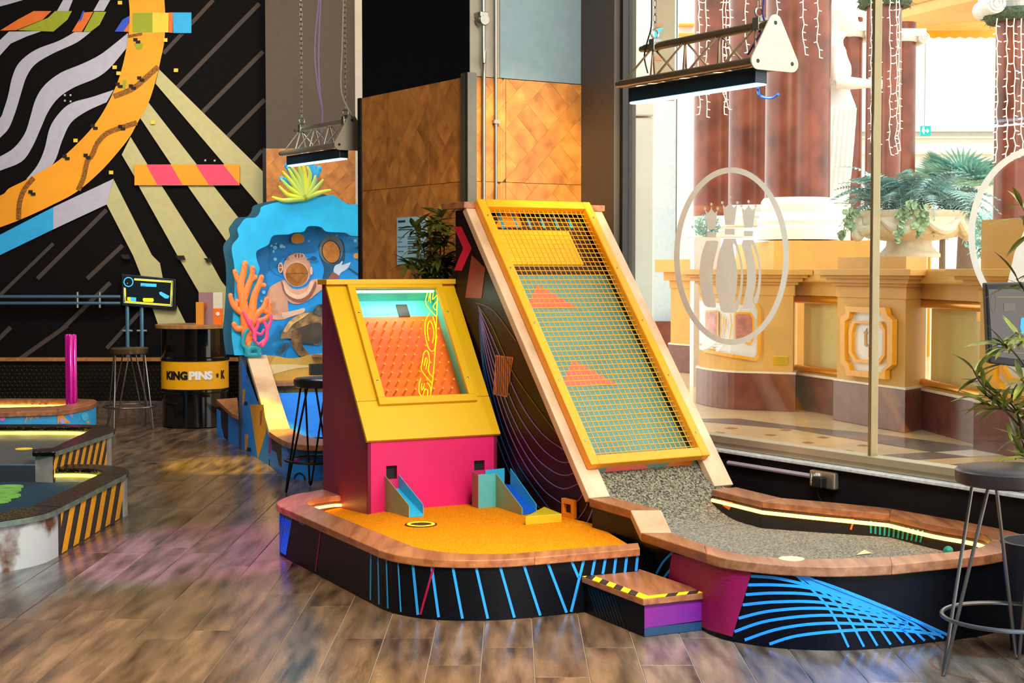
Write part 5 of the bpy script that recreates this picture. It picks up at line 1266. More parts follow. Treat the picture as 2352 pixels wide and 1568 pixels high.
# far white gallery, exit sign, soffit
fw_ = struct('wall_gallery', MB().box(6.0, 26, 36, 36.4, 0, 14), PLAS, 'bright white gallery wall at the far side of the arcade')
for y_ in (300, 315, 352): part('ledge', MB().box(6, 26, 35.8, 36, D(2200, y_, 36).z - 0.04, D(2200, y_, 36).z), mat('pale_ledge', (214, 206, 190), 0.6), fw_)
part('arch_band', MB().box(8.4, 26, 35.7, 36, D(2200, 420, 36).z, D(2200, 395, 36).z), mat('peach_band', (232, 190, 140), 0.6), fw_)
ex = thing('exit_sign', 'small green running man exit sign hanging in the bright arcade', 'exit sign', D(2126, 312, 30))
e0, e1 = D(2114.5, 312, 30), D(2138, 289, 30)
part('box', MB().box(e0.x, e1.x, 30, 30.06, e0.z, e1.z), emis('exit_teal', (0, 160, 160), 0.7), ex)
ez = lambda x, y: V(D(1880 + x / 3.409, y / 3.409, 29.99).x, 29.985, D(1880 + x / 3.409, y / 3.409, 29.99).z)
WEM = emis('exit_white', (240, 250, 250), 0.9)
part('arrow', MB().ngon([ez(*p) for p in [(835, 1018), (850, 1018), (850, 1005), (866, 1024), (850, 1042), (850, 1030), (835, 1030)]]), WEM, ex)
part('figure', MB().ngon([ez(*p) for p in [(808, 1030), (812, 1008), (818, 992), (830, 994), (828, 1010), (836, 1022), (826, 1024), (830, 1050), (820, 1050), (816, 1032)]]), WEM, ex)
part('rod', MB().cyl((e0.x + 0.08, 30.03, e1.z), (e0.x + 0.08, 30.03, e1.z + 6), 0.01, 5), STEEL, ex)
so_ = struct_root('ceiling_arcade', 'cream coffered soffit of the arcade at upper right', (10, 24, 5))
sz = D(2200, 100, 27).z
def quad3(pts, th=0.3): return MB().extr(pts, (0, 0, th))
part('soffit_beam', quad3([D(2066, 42, 27), D(2066, 62, 27), D(2290, 10, 22), D(2290, -12, 22)]), mat('ochre_beam', (206, 146, 40), 0.6), so_)
part('soffit_beam', quad3([D(2066, 20, 27), D(2066, 42, 27), D(2290, -12, 22), D(2290, -40, 22)]), CRM, so_)
part('soffit_beam', quad3([D(2060, -40, 27), D(2060, 20, 27), D(2290, -40, 22), D(2290, -90, 22)]), mat('ochre_beam', (206, 146, 40), 0.6), so_)
part('soffit_beam', MB().box(D(2066, 80, 28).x, D(2290, 80, 28).x, 28, 28.4, D(2200, 68, 28).z, D(2200, 45, 28).z), CRM, so_)
part('soffit_panel', quad3([D(2066, 62, 27), D(2100, 62, 27.5), D(2290, 45, 27.5), D(2290, 10, 22)]), CRM, so_)
a_, b2 = D(2098, 70, 27.6), D(2290, 88, 27.6)
sc_ = [V(a_.x, 27.6, a_.z), V(b2.x, 27.6, a_.z)] + [V(lerp(b2.x, a_.x, k / 16), 27.6, b2.z + (0.03 if k % 2 else 0)) for k in range(17)]
part('valance', MB().extr(sc_, (0, 0.05, 0)), GOLD, so_)
# marble pier beside the jamb, white wall and a shop front beyond
mp = struct_root('wall_marble_pier', 'pale veined marble pier just outside the window', D(1460, 600, 10.4))
VEIN = mat('veined_white_marble', (216, 218, 208), 0.25, var=0.05, scale=2.0, detail=10)
xa, xb = D(1410, 500, 10.4).x, D(1502, 500, 10.4).x; zj = D(1460, 268, 10.4).z
part('marble_block', MB().box(xa, xb, 10.4, 11.2, 0.35, zj - 0.006), VEIN, mp, bevel=0.01)
part('marble_block', MB().box(xa, xb, 10.4, 11.2, zj + 0.006, 5.2), VEIN, mp, bevel=0.01)
part('marble_base', MB().box(xa, xb + 0.02, 10.38, 11.2, 0, 0.35), BRN, mp)
ww = struct_root('wall_white_arcade', 'bright white arcade wall left of the red columns', D(1545, 780, 29))
part('panel', MB().box(D(1498, 500, 29).x, D(1552, 500, 29).x, 29, 29.5, 0.5, 12), mat('pale_blue_wall', (196, 212, 220), 0.5), ww)
part('panel', MB().box(D(1554, 500, 29).x, D(1640, 500, 29).x, 28.8, 29.5, 0.5, 12), WMAR, ww)
part('base_strip', MB().box(D(1498, 500, 29).x, D(1640, 500, 29).x, 28.7, 29.5, 0, 0.5), BRN, ww)
for y_ in (82, 60): part('gold_moulding', MB().box(D(1556, 500, 28.7).x, D(1592, 500, 28.7).x, 28.6, 28.8, D(1560, y_, 28.7).z, D(1560, y_ - 4, 28.7).z), GOLD, ww)
sg = thing('shop_sign', 'glowing blue letter sign half hidden behind the marble pier', 'sign', D(1505, 100, 14))
part('backboard', MB().box(D(1470, 100, 14).x, D(1550, 100, 14).x, 14.0, 14.05, D(1500, 230, 14).z, D(1500, -40, 14).z), mat('tan_backboard', (196, 180, 150), 0.6), sg)
part('letter', text_mb('K', 0.20, Fr(D(1490, 101, 13.98), (1, 0, 0), UP, (0, -1, 0)), c=0.004, bold=0.006), emis('blue_neon', (20, 190, 240), 1.2), sg)
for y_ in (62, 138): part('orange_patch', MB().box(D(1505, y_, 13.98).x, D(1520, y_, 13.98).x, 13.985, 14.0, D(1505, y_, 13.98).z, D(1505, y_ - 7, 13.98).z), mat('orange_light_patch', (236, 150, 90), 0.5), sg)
# ================================================================== industrial water course at the left
RIMK = mat('black_rugged_rim', (5, 7, 7), 0.25, 0.1, var=0.45, scale=30, bump=1.0, bscale=40, col2=(26, 60, 52), ramp=(0.55, 0.80))
PATI = mat('green_patina_edge', (120, 138, 120), 0.45, 0.4, var=0.2, scale=14)
RUSTW = mat('rusted_white_sheet', (206, 212, 212), 0.5, 0.1, var=0.04, scale=6.0, detail=14, col2=(104, 66, 44), ramp=(0.50, 0.63))
CONC = mat('scuffed_grey_sheet', (150, 150, 144), 0.6, var=0.15, scale=8, detail=9)
HZY, HZK = mat('course_hazard_yellow', (244, 164, 20), 0.55, var=0.08, scale=30), mat('course_hazard_grey', (52, 46, 46), 0.6)
TURF_B = mat('dark_blue_turf', (20, 58, 84), 0.9, var=0.2, scale=160, bump=0.5, bscale=220); TURF_D = mat('slate_turf', (84, 88, 92), 0.9, var=0.2, scale=160, bump=0.5, bscale=220)
Z2 = lambda x, y, z: G(x / 2.703, 740 + y / 2.703, z)
wc = thing('industrial_course', 'two tier industrial golf course with hazard stripes and dark turf', 'golf platform', (-3.0, 8.6, 0))
def course_tier(zr, outer, inner, k=4):
    A = smoothpath([Z2(x, y, zr) for x, y in outer], k); B = smoothpath([Z2(x, y, zr) for x, y in inner], k)
    return A, B
# lower tier
zl_ = 0.252
Ao = [(-220, 1262), (-60, 1246), (0, 1236), (180, 1208), (300, 1180), (380, 1146)]; Ai = [(-220, 1200), (-60, 1188), (0, 1180), (70, 1165), (140, 1150), (200, 1138)]
A, B = course_tier(zl_, Ao, Ai); part('rim_board', MB().slab(A, B, 0.03), RIMK, wc, bevel=0.006); fr_pts = A
Bo = [(380, 1146), (785, 940)]; Bi = [(200, 1138), (590, 952)]
A2 = [Z2(x, y, zl_) for x, y in Bo]; B2 = [Z2(x, y, zl_) for x, y in Bi]
part('rim_board', MB().slab(A2, B2, 0.03), RIMK, wc, bevel=0.006)
Co = [(785, 940), (800, 925), (795, 912), (760, 898), (680, 888), (560, 880), (342, 882)]; Ci = [(590, 952), (622, 936), (632, 925), (600, 914), (540, 909), (450, 906), (342, 908)]
A3, B3 = course_tier(zl_, Co, Ci, 3); part('rim_board', MB().slab(A3, B3, 0.03), RIMK, wc, bevel=0.006)
low_o = A + A2[1:] + A3[1:]
part('edge_strip', MB().strip([p + V(0, 0, -0.03) + toward(p, 0.006) - p for p in A + A2[1:]], [p + toward(p, 0.006) - p - V(0, 0, 0.002) for p in A + A2[1:]]), PATI, wc)
ins = 0.02
f0 = [V(p.x - 0.02, p.y + 0.012, 0) for p in A]; f1 = [V(A2[0].x - 0.02, A2[0].y + 0.01, 0), V(A2[1].x - 0.02, A2[1].y, 0)]
part('front_sheet', MB().strip(f0, [p + UP * (zl_ - 0.03) for p in f0]), RUSTW, wc, smooth='all')
part('side_sheet', MB().strip(f1, [p + UP * (zl_ - 0.03) for p in f1]), HZK, wc)
part('corner_post', MB().box(f1[1].x - 0.03, f1[1].x + 0.012, f1[1].y - 0.02, f1[1].y + 0.05, 0, zl_ - 0.03), CONC, wc)
bk = [V(p.x - 0.02, p.y - 0.015, 0) for p in A3]
part('back_sheet', MB().strip(bk, [p + UP * (zl_ - 0.03) for p in bk]), HZK, wc)
def stripes(fr, L, z0, z1, n, root, slant, w=0.5):
    pit = L / n; sl = slant
    for i in range(-2, n + 1):
        a0 = i * pit; a1 = a0 + pit * w
        poly = [(a0, z0), (a1, z0), (a1 + sl, z1), (a0 + sl, z1)]
        poly = clip(clip(poly, 1, 0, L), -1, 0, 0)
        if len(poly) > 2: part('hazard_stripe', MB().ngon([fr(a, b, 0.003) for a, b in poly]), HZY, root)
hf = Fr(f1[0] + V(0, 0.04, 0), V(0, 1, 0), UP, V(1, 0, 0))
hf.u = (f1[1] - f1[0]).normalized(); hf.n = V(hf.u.y, -hf.u.x, 0)
stripes(hf, (f1[1] - f1[0]).length - 0.04, 0.005, zl_ - 0.032, 6, wc, 0.16)
zq_ = 0.17
tl2 = [V(p.x, p.y, zq_) for p in (B + B2[1:] + B3[1:])] + [V(Z2(222, 985, zq_).x, Z2(222, 985, zq_).y, zq_), V(-4.2, Z2(222, 975, zq_).y, zq_), V(-4.2, B[0].y, zq_)]
part('turf', MB().ngon(tl2), TURF_B, wc)
inr = [V(p.x, p.y, 0) for p in B3 if p.x > -3]
part('inner_sheet', MB().strip([p + UP * zq_ for p in inr], [p + UP * (zl_ - 0.03) for p in inr]), CONC, wc)
part('light_strip', MB().tube([p + UP * (zl_ - 0.042) + V(0, -0.01, 0) for p in inr[4:]], 0.009, 6), LED_Y, wc)
# upper tier
zu = 0.36
U = lambda x, y: Z2(x, y, zu)
uo = [U(200, 802), U(345, 802), U(685, 688)]; ui = [U(200, 786), U(330, 776), U(560, 668)]
part('rim_board', MB().slab(uo, ui, 0.03), RIMK, wc, bevel=0.006)
uco = [(685, 688), (705, 678), (713, 660), (690, 645), (600, 636), (400, 632), (0, 632), (-220, 632)]; uci = [(560, 668), (572, 662), (565, 657), (540, 654), (480, 650), (350, 648), (0, 648), (-220, 648)]
UA, UB = course_tier(zu, uco, uci, 3); part('rim_board', MB().slab(UA, UB, 0.03), RIMK, wc, bevel=0.006)
part('edge_strip', MB().strip([toward(p + V(0, 0, -0.03), 0.006) for p in uo[1:] + UA[1:4]], [toward(p, 0.006) - V(0, 0, .002) for p in uo[1:] + UA[1:4]]), PATI, wc)
us = [V(uo[1].x - 0.02, uo[1].y + 0.02, 0), V(uo[2].x - 0.02, uo[2].y, 0)]
part('side_sheet', MB().strip(us, [p + UP * (zu - 0.03) for p in us]), HZK, wc)
hf2 = Fr(us[0], us[1] - us[0], UP); hf2.n = V(hf2.u.y, -hf2.u.x, 0)
stripes(hf2, (us[1] - us[0]).length, 0.1, zu - 0.032, 8, wc, 0.16)
part('corner_post', MB().box(us[1].x - 0.03, us[1].x + 0.012, us[1].y - 0.02, us[1].y + 0.06, 0, zu - 0.03), CONC, wc)
bx = [V(Z2(220, 990, zq_).x, Z2(220, 990, zq_).y, 0), V(us[0].x, us[0].y - 0.012, 0)]
part('step_sheet', MB().strip([p + UP * 0.1 for p in bx], [p + UP * (zu - 0.03) for p in bx]), CONC, wc)
part('step_sheet', MB().strip([V(-4.6, bx[0].y + 0.02, 0.1), bx[0] + UP * 0.1], [V(-4.6, bx[0].y + 0.02, 0.27), bx[0] + UP * 0.27]), mat('dark_riser', (40, 52, 58), 0.6), wc)
zu2 = 0.275
part('turf', MB().ngon([V(bx[0].x, bx[0].y + 0.01, zu2), V(us[0].x, us[0].y, zu2), V(ui[2].x, ui[2].y, zu2)] + [V(p.x, p.y, zu2) for p in UB[1:]] + [V(-5.2, bx[0].y, zu2)]), TURF_D, wc)
part('inner_sheet', MB().strip([V(p.x, p.y, zu2) for p in UB], [V(p.x, p.y, zu - 0.03) for p in UB]), CONC, wc)
part('light_strip', MB().tube([V(p.x, p.y - 0.012, zu - 0.044) for p in UB[5:]], 0.010, 6), LED_Y, wc)
part('hole_ring', MB().lathe([(0.055, zu2 + 0.001), (0.055, zu2 + 0.004)], 20, (Z2(148, 787, zu2).x, Z2(148, 787, zu2).y, 0)), mat('yellow_cup', (226, 180, 20), 0.5, emit=(226, 180, 20), es=0.5), wc)
LILY = mat('lime_lily_pad', (130, 200, 90), 0.5, var=0.1)
for i, (x, y, r) in enumerate([(54, 1012, 0.082), (36, 1034, 0.085), (40, 1066, 0.078), (-14, 1096, 0.07)]):
    c = Z2(x, y, zq_ + 0.02)
    pts = [(c.x + r * math.cos(t), c.y + r * math.sin(t), zq_ + 0.003 + 0.0) for t in [0.25 + k * (2 * math.pi - 0.5) / 24 for k in range(25)]] + [(c.x, c.y, zq_ + 0.003 + 0.0)]
    solo('lily_pad', MB().extr(pts, (0, 0, 0.012)), LILY, ['rearmost lime lily pad on the dark blue turf', 'lime lily pad just in front of the rearmost one', 'lime lily pad third from the back on blue turf', 'nearest lime lily pad cut by the left frame edge'][i], 'lily pad', group='lime lily pads on the turf')
# ================================================================== blue confetti platform behind
bp_ = thing('confetti_platform', 'sky blue platform with confetti shapes and a wooden rim', 'golf platform', (-4.3, 13.2, 0))
zc = 0.35
co = [(-220, 560), (0, 558), (200, 552), (380, 545), (520, 522), (580, 505), (600, 490)]; ci = [(-220, 530), (0, 528), (180, 524), (330, 519), (430, 508), (480, 498), (490, 490)]
CA, CB = course_tier(zc, co, ci, 4); part('rim_board', MB().slab(CA, CB, 0.04), OAK_RIM, bp_, bevel=0.004)
cb = [(600, 490), (590, 480), (540, 476), (400, 473), (0, 472), (-220, 472)]; cbi = [(490, 490), (485, 486), (460, 484), (380, 483), (0, 483), (-220, 483)]
DA, DB = course_tier(zc, cb, cbi, 3); part('rim_board', MB().slab(DA, DB, 0.04), OAK_RIM, bp_, bevel=0.004)
cf = [V(p.x - 0.01, p.y + 0.02, 0) for p in CA]
SKY = mat('sky_blue_panel', (50, 172, 238), 0.5)
part('base_panel', MB().strip(cf, [p + UP * (zc - 0.04) for p in cf]), SKY, bp_, smooth='all')
dbk_ = [V(p.x, p.y, 0) for p in DB]
part('upstand', MB().strip([p + UP * 0.2 for p in dbk_], [p + UP * (zc - 0.04) for p in dbk_]), mat('teal_upstand', (40, 150, 150), 0.5), bp_)
part('turf', MB().ngon([V(p.x, p.y, 0.25) for p in CB] + [V(p.x, p.y, 0.25) for p in DB]), mat('teal_turf', (40, 140, 130), 0.9), bp_)
part('light_strip', MB().tube([p + UP * (zc - 0.05) + V(0, -0.015, 0) for p in dbk_[4:]], 0.013, 6), LED_Y, bp_)
cpj = wallproj([(p.x, p.y) for p in cf]); zc2 = lambda l: [(x / 2.703, 740 + y / 2.703) for x, y in l]
part('painted_squiggle', stroke(MB(), cpj, zc2([(155, 625), (172, 572), (192, 605), (210, 565), (232, 600), (250, 552), (275, 560), (300, 585)]), 2.5, 3), mat('confetti_yellow', (246, 170, 40), 0.5), bp_)
for sh, m in [([(358, 552), (365, 550), (440, 625), (358, 628)], 'confetti_yellow'), ([(0, 575), (60, 560), (30, 585), (0, 600)], 'confetti_orange'), ([(535, 625), (545, 608), (560, 626)], 'confetti_yellow')]:
    part('painted_shape', blob(MB(), cpj, zc2(sh), 2), mat(m, (246, 170, 40) if m == 'confetti_yellow' else (240, 150, 60), 0.5), bp_)
cpj2 = wallproj([(p.x, p.y) for p in cf], 0.008)
for x, y, r, m in [(443, 577, 12, (170, 150, 230)), (387, 612, 17, (190, 170, 230)), (490, 540, 9, (170, 150, 230)), (360, 555, 15, (24, 50, 80)), (528, 585, 24, (80, 200, 240)), (15, 595, 18, (230, 120, 200))]:
    part('painted_dot', blob(MB(), cpj2, zc2([(x + r * math.cos(k * 0.785), y + r * 1.1 * math.sin(k * 0.785)) for k in range(8)]), 1), mat('dot_%d_%d' % (x, y), m, 0.5), bp_)
up_ = wallproj([(p.x, p.y) for p in dbk_], 0.01)
for pts in [[(195, 520), (205, 512), (196, 506)], [(240, 505), (255, 512), (245, 522)], [(275, 506), (292, 506), (283, 522)]]:
    part('painted_scrawl', stroke(MB(), up_, zc2(pts), 1.6, 2), BLACK, bp_)
# magenta pipe cluster
mc = D(165, 924, 12.9)
mp_ = thing('pipe_cluster', 'upright bundle of glossy magenta pipes on the confetti platform', 'obstacle', (mc.x, mc.y, 0.25))
MAGG = mat('glossy_magenta', (206, 10, 150), 0.15, 0.35, coat=0.6)
hz_ = D(165, 767, 12.9).z
for k in range(5):
    th = k * 2 * math.pi / 5 - 1.57; r = 0.03
    part('pipe', MB().lathe([(0.0205, 0.25), (0.0205, hz_ - 0.012), (0.015, hz_ - 0.003), (0.004, hz_)], 14, (mc.x + r * math.cos(th), mc.y + 0.0 + r * math.sin(th), 0)), MAGG, mp_, smooth=True)
# ================================================================== pipes, screen, drum, stool at the back wall
BLP = mat('blue_steel_pipe', (120, 170, 205), 0.25, 0.8)  # even blue metal for wall pipes and screen poles
for y_, lab in ((681, 'upper steel wall pipe running to the screen'), (696, 'lower steel wall pipe running to the screen')):
    z = D(100, y_, YB - 0.15).z; x1 = D(276, y_, YB - 0.15).x
    t = thing('wall_pipe', lab, 'pipe', (-4.8, YB - 0.15, z))
    part('pipe', MB().cyl((-7.5, YB - 0.15, z), (x1, YB - 0.15, z), 0.017, 10), BLP, t, smooth=True)
    for px in (178, 229):
        xx = D(px, y_, YB - 0.15).x
        part('clamp', MB().cyl((xx, YB - 0.15, z - 0.045), (xx, YB - 0.15, z + 0.045), 0.014, 8).cyl((xx, YB - 0.14, z), (xx, YB, z), 0.012, 8), STEEL, t)
def screen(name, label, corners, thick, parent_lab, stand=None):
    pass
tY = YB - 0.09
tv = thing('score_screen', 'tilted black score screen with yellow border on two poles', 'screen', D(342, 760, tY))
T = lambda x, y, c=0.0: D(230 + x / 4.0206, 610 + y / 4.0206, tY) + V(0, -c, 0)
part('housing', MB().extr([T(195, 75), T(700, 125), T(698, 410), T(200, 368)], (0, 0.06, 0)), BLACK, tv, bevel=0.006)
SCRB = mat('screen_dark', (16, 22, 26), 0.25, emit=(20, 30, 36), es=0.5)
part('display', MB().ngon([T(*p, 0.003) for p in [(215, 100), (680, 138), (675, 380), (220, 345)]]), SCRB, tv)
YEM, CEM, WEM2 = emis('screen_yellow', (236, 206, 20), 0.9), emis('screen_cyan', (60, 170, 235), 0.9), emis('screen_white', (210, 225, 225), 0.8)
PJ = lambda x, y: T(x, y, 0.005)
part('border_line', stroke(MB(), PJ, [(315, 128), (660, 152), (652, 362), (235, 330), (232, 205)], 12, 2), YEM, tv)
part('border_line', stroke(MB(), PJ, [(315, 118), (672, 142), (664, 374), (222, 340), (222, 200)], 4, 2), WEM2, tv)
part('number_badge', MB().strip([PJ(263 + 46 * math.cos(k * .2618), 150 + 46 * math.sin(k * .2618)) for k in range(25)], [PJ(263 + 37 * math.cos(k * .2618), 150 + 37 * math.sin(k * .2618)) for k in range(25)]), CEM, tv)
part('number', text_mb('4', 0.022 * 0.9, Fr(T(248, 168, 0.006), (1, 0, 0), UP, (0, -1, 0)), bold=0.0006), CEM, tv)
part('title_bar', MB().ngon([PJ(*p) for p in [(375, 160), (522, 168), (520, 196), (376, 190)]]), CEM, tv)
part('title_text', text_mb('CRICKET', 0.0098, Fr(T(384, 188, 0.007), (1, 0, -0.05), UP, (0, -1, 0)), bold=0.0004, sx=0.98), mat('screen_dark', (16, 22, 26)), tv)
part('bat_picture', MB().ngon([PJ(*p) for p in [(545, 245), (565, 240), (640, 280), (630, 302), (600, 302), (550, 265)]]), CEM, tv)
part('button', MB().ngon([PJ(*p) for p in [(400, 298), (490, 300), (497, 318), (488, 336), (402, 332), (394, 314)]]), YEM, tv)
part('button', MB().ngon([PJ(*p) for p in [(252, 290), (280, 290), (280, 325), (252, 320)]]), YEM, tv)
part('button', MB().ngon([PJ(*p) for p in [(281, 290), (333, 294), (333, 328), (281, 326)]]), CEM, tv)
zfloor = D(290, 822, tY + 0.03).z
for px in (293, 326):
    x = D(px, 750, tY + 0.05).x
    part('pole', MB().cyl((x, tY + 0.05, zl), (x, tY + 0.05, D(px, 690, tY).z), 0.021, 10), BLP, tv, smooth=True)
    part('clamp', MB().cyl((x - 0.05, tY + 0.05, D(px, 760, tY).z), (x + 0.05, tY + 0.05, D(px, 760, tY).z), 0.013, 8), STEEL, tv)
# drum table
dc = V(D(449, 960, 14.42).x, 14.42, 0); R = 0.305
dr = thing('drum_table', 'black oil drum table with a yellow band and wooden top', 'table', dc)
GLB = mat('gloss_black_drum', (10, 10, 11), 0.14, 0.3, coat=0.7, var=0.0)
zD = lambda y: D(449, y, 14.42 - R).z
part('drum', MB().lathe([(R - 0.02, 0), (R, 0.01), (R, zD(905)), (R + 0.012, zD(902)), (R + 0.012, zD(897)), (R, zD(894)), (R, zD(832)), (R + 0.012, zD(829)), (R + 0.012, zD(824)), (R, zD(821)), (R, zD(757)), (R - 0.02, zD(756))], 48, dc), GLB, dr, smooth=True)
def arcpt(a, z, r): return V(dc.x + r * math.sin(a), dc.y - r * math.cos(a), z)
z0_, z1_ = zD(895), zD(831)
n_ = 36
part('band', MB().strip([arcpt(lerp(-1.7, 1.7, k / n_), z0_, R + 0.004) for k in range(n_ + 1)], [arcpt(lerp(-1.7, 1.7, k / n_), z1_, R + 0.004) for k in range(n_ + 1)]), mat('yellow_drum_band', (240, 172, 10), 0.4), dr, smooth='all', label='yellow band with lettering')
bend = lambda x, y: arcpt(x / R, y, R + 0.008)
tz = zD(871); fs = 0.098
def tcol(body, x, m, size=fs, sx=0.86, bold=0.004): return part('lettering', text_mb(body, size, None, x, tz, bold=bold, sx=sx, bend=bend), m, dr)
def fit(body, x0, x1, m):
    a = text_mb(body, fs, None, 0, tz, bold=0.006, bend=lambda x, y: V(x, y, 0)); xs_ = [p.x for p in a.v]; k = (x1 - x0) / (max(xs_) - min(xs_))
    a.v = [bend(x0 + (p.x - min(xs_)) * k, p.y) for p in a.v]; part('lettering', a, m, dr)
fit('KING', -0.232, -0.004, BLACK); fit('PINS', 0.006, 0.222, mat('white_letter', (244, 244, 240), 0.5)); fit('K', 0.32, 0.38, BLACK)
part('crown_mark', MB().ngon([bend(x, tz + y) for x, y in [(0.265, 0.01), (0.26, 0.05), (0.27, 0.04), (0.275, 0.055), (0.28, 0.04), (0.29, 0.05), (0.285, 0.01)]]), BLACK, dr)
part('top', MB().lathe([(0.36, zD(756) + 0.002), (0.36, zD(756) + 0.036)], 40, dc), wood('drum_top_wood', (160, 112, 60), (190, 140, 84)), dr, smooth=True, bevel=0.003)
dtop = zD(756) + 0.037
# leaflet boxes on the drum
def boxat(x0, x1, y0, Y): 
    a, b = D(x0, 746, Y), D(x1, 746, Y); return a.x, b.x, D(x0, y0, Y).z - D(x0, 746, Y).z + dtop
x0, x1, zt2 = boxat(458, 491, 672, 14.30)
lb = thing('leaflet_holder', 'mauve, white and orange leaflet holder on the drum table', 'leaflet holder', ((x0 + x1) / 2, 14.3, dtop))
part('panel', MB().box(x0, x1, 14.28, 14.30, dtop, zt2), mat('mauve_card', (160, 118, 124), 0.6), lb)
x2 = D(512, 746, 14.3).x
part('panel', MB().box(x1, x2, 14.28, 14.30, dtop + (zt2 - dtop) * 0.5, zt2), mat('cream_card', (222, 218, 196), 0.6), lb)
part('panel', MB().box(x1, x2, 14.28, 14.30, dtop, dtop + (zt2 - dtop) * 0.5), mat('orange_card', (250, 116, 16), 0.6), lb)
part('dot', MB().lathe([(0.018, 0), (0.018, 0.003)], 14, fr=Fr(V((x1 + x2) / 2, 14.28, dtop + 0.10), (1, 0, 0), UP, (0, -1, 0))), WHT, lb)
part('fist_print', MB().ngon([V(x0 + 0.05 + 0.03 * math.cos(k * .7), 14.277, dtop + 0.165 + 0.04 * math.sin(k * .7)) for k in range(9)]), mat('rust_print', (170, 90, 60), 0.6), lb)
x3, x4, zt3 = boxat(452, 469, 694, 14.24)
solo('card_box', MB().box(x3, x4, 14.2, 14.24, dtop, zt3), mat('amber_card_box', (226, 146, 30), 0.5), 'small amber box in front of the leaflet holder', 'box', bevel=0.002)
# ================================================================== hairpin stools
def stool(label, loc, seatm, rot, legm, rs=0.178, nleg=4):
    t = thing('bar_stool', label, 'stool', loc, group='hairpin bar stools'); x, y, _ = loc; zs = 0.748
    part('seat', MB().lathe([(rs - 0.02, zs - 0.062), (rs - 0.004, zs - 0.055), (rs, zs - 0.03), (rs, zs - 0.012), (rs - 0.012, zs - 0.002), (0.01, zs)], 32, (x, y, 0)), seatm, t, smooth=True)
    for k in range(nleg):
        a = rot + k * 2 * math.pi / nleg
        rad = V(math.cos(a), math.sin(a), 0); tan = V(-math.sin(a), math.cos(a), 0); c = V(x, y, 0)
        foot = c + rad * 0.24
        p = [c + rad * 0.115 + tan * 0.072 + UP * (zs - 0.06), foot + tan * 0.006 + UP * 0.02, foot + UP * 0.007, foot - tan * 0.006 + UP * 0.02, c + rad * 0.115 - tan * 0.072 + UP * (zs - 0.06)]
        part('leg', MB().tube(p, 0.007, 8), legm, t, smooth=True)
    part('foot_ring', MB().tube([V(x + 0.236 * math.cos(k * 2 * math.pi / 40), y + 0.236 * math.sin(k * 2 * math.pi / 40), 0.21) for k in range(40)], 0.008, 8, closed=True), legm, t, smooth=True)
    return t
RAWS = mat('raw_steel_rod', (120, 116, 112), 0.32, 0.85); BRS_ = mat('brown_leather_seat', (44, 34, 30), 0.35, var=0.1)
stool('bar stool with dark seat and raw steel legs at the right edge', (1.783, 5.50, 0), BRS_, math.radians(185), RAWS, 0.197, 3)
stool('bar stool with bronze seat between the drum and pipe cluster', (D(299, 960, 14.1).x, 14.1, 0), mat('bronze_seat', (96, 76, 50), 0.25, 0.5), math.radians(250), RAWS, 0.17)
stool('black bar stool half hidden behind the ball drop cabinet', (-1.25, 10.12, 0), mat('black_leather_seat', (16, 17, 20), 0.3), math.radians(205), BLACKM)
# ================================================================== underwater photo set
SO = V(-2.18, 12.5, 0); SU = V(0.94, 0.341, 0).normalized()
SE = Fr(SO, SU, UP, V(SU.y, -SU.x, 0))
Z3 = lambda x, y: (520 + x / 4.9, 340 + y / 4.9)
def sea(pts, c): return [SE.at(*Z3(x, y), c) for x, y in pts]
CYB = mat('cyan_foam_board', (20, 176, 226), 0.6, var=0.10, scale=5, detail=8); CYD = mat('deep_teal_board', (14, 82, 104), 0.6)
OUTB = sm2([(90, 2330), (60, 2100), (80, 1850), (95, 1560), (90, 1330), (62, 1160), (75, 1080), (140, 1000), (125, 920), (160, 860), (220, 790), (330, 780), (380, 720), (400, 660), (520, 620), (650, 595), (760, 580), (900, 540), (1050, 550), (1190, 525), (1270, 570), (1370, 630), (1470, 630), (1512, 662)], 3)
INB = sm2([(1512, 990), (1400, 985), (1330, 950), (1130, 940), (1060, 885), (920, 880), (870, 940), (760, 950), (700, 970), (540, 980), (495, 1030), (470, 1090), (350, 1150), (335, 1210), (350, 1280), (375, 1360), (350, 1450), (345, 1560), (340, 1900), (345, 2330)], 3)
sr = thing('reef_archway', 'cyan wavy reef arch board with cut out edge', 'photo board', SE(0.3, 0, 0.0))
part('front_arch', MB().extr(sea(OUTB + INB, 0.0), -SE.n * 0.02), CYB, sr, label='cyan front arch board')
sh = lambda l, dx, dy, k: [(x + dx, y + dy) for x, y in l]
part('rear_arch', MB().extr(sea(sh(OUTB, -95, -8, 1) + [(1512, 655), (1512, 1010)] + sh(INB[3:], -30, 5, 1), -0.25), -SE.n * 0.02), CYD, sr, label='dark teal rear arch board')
part('post', MB().hexa([SE(-0.02, 0, -0.02), SE(0.04, 0, -0.02), SE(0.04, 0, -0.06), SE(-0.02, 0, -0.06), SE(-0.02, 0.78, -0.02), SE(0.04, 0.78, -0.02), SE(0.04, 0.78, -0.06), SE(-0.02, 0.78, -0.06)]), mat('dark_grey_post', (58, 62, 66), 0.6), sr)
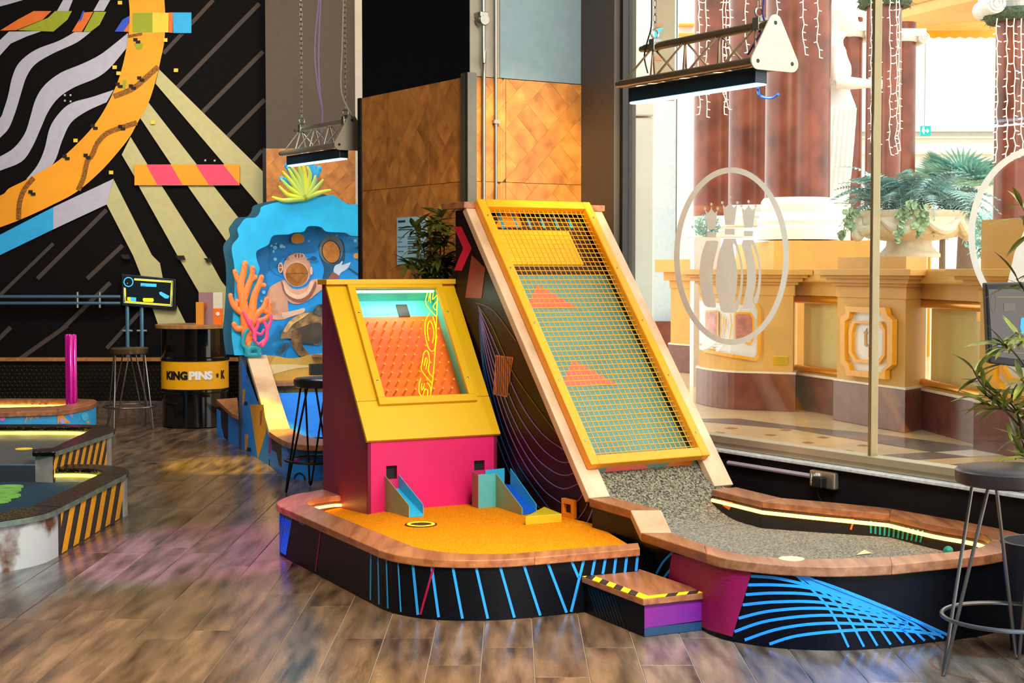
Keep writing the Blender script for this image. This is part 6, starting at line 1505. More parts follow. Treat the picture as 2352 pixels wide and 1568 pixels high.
# printed scene board with two face holes
cS = -0.36
ss_ = thing('sea_scene_board', 'printed underwater scene board with a diver, turtle and face holes', 'photo board', SE(0.6, 0.7, cS))
def board_with_holes(outer, holes, c, th):
    b = bmesh.new(); edges = []
    for loop in [outer] + holes:
        vs = [b.verts.new(SE.at(*Z3(x, y), c)) for x, y in loop]
        for i in range(len(vs)): edges.append(b.edges.new((vs[i], vs[(i + 1) % len(vs)])))
    bmesh.ops.triangle_fill(b, use_beauty=True, use_dissolve=False, edges=edges)
    bmesh.ops.recalc_face_normals(b, faces=b.faces)
    mb = MB(); b.verts.index_update()
    mb.v = [v.co.copy() for v in b.verts]; mb.f = [tuple(v.index for v in f.verts) for f in b.faces]; b.free()
    n = len(mb.v); f0 = list(mb.f)
    mb.v += [p - SE.n * th for p in mb.v]; mb.f += [tuple(i + n for i in reversed(f)) for f in f0]
    k = 0
    for loop in [outer] + holes:
        m = len(loop)
        for i in range(m): mb.f.append((k + i, k + (i + 1) % m, n + k + (i + 1) % m, n + k + i))
        k += m
    return mb
ell = lambda cx, cy, rx, ry, n=28, rot=0: [(cx + rx * math.cos(t) * math.cos(rot) - ry * math.sin(t) * math.sin(rot), cy + rx * math.cos(t) * math.sin(rot) + ry * math.sin(t) * math.cos(rot)) for t in [2 * math.pi * k / n for k in range(n)]]
H1 = ell(793, 1421, 122, 128); H2 = ell(1180, 1168, 96, 124, rot=-0.25)
SEAB = mat('sea_blue_print', (10, 150, 226), 0.5, var=0.12, scale=2.5)
part('scene_sheet', board_with_holes([(300, 900), (1560, 860), (1560, 2400), (300, 2400)], [H1, H2], cS, 0.012), SEAB, ss_)
PL = [cS]
def pr(name, pts, m, smooth=True, k=3):
    PL[0] += 0.0012; q = sm2(list(pts) + [pts[0]], k)[:-1] if smooth else pts
    return part(name, MB().ngon(sea(q, PL[0])), m, ss_)
def prh(name, outer, hole, m):
    PL[0] += 0.0012; mb = board_with_holes(outer, [hole], PL[0], 0.0006); return part(name, mb, m, ss_)
DSU = mat('print_suit_pink', (224, 164, 130), 0.55, var=0.10, scale=7); DSD = mat('print_suit_shadow', (150, 92, 72), 0.55); DSL = mat('print_suit_light', (240, 196, 164), 0.55)
# second diver: dark teal suit, grey hood round the hole, white glove
DK = mat('print_teal_suit', (20, 82, 116), 0.55, var=0.1)
prh('printed_suit', sm2([(1035, 1100), (1050, 1220), (1100, 1360), (1080, 1480), (1140, 1480), (1200, 1380), (1320, 1290), (1335, 1150), (1300, 1030), (1180, 1000), (1080, 1030), (1035, 1100)], 3)[:-1], H2, DK)
prh('printed_hood', sm2(ell(1180, 1140, 135, 160, 20) + [ell(1180, 1140, 135, 160, 20)[0]], 2)[:-1], H2, mat('print_hood_grey', (110, 132, 140), 0.55, var=0.15, scale=6))
prh('printed_hole_edge', ell(1180, 1168, 104, 132, rot=-0.25), H2, BLACK)
pr('printed_glove', [(1205, 1370), (1225, 1320), (1270, 1300), (1300, 1270), (1312, 1280), (1300, 1315), (1390, 1285), (1395, 1300), (1355, 1360), (1290, 1400), (1265, 1435), (1225, 1430)], mat('print_glove', (206, 222, 236), 0.5))
pr('printed_cuff', [(1180, 1410), (1205, 1395), (1265, 1435), (1250, 1470), (1150, 1475)], DSD)
pr('printed_hose', [(1370, 1355), (1390, 1350), (1560, 1460), (1560, 1490)], DK, False)
# main diver
pr('printed_sleeve', [(650, 1480), (560, 1520), (480, 1580), (440, 1720), (430, 1850), (500, 1920), (620, 1930), (700, 1890), (690, 1700), (760, 1620)], DSU)
pr('printed_glove', [(620, 1850), (700, 1840), (790, 1820), (880, 1800), (870, 1850), (780, 1880), (700, 1905), (640, 1910)], DSL)
pr('printed_torso', [(640, 1490), (690, 1555), (793, 1590), (905, 1555), (960, 1480), (1100, 1480), (1110, 1560), (1010, 1640), (940, 1700), (830, 1750), (720, 1740), (650, 1640)], DSU)
pr('printed_collar', [(610, 1470), (680, 1600), (800, 1680), (930, 1640), (1000, 1500), (1010, 1560), (930, 1700), (800, 1740), (660, 1650)], DSD)
pr('printed_collar', [(640, 1500), (700, 1600), (800, 1650), (900, 1610), (950, 1500), (980, 1520), (920, 1650), (800, 1700), (670, 1630)], DSL)
prh('printed_helmet', sm2(ell(795, 1370, 158, 190, 18) + [ell(795, 1370, 158, 190, 18)[0]], 2)[:-1], H1, DSU)
prh('printed_hole_edge', ell(793, 1421, 134, 140), H1, DSL)
PL[0] += 0.001
prh('printed_hole_edge', ell(793, 1421, 127, 133), H1, DSD)
pr('printed_porthole', ell(815, 1212, 66, 32, 14), DSL); pr('printed_porthole', ell(815, 1212, 54, 24, 14), DSD)
for x in (798, 832): pr('printed_bar', [(x - 4, 1188), (x + 4, 1188), (x + 4, 1236), (x - 4, 1236)], DSL, False)
pr('printed_porthole', ell(610, 1345, 28, 58, 14), DSL); pr('printed_porthole', ell(608, 1345, 18, 44, 14), DSD)
pr('printed_bar', [(592, 1340), (626, 1340), (626, 1350), (592, 1350)], DSL, False)
pr('printed_bolt', ell(955, 1380, 16, 46, 12), DSL)
PL[0] += 0.001
hs = MB(); stroke(hs, lambda x, y: SE.at(*Z3(x, y), PL[0]), sm2([(480, 1090), (500, 1200), (490, 1330), (540, 1400), (610, 1430)], 4), 8, 1)
part('printed_hose', hs, mat('print_hose', (24, 116, 168), 0.5), ss_)
# turtle
Z4 = lambda x, y: ((500 + x / 3.135 - 520) * 4.9, (640 + y / 3.135 - 340) * 4.9)
t4 = lambda l: [Z4(x, y) for x, y in l]
pr('printed_turtle_shell', t4([(450, 435), (470, 370), (510, 310), (560, 270), (620, 245), (690, 235), (745, 240), (745, 460), (640, 460), (590, 455), (530, 430)]), mat('print_shell', (124, 92, 60), 0.55, var=0.30, scale=14, col2=(206, 160, 100)))
pr('printed_turtle_belly', t4([(530, 380), (620, 340), (745, 320), (745, 460), (640, 465), (570, 450)]), mat('print_belly', (74, 62, 52), 0.55, var=0.2, scale=12))
pr('printed_flipper', t4([(530, 390), (570, 365), (600, 400), (610, 480), (650, 530), (660, 555), (600, 560), (560, 520), (530, 460)]), mat('print_flipper', (96, 66, 44), 0.55, var=0.35, scale=16, col2=(176, 126, 76)))
pr('printed_flipper', t4([(520, 465), (495, 500), (470, 530), (440, 540), (450, 505), (490, 460)]), mat('print_flipper_dark', (60, 80, 90), 0.55))
pr('printed_turtle_head', t4([(685, 240), (700, 205), (730, 185), (770, 190), (770, 260), (720, 270)]), mat('print_head', (90, 84, 78), 0.55, var=0.4, scale=20))
pr('printed_shell_mark', t4([(470, 380), (520, 300), (600, 255), (660, 245), (600, 290), (540, 330), (500, 385)]), mat('print_shell_light', (226, 170, 110), 0.55, var=0.3, scale=20))
for x, y, r in [(508, 1100, 14), (547, 1120, 22), (560, 1075, 9), (532, 1163, 15), (550, 1250, 19), (620, 1105, 22), (650, 1113, 13), (930, 1046, 12), (1240, 983, 9), (1450, 1042, 18), (1375, 1002, 8), (420, 1620, 20), (395, 1720, 14)]:
    pr('printed_bubble', ell(x, y, r, r, 10), mat('print_bubble', (140, 214, 240), 0.4))
pr('printed_fish', [(730, 1010), (760, 970), (820, 960), (870, 990), (876, 1040), (850, 1065), (790, 1075), (740, 1060)], mat('print_orange_fish', (226, 146, 36), 0.5))
pr('printed_fish', ell(1466, 1212, 36, 30, 12), mat('print_orange_fish', (226, 146, 36), 0.5))
pr('printed_fish', [(910, 1245), (940, 1240), (975, 1215), (1025, 1240), (985, 1268), (940, 1258), (908, 1262)], mat('print_dark_fish', (16, 76, 130), 0.5))
pr('printed_fish', [(630, 1212), (690, 1208), (690, 1235), (632, 1230)], mat('print_dark_fish', (16, 76, 130), 0.5))
pr('printed_fish', [(1450, 1130), (1490, 1100), (1530, 1105), (1530, 1145)], mat('print_dark_fish', (16, 76, 130), 0.5))
# corals: flattened branching cut-outs with rounded edges
def coral(name, label, m, strokes, c, base, conv, sc=1.0, flat=0.5):
    t = thing(name, label, 'coral', base)
    for pts, r0, r1 in strokes:
        P_ = smoothpath([SE.at(*conv(x, y), c) for x, y in pts], 4); n = len(P_)
        R_ = [lerp(r0, r1, i / (n - 1)) for i in range(n)]
        mb = MB().tube(P_, R_, 10, flat=(SE.n, flat)); mb.ball(P_[-1], R_[-1] * 1.12, 8, (1, flat, 1)); mb.ball(P_[0], R_[0], 8, (1, flat, 1))
        part('branch', mb, m, t, smooth='all')
    return t
ORC = mat('orange_coral', (246, 124, 50), 0.5, var=0.08, scale=5)
oc = lambda x, y: (500 + x / 1.911, 320 + y / 1.911)
coral('orange_coral', 'tall branching orange coral cut out at the reef edge', ORC, [
    ([(130, 900), (122, 800), (110, 700), (100, 640), (112, 590), (120, 545)], 0.045, 0.022), ([(105, 640), (85, 610), (75, 580)], 0.024, 0.018), ([(115, 700), (135, 640), (150, 600), (152, 565)], 0.030, 0.020), ([(145, 620), (165, 605)], 0.020, 0.018),
    ([(130, 850), (150, 760), (160, 690), (180, 640), (192, 605)], 0.040, 0.020), ([(180, 640), (203, 640)], 0.020, 0.018), ([(110, 760), (85, 745), (65, 720), (56, 685)], 0.030, 0.018), ([(80, 740), (85, 710)], 0.02, 0.017), ([(110, 830), (85, 830), (72, 812)], 0.030, 0.020),
    ([(140, 830), (170, 770), (200, 740), (215, 700)], 0.034, 0.018), ([(195, 745), (225, 760), (230, 720)], 0.024, 0.017), ([(160, 800), (205, 790), (228, 765)], 0.028, 0.018)], 0.05, SE.at(565, 820, 0.05), oc)
PKC = mat('pink_coral', (244, 70, 120), 0.45); pc4 = lambda x, y: (500 + x / 3.135, 640 + y / 3.135)
coral('pink_coral', 'small pink and orange coral in front of the orange one', PKC, [([(265, 440), (262, 380), (235, 330), (240, 300)], 0.018, 0.012), ([(262, 390), (290, 330), (285, 300)], 0.016, 0.011), ([(235, 340), (205, 280), (185, 240)], 0.014, 0.010), ([(320, 475), (350, 430), (355, 360), (330, 300)], 0.020, 0.012), ([(355, 370), (380, 310), (385, 265)], 0.016, 0.011), ([(350, 430), (300, 470), (285, 462)], 0.014, 0.010), ([(262, 380), (310, 400), (330, 370)], 0.014, 0.010)], 0.10, SE.at(595, 815, 0.1), pc4)
coral('teal_coral', 'teal looping coral foot at the top of the wooden ramp', mat('teal_coral', (20, 140, 150), 0.45), [([(215, 545), (205, 500), (180, 470), (195, 400), (215, 370)], 0.022, 0.014), ([(220, 545), (235, 500), (290, 500), (300, 545)], 0.022, 0.020), ([(250, 500), (255, 460), (265, 440)], 0.018, 0.014), ([(205, 548), (300, 548)], 0.018, 0.018)], 0.08, SE.at(585, 818, 0.08), pc4)
LIM = mat('lime_anemone', (176, 226, 120), 0.5, var=0.15, scale=4, col2=(214, 214, 30)); 
an = coral('anemone', 'lime green sea anemone with curling arms on the arch', LIM, [([(880, 560), (b[0], b[1]), tip], 0.028, 0.010) for b, tip in [((660, 590), (525, 555)), ((700, 530), (600, 435)), ((710, 450), (622, 355)), ((730, 380), (638, 270)), ((770, 360), (705, 240)), ((820, 350), (728, 205)), ((845, 310), (780, 112)), ((885, 320), (850, 152)), ((940, 330), (915, 215)), ((975, 410), (1000, 320)), ((1000, 460), (1085, 362)), ((1060, 500), (1165, 475))]], 0.03, SE.at(700, 455, 0.03), Z3, flat=0.6)
coral('blue_anemone', 'sky blue coral arms behind the lime anemone', mat('sky_coral', (40, 170, 230), 0.5), [([(900, 520), (960, 380), (965, 250), (940, 160)], 0.05, 0.035), ([(975, 330), (1020, 290), (1040, 235)], 0.03, 0.024), ([(780, 480), (760, 320), (700, 200)], 0.035, 0.03), ([(760, 450), (680, 380), (622, 345)], 0.028, 0.02)], -0.02, SE.at(700, 455, -0.02), Z3)
# sand board, wooden slide and its blue base
bc = thing('reef_course', 'blue graffiti golf course with a wooden slide below the reef', 'golf platform', (-1.6, 11.6, 0))
w0_, w1_, w2_, w3_ = V(*G(557, 1032)[:2], 0), V(*G(620, 1070)[:2], 0), V(*G(659.5, 1094.5)[:2], 0), V(*G(720, 1102.5)[:2], 0)
w4_ = V(-0.95, 10.9, 0)
BLG = mat('azure_graffiti_panel', (20, 132, 232), 0.5, var=0.08, scale=3)
outl2 = [V(*G(498, 998)[:2], 0), w0_, w1_, w2_] + smoothpath([w2_, w3_, w4_], 5)[1:]
zr2 = 0.262
topz = [0.262, 0.74, 0.25]
mb = MB(); mb.strip(outl2[1:], [V(p.x, p.y, (0.74 if i == 0 else 0.225)) for i, p in enumerate(outl2[1:])]); mb.strip(outl2[:2], [p + UP * 0.23 for p in outl2[:2]])
part('base_panel', mb, BLG, bc)
b_out = [D(567, 815, 12.5), D(617, 985, 11.42)]; b_in = [D(600, 815, 12.5), D(660, 985, 11.42)]
b_in2 = [b_out[0] + SU * 0.16, b_out[1] + SU * 0.16]
part('beam', MB().slab([b_out[0], b_out[1]], b_in2, 0.05), OAK_PALE, bc, bevel=0.005)
ro = smoothpath([D(617, 990, 11.42), G(652, 1012, zr2), G(690, 1020, zr2), G(745, 1022, zr2), G(800, 1020, zr2)], 4); ri = smoothpath([b_in2[1], G(690, 996, zr2), G(715, 1004, zr2), G(750, 1008, zr2), G(800, 1006, zr2)], 4)
part('rim_board', MB().slab(ro, ri, 0.04), OAK_RIM, bc, bevel=0.004)
part('slide', MB().strip([V(b_in2[0].x, b_in2[0].y, 0.45), V(b_in2[1].x, b_in2[1].y, 0.2), G(690, 996, 0.18), G(750, 1010, 0.18)], [V(-1.0, 12.9, 0.45), V(-0.9, 11.8, 0.2), V(-0.9, 11.3, 0.18), V(-0.9, 10.95, 0.18)]), mat('bright_blue_turf', (20, 130, 245), 0.8, var=0.05), bc)
sandf = Fr(SE(0, 0, -0.12), SU, UP, SE.n)
SAND = mat('painted_sand', (222, 172, 70), 0.5, var=0.12, scale=4)
sp_ = [sandf.at(*pc4(x, y), 0) for x, y in sm2([(340, 555), (420, 555), (500, 572), (580, 570), (680, 545), (770, 540)], 3)] + [sandf.at(*pc4(x, y), 0) for x, y in [(770, 740), (400, 750)]]
part('sand_board', MB().extr(sp_, -SE.n * 0.02), SAND, bc)
part('sand_ripple', MB().ngon([sandf.at(*pc4(x, y), 0.004) for x, y in sm2([(370, 620), (500, 615), (670, 630), (540, 650), (390, 690)], 3)]), mat('pale_sand', (240, 208, 140), 0.5), bc)
part('sand_ledge', MB().slab([sandf.at(*pc4(400, 748), 0.12), sandf.at(*pc4(770, 738), 0.12)], [sandf.at(*pc4(400, 735), 0.0), sandf.at(*pc4(770, 725), 0.0)], 0.03), OAK_RIM, bc)
part('reef_mural', MB().ngon([sandf.at(*pc4(x, y), 0.01) for x, y in [(410, 752), (770, 745), (770, 830), (430, 830)]]), mat('reef_teal_print', (24, 110, 120), 0.5, var=0.35, scale=9, col2=(180, 160, 60)), bc)
part('dark_box', MB().fbox(Fr(sandf.at(737, 860, 0.14), SU, UP, SE.n), -0.10, 0.15, 0, 0.09, 0, 0.06), BLACK, bc)
part('side_shelf', MB().slab([sandf.at(*pc4(675, 545), 0.14), sandf.at(*pc4(790, 548), 0.14)], [sandf.at(*pc4(675, 541), 0.0), sandf.at(*pc4(790, 544), 0.0)], 0.02), OAK_RIM, bc)
gp = wallproj([(p.x, p.y) for p in outl2])
def graf(pts, m): part('graffiti_shape', blob(MB(), gp, [pc4(x, y) for x, y in pts], 3), m, bc)
OCH = mat('graffiti_ochre', (206, 150, 40), 0.5); GBK = mat('graffiti_black', (16, 20, 34), 0.5); GPU = mat('graffiti_purple', (130, 40, 150), 0.5)
graf([(230, 905), (330, 905), (352, 1090), (320, 1200), (290, 1300), (262, 1120)], OCH); graf([(195, 1120), (222, 1120), (212, 1230), (195, 1240)], OCH); graf([(180, 795), (200, 795), (190, 900), (178, 900)], OCH)
graf([(385, 1150), (460, 1190), (460, 1360), (440, 1340), (420, 1240), (390, 1230)], GBK); graf([(190, 885), (215, 885), (215, 912), (190, 912)], GBK); graf([(210, 1215), (240, 1215), (240, 1245), (210, 1240)], GBK); graf([(368, 1300), (376, 1300), (374, 1355), (367, 1350)], GBK)
part('graffiti_line', stroke(MB(), gp, sm2([pc4(*p) for p in [(550, 1445), (560, 1415), (590, 1400), (620, 1420), (628, 1450)]], 4), 4, 1), GBK, bc)
part('graffiti_line', stroke(MB(), gp, sm2([pc4(*p) for p in [(495, 1245), (520, 1290), (570, 1310), (635, 1270)]], 4), 7, 1), GPU, bc)
part('graffiti_line', stroke(MB(), gp, sm2([pc4(*p) for p in [(375, 1140), (378, 1200), (370, 1260)]], 4), 5, 1), GPU, bc)
part('graffiti_line', stroke(MB(), gp, sm2([pc4(*p) for p in [(660, 1350), (665, 1320), (705, 1305)]], 4), 4, 1), OCH, bc)
graf([(300, 960), (325, 940), (315, 1040), (305, 1060)], GPU); graf([(205, 700), (215, 690), (212, 740)], GPU)
# neighbouring shelf with an oak rim at the left
o1, o2, o3, o4 = G(497, 917, zr2 + 0.03), G(533, 950, zr2 + 0.03), G(548, 955, zr2 + 0.03), G(545, 913, zr2 + 0.03)
part('rim_board', MB().extr([o1, o2, o3, o4], (0, 0, -0.03)), OAK_RIM, bc)
graf([(20, 940), (75, 960), (75, 1170), (45, 1140), (25, 1050)], GBK)
# ================================================================== truss lamps
TUBE = mat('bronze_truss_tube', (150, 128, 100), 0.28, 0.85); PLATE = mat('pale_end_plate', (180, 172, 150), 0.4, 0.2)
def truss(label, pA, Lh, led, col, power, s=1.0, tubem=TUBE, chains=True):
    """triangular truss hung on chains; pA is the lower front tube at the end plate, running back along -AX"""
    t = thing('truss_lamp', label, 'lamp', pA, group='hanging truss lamps')
    F = Fr(pA, -AX, CR, UP)                                    # a: along, b: across, c: up
    w, h = 0.19 * s, 0.165 * s; r = 0.019 * s
    T3 = [(0, 0), (w, 0), (w / 2, h)]
    offs = [(0, Lh), (0.0, Lh), (0.0, Lh * 0.94)]
    for (b, c), (a0, a1) in zip(T3, offs):
        part('chord_tube', MB().cyl(F(a0, b, c), F(a1, b, c), r, 12), tubem, t, smooth=True)
        part('tube_end', MB().cyl(F(a1, b, c), F(a1 + 0.03, b, c), r * 0.75, 10), STEEL, t, smooth=True)
    n = 4
    for i in range(n):
        a0, a1, am = Lh * (i + 0.05) / n, Lh * (i + 0.95) / n, Lh * (i + 0.5) / n
        for (p, q) in ((0, 2), (1, 2), (0, 1)):
            (b0, c0), (b1, c1) = T3[p], T3[q]
            part('brace', MB().tube([F(a0, b0, c0), F(am, b1, c1), F(a1, b0, c0)], 0.006 * s, 6), tubem, t)
    # end plate with rounded corners and bolt holes
    pts = []; rr = 0.035 * s
    cen = [(-0.0, 0.0), (w, 0.0), (w / 2, h)]
    for (b, c), (t0, t1) in zip(cen, ((math.radians(150), math.radians(270)), (math.radians(270), math.radians(390)), (math.radians(30), math.radians(150)))):
        for k in range(7):
            th = lerp(t0, t1, k / 6); pts.append(F(0, b + rr * math.cos(th), c + rr * math.sin(th)))
    part('end_plate', MB().extr(pts, AX * 0.008), PLATE, t)
    for (b, c) in cen: part('bolt_hole', MB().lathe([(0.009 * s, 0.0082), (0.009 * s, 0.009)], 12, fr=Fr(F(0, b, c), CR, UP, AX)), BLACK, t)
    # lamp body under the truss
    part('lamp_housing', MB().fbox(F, 0.03, Lh * 0.97, 0.02 * s, 0.02 * s + 0.065 * s, -0.085 * s, -0.02 * s), mat('blue_black_housing', (14, 34, 48), 0.35), t, bevel=0.003)
    part('lamp_tube', MB().fbox(F, 0.03, Lh * 0.97, 0.028 * s, 0.078 * s, -0.094 * s, -0.0855 * s), led, t, bevel=0.003)
    d = bpy.data.lights.new('truss_lamp_light', 'AREA'); d.shape = 'RECTANGLE'; d.size = Lh * 0.9; d.size_y = 0.05; d.energy = power; d.color = col
    lo = bpy.data.objects.new('truss_lamp_light', d); COL.objects.link(lo); lo.parent = t
    lo.location = F(Lh / 2, 0.05 * s, -0.115 * s) - ORG[t.name]
    lo.rotation_euler = (0, 0, math.atan2(AX.y, AX.x))
    for fa in (0.10, 0.86):
        top = F(Lh * fa, w / 2, h)
        part('clamp', MB().fbox(F, Lh * fa - 0.02, Lh * fa + 0.02, w / 2 - 0.022, w / 2 + 0.022, h - 0.02, h + 0.035), STEEL, t, bevel=0.003)
        part('eye_ring', MB().tube([top + UP * (0.058 + 0.02 * math.cos(k * 0.524)) + CR * 0.02 * math.sin(k * 0.524) for k in range(12)], 0.005, 6, closed=True), STEEL, t, smooth=True)
        z = top.z + 0.078; links = MB(); k = 0
        while z < CEIL - 0.02 and z < top.z + 2.2:
            u_ = CR if k % 2 else AX; c0 = V(top.x, top.y, z + 0.018)
            links.tube([c0 + UP * 0.021 * math.cos(j * 1.047) + u_ * 0.009 * math.sin(j * 1.047) for j in range(6)], 0.0028, 4, closed=True); z += 0.034; k += 1
        part('chain', links, STEEL, t, kind='stuff')
        if top.z + 2.2 < CEIL: part('rod', MB().cyl((top.x, top.y, z), (top.x, top.y, CEIL - 0.004), 0.004, 5), STEEL, t)
    return t, F
pR = D(1738, 140, 6.5)
LEDB = emis('cool_white_led', (150, 218, 255), 6.0)
tR, FRr = truss('hanging truss lamp with cool white tube before the window', pR, 0.95, LEDB, (0.75, 0.92, 1.0), 9)
part('cable', MB().tube(smoothpath([D(1497, 0, 7.25), D(1496, 60, 7.25), D(1487, 95, 7.25), D(1480, 130, 7.3), D(1488, 168, 7.3)], 4), 0.004, 6), BLACK, tR, smooth=True)
part('cable', MB().tube(smoothpath([D(1756, -10, 6.6), D(1752, 30, 6.6), D(1758, 60, 6.6), D(1745, 80, 6.6), D(1730, 105, 6.62), D(1718, 125, 6.65)], 4), 0.005, 6), mat('violet_cable', (40, 30, 90), 0.5), tR, smooth=True)
part('blue_hook', MB().tube(smoothpath([FRr(0.06, 0.06, -0.10), FRr(0.09, 0.10, -0.13), FRr(0.05, 0.13, -0.14), FRr(0.0, 0.12, -0.13)], 4), 0.006, 6), mat('blue_strap', (20, 90, 220), 0.4), tR, smooth=True)
pL = D(778, 332, 10.35)
SIL = mat('silver_truss_tube', (206, 198, 180), 0.3, 0.8)
tL, FLl = truss('smaller hanging silver truss lamp above the anemone', pL, 0.92, LEDB, (0.75, 0.92, 1.0), 7, 1.0, SIL)
for k, px in enumerate((728, 732)):
    part('cable', MB().tube(smoothpath([D(px + 5, -5, 10.9), D(px - (0 if k else 5), 110, 10.9), D(px + 2, 200, 10.9), D(741, 262, 10.95), D(735, 330, 11.0)], 4), 0.005, 6), mat('lilac_cable', (150, 140, 190), 0.5), tL, smooth=True)
part('cable', MB().tube(smoothpath([D(789, -5, 10.4), D(786, 110, 10.4), D(783, 195, 10.4), D(792, 235, 10.4), D(812, 268, 10.36)], 4), 0.005, 6), mat('grey_cable', (160, 156, 146), 0.5), tL, smooth=True)
# ================================================================== notice and plant beside the column
nt = thing('notice_sheet', 'pale blue rules sheet fixed to the oak column behind the plant', 'notice', FL.at(945, 605, 0.022))
(na0, nb1), (na1, nb0) = FL.px(912, 500, 0.022), FL.px(980, 607, 0.022)
if na0 > na1: na0, na1 = na1, na0
part('sheet', MB().fbox(FL, na0, na1, nb0, nb1, 0.020, 0.024), mat('pale_blue_card', (150, 200, 226), 0.5), nt)
INK = mat('ink_blue', (30, 50, 80), 0.6); hN = nb1 - nb0; wN = na1 - na0
FN = Fr(FL.o, -FL.u, UP, FL.n)
def ntxt(s, x, y, size, m=INK, bold=0.0): part('lettering', text_mb(s, size, FN, -na1 + x * wN, nb1 - y * hN, 0.0255, bold=bold, sx=1.3), m, nt)
def nbar(x0, x1, y, h=0.018): part('text_line', MB().fbox(FN, -na1 + x0 * wN, -na1 + x1 * wN, nb1 - (y + h) * hN, nb1 - y * hN, 0.0242, 0.0252), INK, nt)
nbar(0.05, 0.30, 0.06, 0.045); nbar(0.05, 0.62, 0.20); nbar(0.05, 0.55, 0.25)
ntxt('KING', 0.76, 0.09, 0.016, mat('notice_orange', (230, 150, 50), 0.6), 0.0005); ntxt('PINS', 0.76, 0.14, 0.016, bold=0.0005)
for i, l in enumerate(['Proper Care of', 'Stay Well', 'Press on the Corner', 'Drinks Policy']):
    y = 0.43 + i * 0.10; ntxt(l, 0.04, y, 0.011, bold=0.0003); nbar(0.38, 0.9, y - 0.02); nbar(0.38, 0.8, y + 0.02)
ntxt('Thank you for', 0.04, 0.90, 0.013, bold=0.0003); ntxt('the rooms enjoyable', 0.04, 0.945, 0.013, bold=0.0003)
LEAFM = mat('dark_glossy_leaf', (62, 74, 24), 0.4, var=0.25, scale=12, rnd=0.45, col2=(96, 106, 34))
def leaf_mesh(L, w, droop):
    mb = MB(); n = 5; A_, B_, C2 = [], [], []
    for i in range(n + 1):
        t = i / n; p = V(L * t, 0, -droop * t * t); ww = w * math.sin(math.pi * (0.08 + 0.92 * t)) * (1 if t < 1 else 0) + 0.0004
        A_.append(p + V(0, ww, ww * 0.25)); C2.append(p); B_.append(p + V(0, -ww, ww * 0.25))
    mb.strip(A_, C2); mb.strip(C2, B_); return mb
lmesh = _mesh('leaf', leaf_mesh(0.13, 0.0165, 0.035), V(0, 0, 0), LEAFM, 'all', fixn=False)
def leafy(name, label, base, stems, mesh, nl, rn, spread=1.0, stem_m=None, pot=None, scale=(0.7, 1.2), frm=0.3):
    t = thing(name, label, 'plant', base)
    sm__ = stem_m or mat('brown_stem', (70, 54, 34), 0.7)
    for st_ in stems:
        P_ = smoothpath(st_, 5); part('stem', MB().tube(P_, [lerp(0.007, 0.003, i / (len(P_) - 1)) for i in range(len(P_))], 5), sm__, t, smooth=True)
        for k in range(nl):
            f = lerp(frm, 1.0, (k + rn.random() * 0.6) / nl) if nl > 1 else 1.0
            i = min(int(f * (len(P_) - 1)), len(P_) - 2); p = P_[i].lerp(P_[i + 1], f * (len(P_) - 1) - i if f < 1 else 1)
            o = bpy.data.objects.new('leaf', mesh); COL.objects.link(o); o.parent = t; o.location = p - ORG[t.name]
            o.rotation_euler = (rn.uniform(-0.5, 0.5), rn.uniform(-1.1, 0.5) * spread, rn.random() * 6.283); s_ = rn.uniform(*scale); o.scale = (s_, s_, s_)
    return t
rn = random.Random(11)
pb_ = V(-0.44, 9.06, 0)
stems = []
for (px, py, dy) in [(950, 520, -0.05), (968, 560, 0.05), (985, 535, -0.1), (1000, 510, 0.0), (1015, 495, 0.08), (1025, 545, -0.06), (975, 600, -0.12), (1010, 590, -0.1), (940, 605, -0.08), (1030, 600, 0.02), (995, 625, -0.12)]:
    p = D(px, py, 9.02 + dy * 0.6); stems.append([pb_ + V(0, 0, 0.35), (pb_ + V(0, 0, 0.5)).lerp(p, 0.45), p.lerp(pb_ + V(0, 0, p.z), 0.25) - V(0, 0, 0.1), p])
pt = leafy('potted_shrub', 'dark leafy shrub between the yellow cabinet and the slide', pb_, stems, lmesh, 26, rn, frm=0.45)
part('pot', MB().lathe([(0.07, 0), (0.09, 0.36), (0.10, 0.38), (0.085, 0.38), (0.08, 0.34)], 24, pb_), mat('charcoal_pot', (40, 40, 42), 0.6), pt, smooth=True)
# ================================================================== monitor and bamboo at the right edge
mY = 6.25
mn = thing('monitor', 'black tilted monitor with a dim menu at the right edge', 'screen', D(2340, 870, mY))
M_ = lambda x, y, c=0.0: D(2130 + x / 2.376, 420 + y / 2.376, mY) + V(0, -c, 0)
part('housing', MB().extr([M_(318, 545), M_(640, 540), M_(700, 1030), M_(338, 985)], (0, 0.05, 0)), BLACK, mn, bevel=0.006)
MSC = mat('dim_screen', (52, 44, 40), 0.12, coat=0.6)
part('display', MB().ngon([M_(*p, 0.003) for p in [(332, 580), (660, 576), (700, 985), (355, 945)]]), MSC, mn)
MJ = lambda x, y: M_(x, y, 0.005)
OLV = mat('screen_olive', (120, 112, 66), 0.4, emit=(110, 104, 60), es=0.3); SGR = mat('screen_grey', (96, 88, 84), 0.4)
part('border_line', stroke(MB(), MJ, [(380, 622), (640, 622)], 4, 2), OLV, mn); part('border_line', stroke(MB(), MJ, [(370, 915), (660, 942)], 4, 2), OLV, mn)
part('badge', MB().strip([MJ(360 + 15 * math.cos(k * .2618), 650 + 58 * math.sin(k * .2618)) for k in range(25)], [MJ(360 + 12 * math.cos(k * .2618), 650 + 52 * math.sin(k * .2618)) for k in range(25)]), SGR, mn)
part('menu_tile', MB().ngon([MJ(*p) for p in [(415, 655), (478, 655), (478, 700), (415, 698)]]), SGR, mn); part('menu_tile', MB().ngon([MJ(*p) for p in [(432, 862), (478, 865), (478, 902), (434, 898)]]), mat('screen_sage', (140, 140, 96), 0.4), mn)
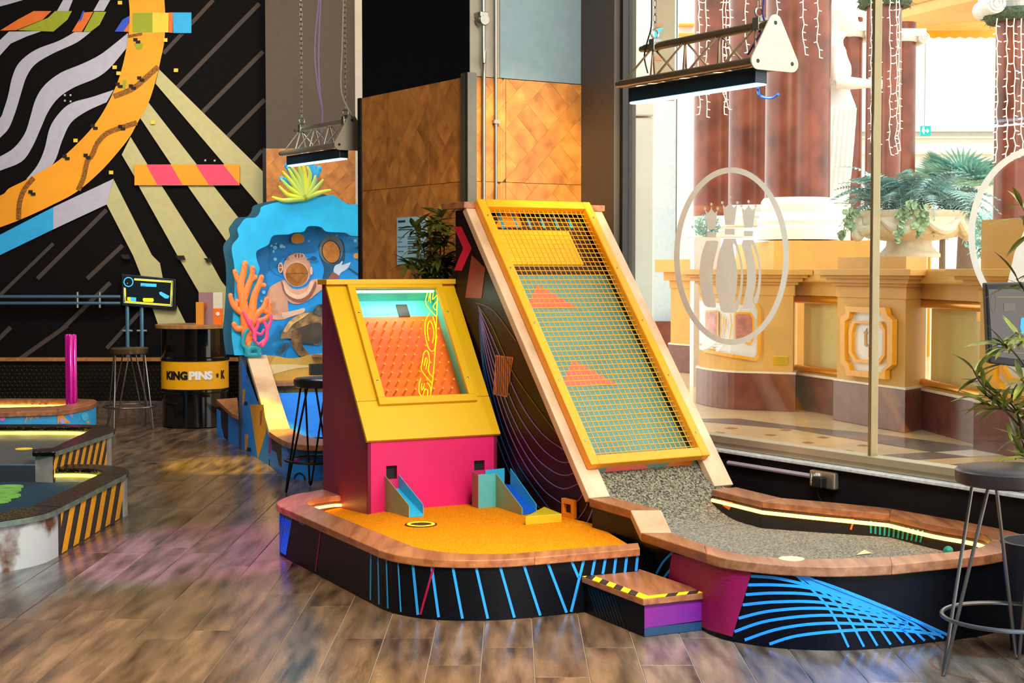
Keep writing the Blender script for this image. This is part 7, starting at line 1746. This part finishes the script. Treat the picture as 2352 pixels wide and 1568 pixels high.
part('menu_tile', MB().ngon([MJ(*p) for p in [(382, 870), (404, 872), (404, 894), (382, 890)]]), mat('screen_blue', (80, 130, 170), 0.4, emit=(80, 130, 170), es=0.4), mn)
part('bat_picture', MB().ngon([MJ(*p) for p in [(508, 740), (518, 732), (560, 760), (560, 820), (515, 820), (504, 790)]]), mat('screen_blue_bright', (40, 140, 220), 0.4, emit=(40, 140, 220), es=0.7), mn)
pz = M_(520, 1000, -0.03)
part('arm', MB().cyl((pz.x + 0.03, mY + 0.07, 1.28), (2.40, mY + 0.05, 1.28), 0.018, 10), BLACKM, mn, smooth=True)
part('stand', MB().cyl((2.40, mY + 0.05, 0.0), (2.40, mY + 0.05, 1.32), 0.022, 10), BLACKM, mn, smooth=True)
BAM = mat('olive_bamboo_leaf', (84, 98, 30), 0.4, var=0.25, scale=12, rnd=0.4, col2=(130, 140, 50))
bmesh_ = _mesh('leaf', leaf_mesh(0.10, 0.0085, 0.022), V(0, 0, 0), BAM, 'all', fixn=False)
bb = V(2.02, 5.86, 0)
rn = random.Random(5)
tips = [((2236, 850), (2262, 890), (2330, 945)), ((2262, 905), (2300, 935), (2340, 975)), ((2290, 790), (2320, 800), (2360, 850)), ((2275, 940), (2310, 940), (2360, 960)), ((2345, 470), (2370, 520), (2390, 620)), ((2335, 640), (2360, 680), (2390, 760)), ((2320, 1020), (2350, 1000), (2380, 990)), ((2345, 870), (2370, 900), (2400, 960)), ((2340, 1040), (2360, 1050), (2400, 1060)), ((2330, 760), (2350, 790), (2380, 860)), ((2350, 500), (2372, 560), (2395, 640)), ((2320, 925), (2350, 960), (2390, 1000))]
stems = []
for tri in tips:
    ps = [D(x, y, 5.86 + rn.uniform(-0.06, 0.1)) for x, y in tri]
    stems.append([bb + V(0, 0, 0.42), bb.lerp(ps[2], 0.8) + V(0, 0, ps[2].z * 0.15), ps[2], ps[1], ps[0]])
bmb = leafy('bamboo_plant', 'slender bamboo plant with drooping leaves beside the monitor', bb, stems, bmesh_, 14, rn, frm=0.72, scale=(0.8, 1.5))
part('pot', MB().lathe([(0.11, 0), (0.15, 0.40), (0.16, 0.42), (0.14, 0.42), (0.135, 0.38)], 24, bb), mat('charcoal_pot', (40, 40, 42), 0.6), bmb, smooth=True)
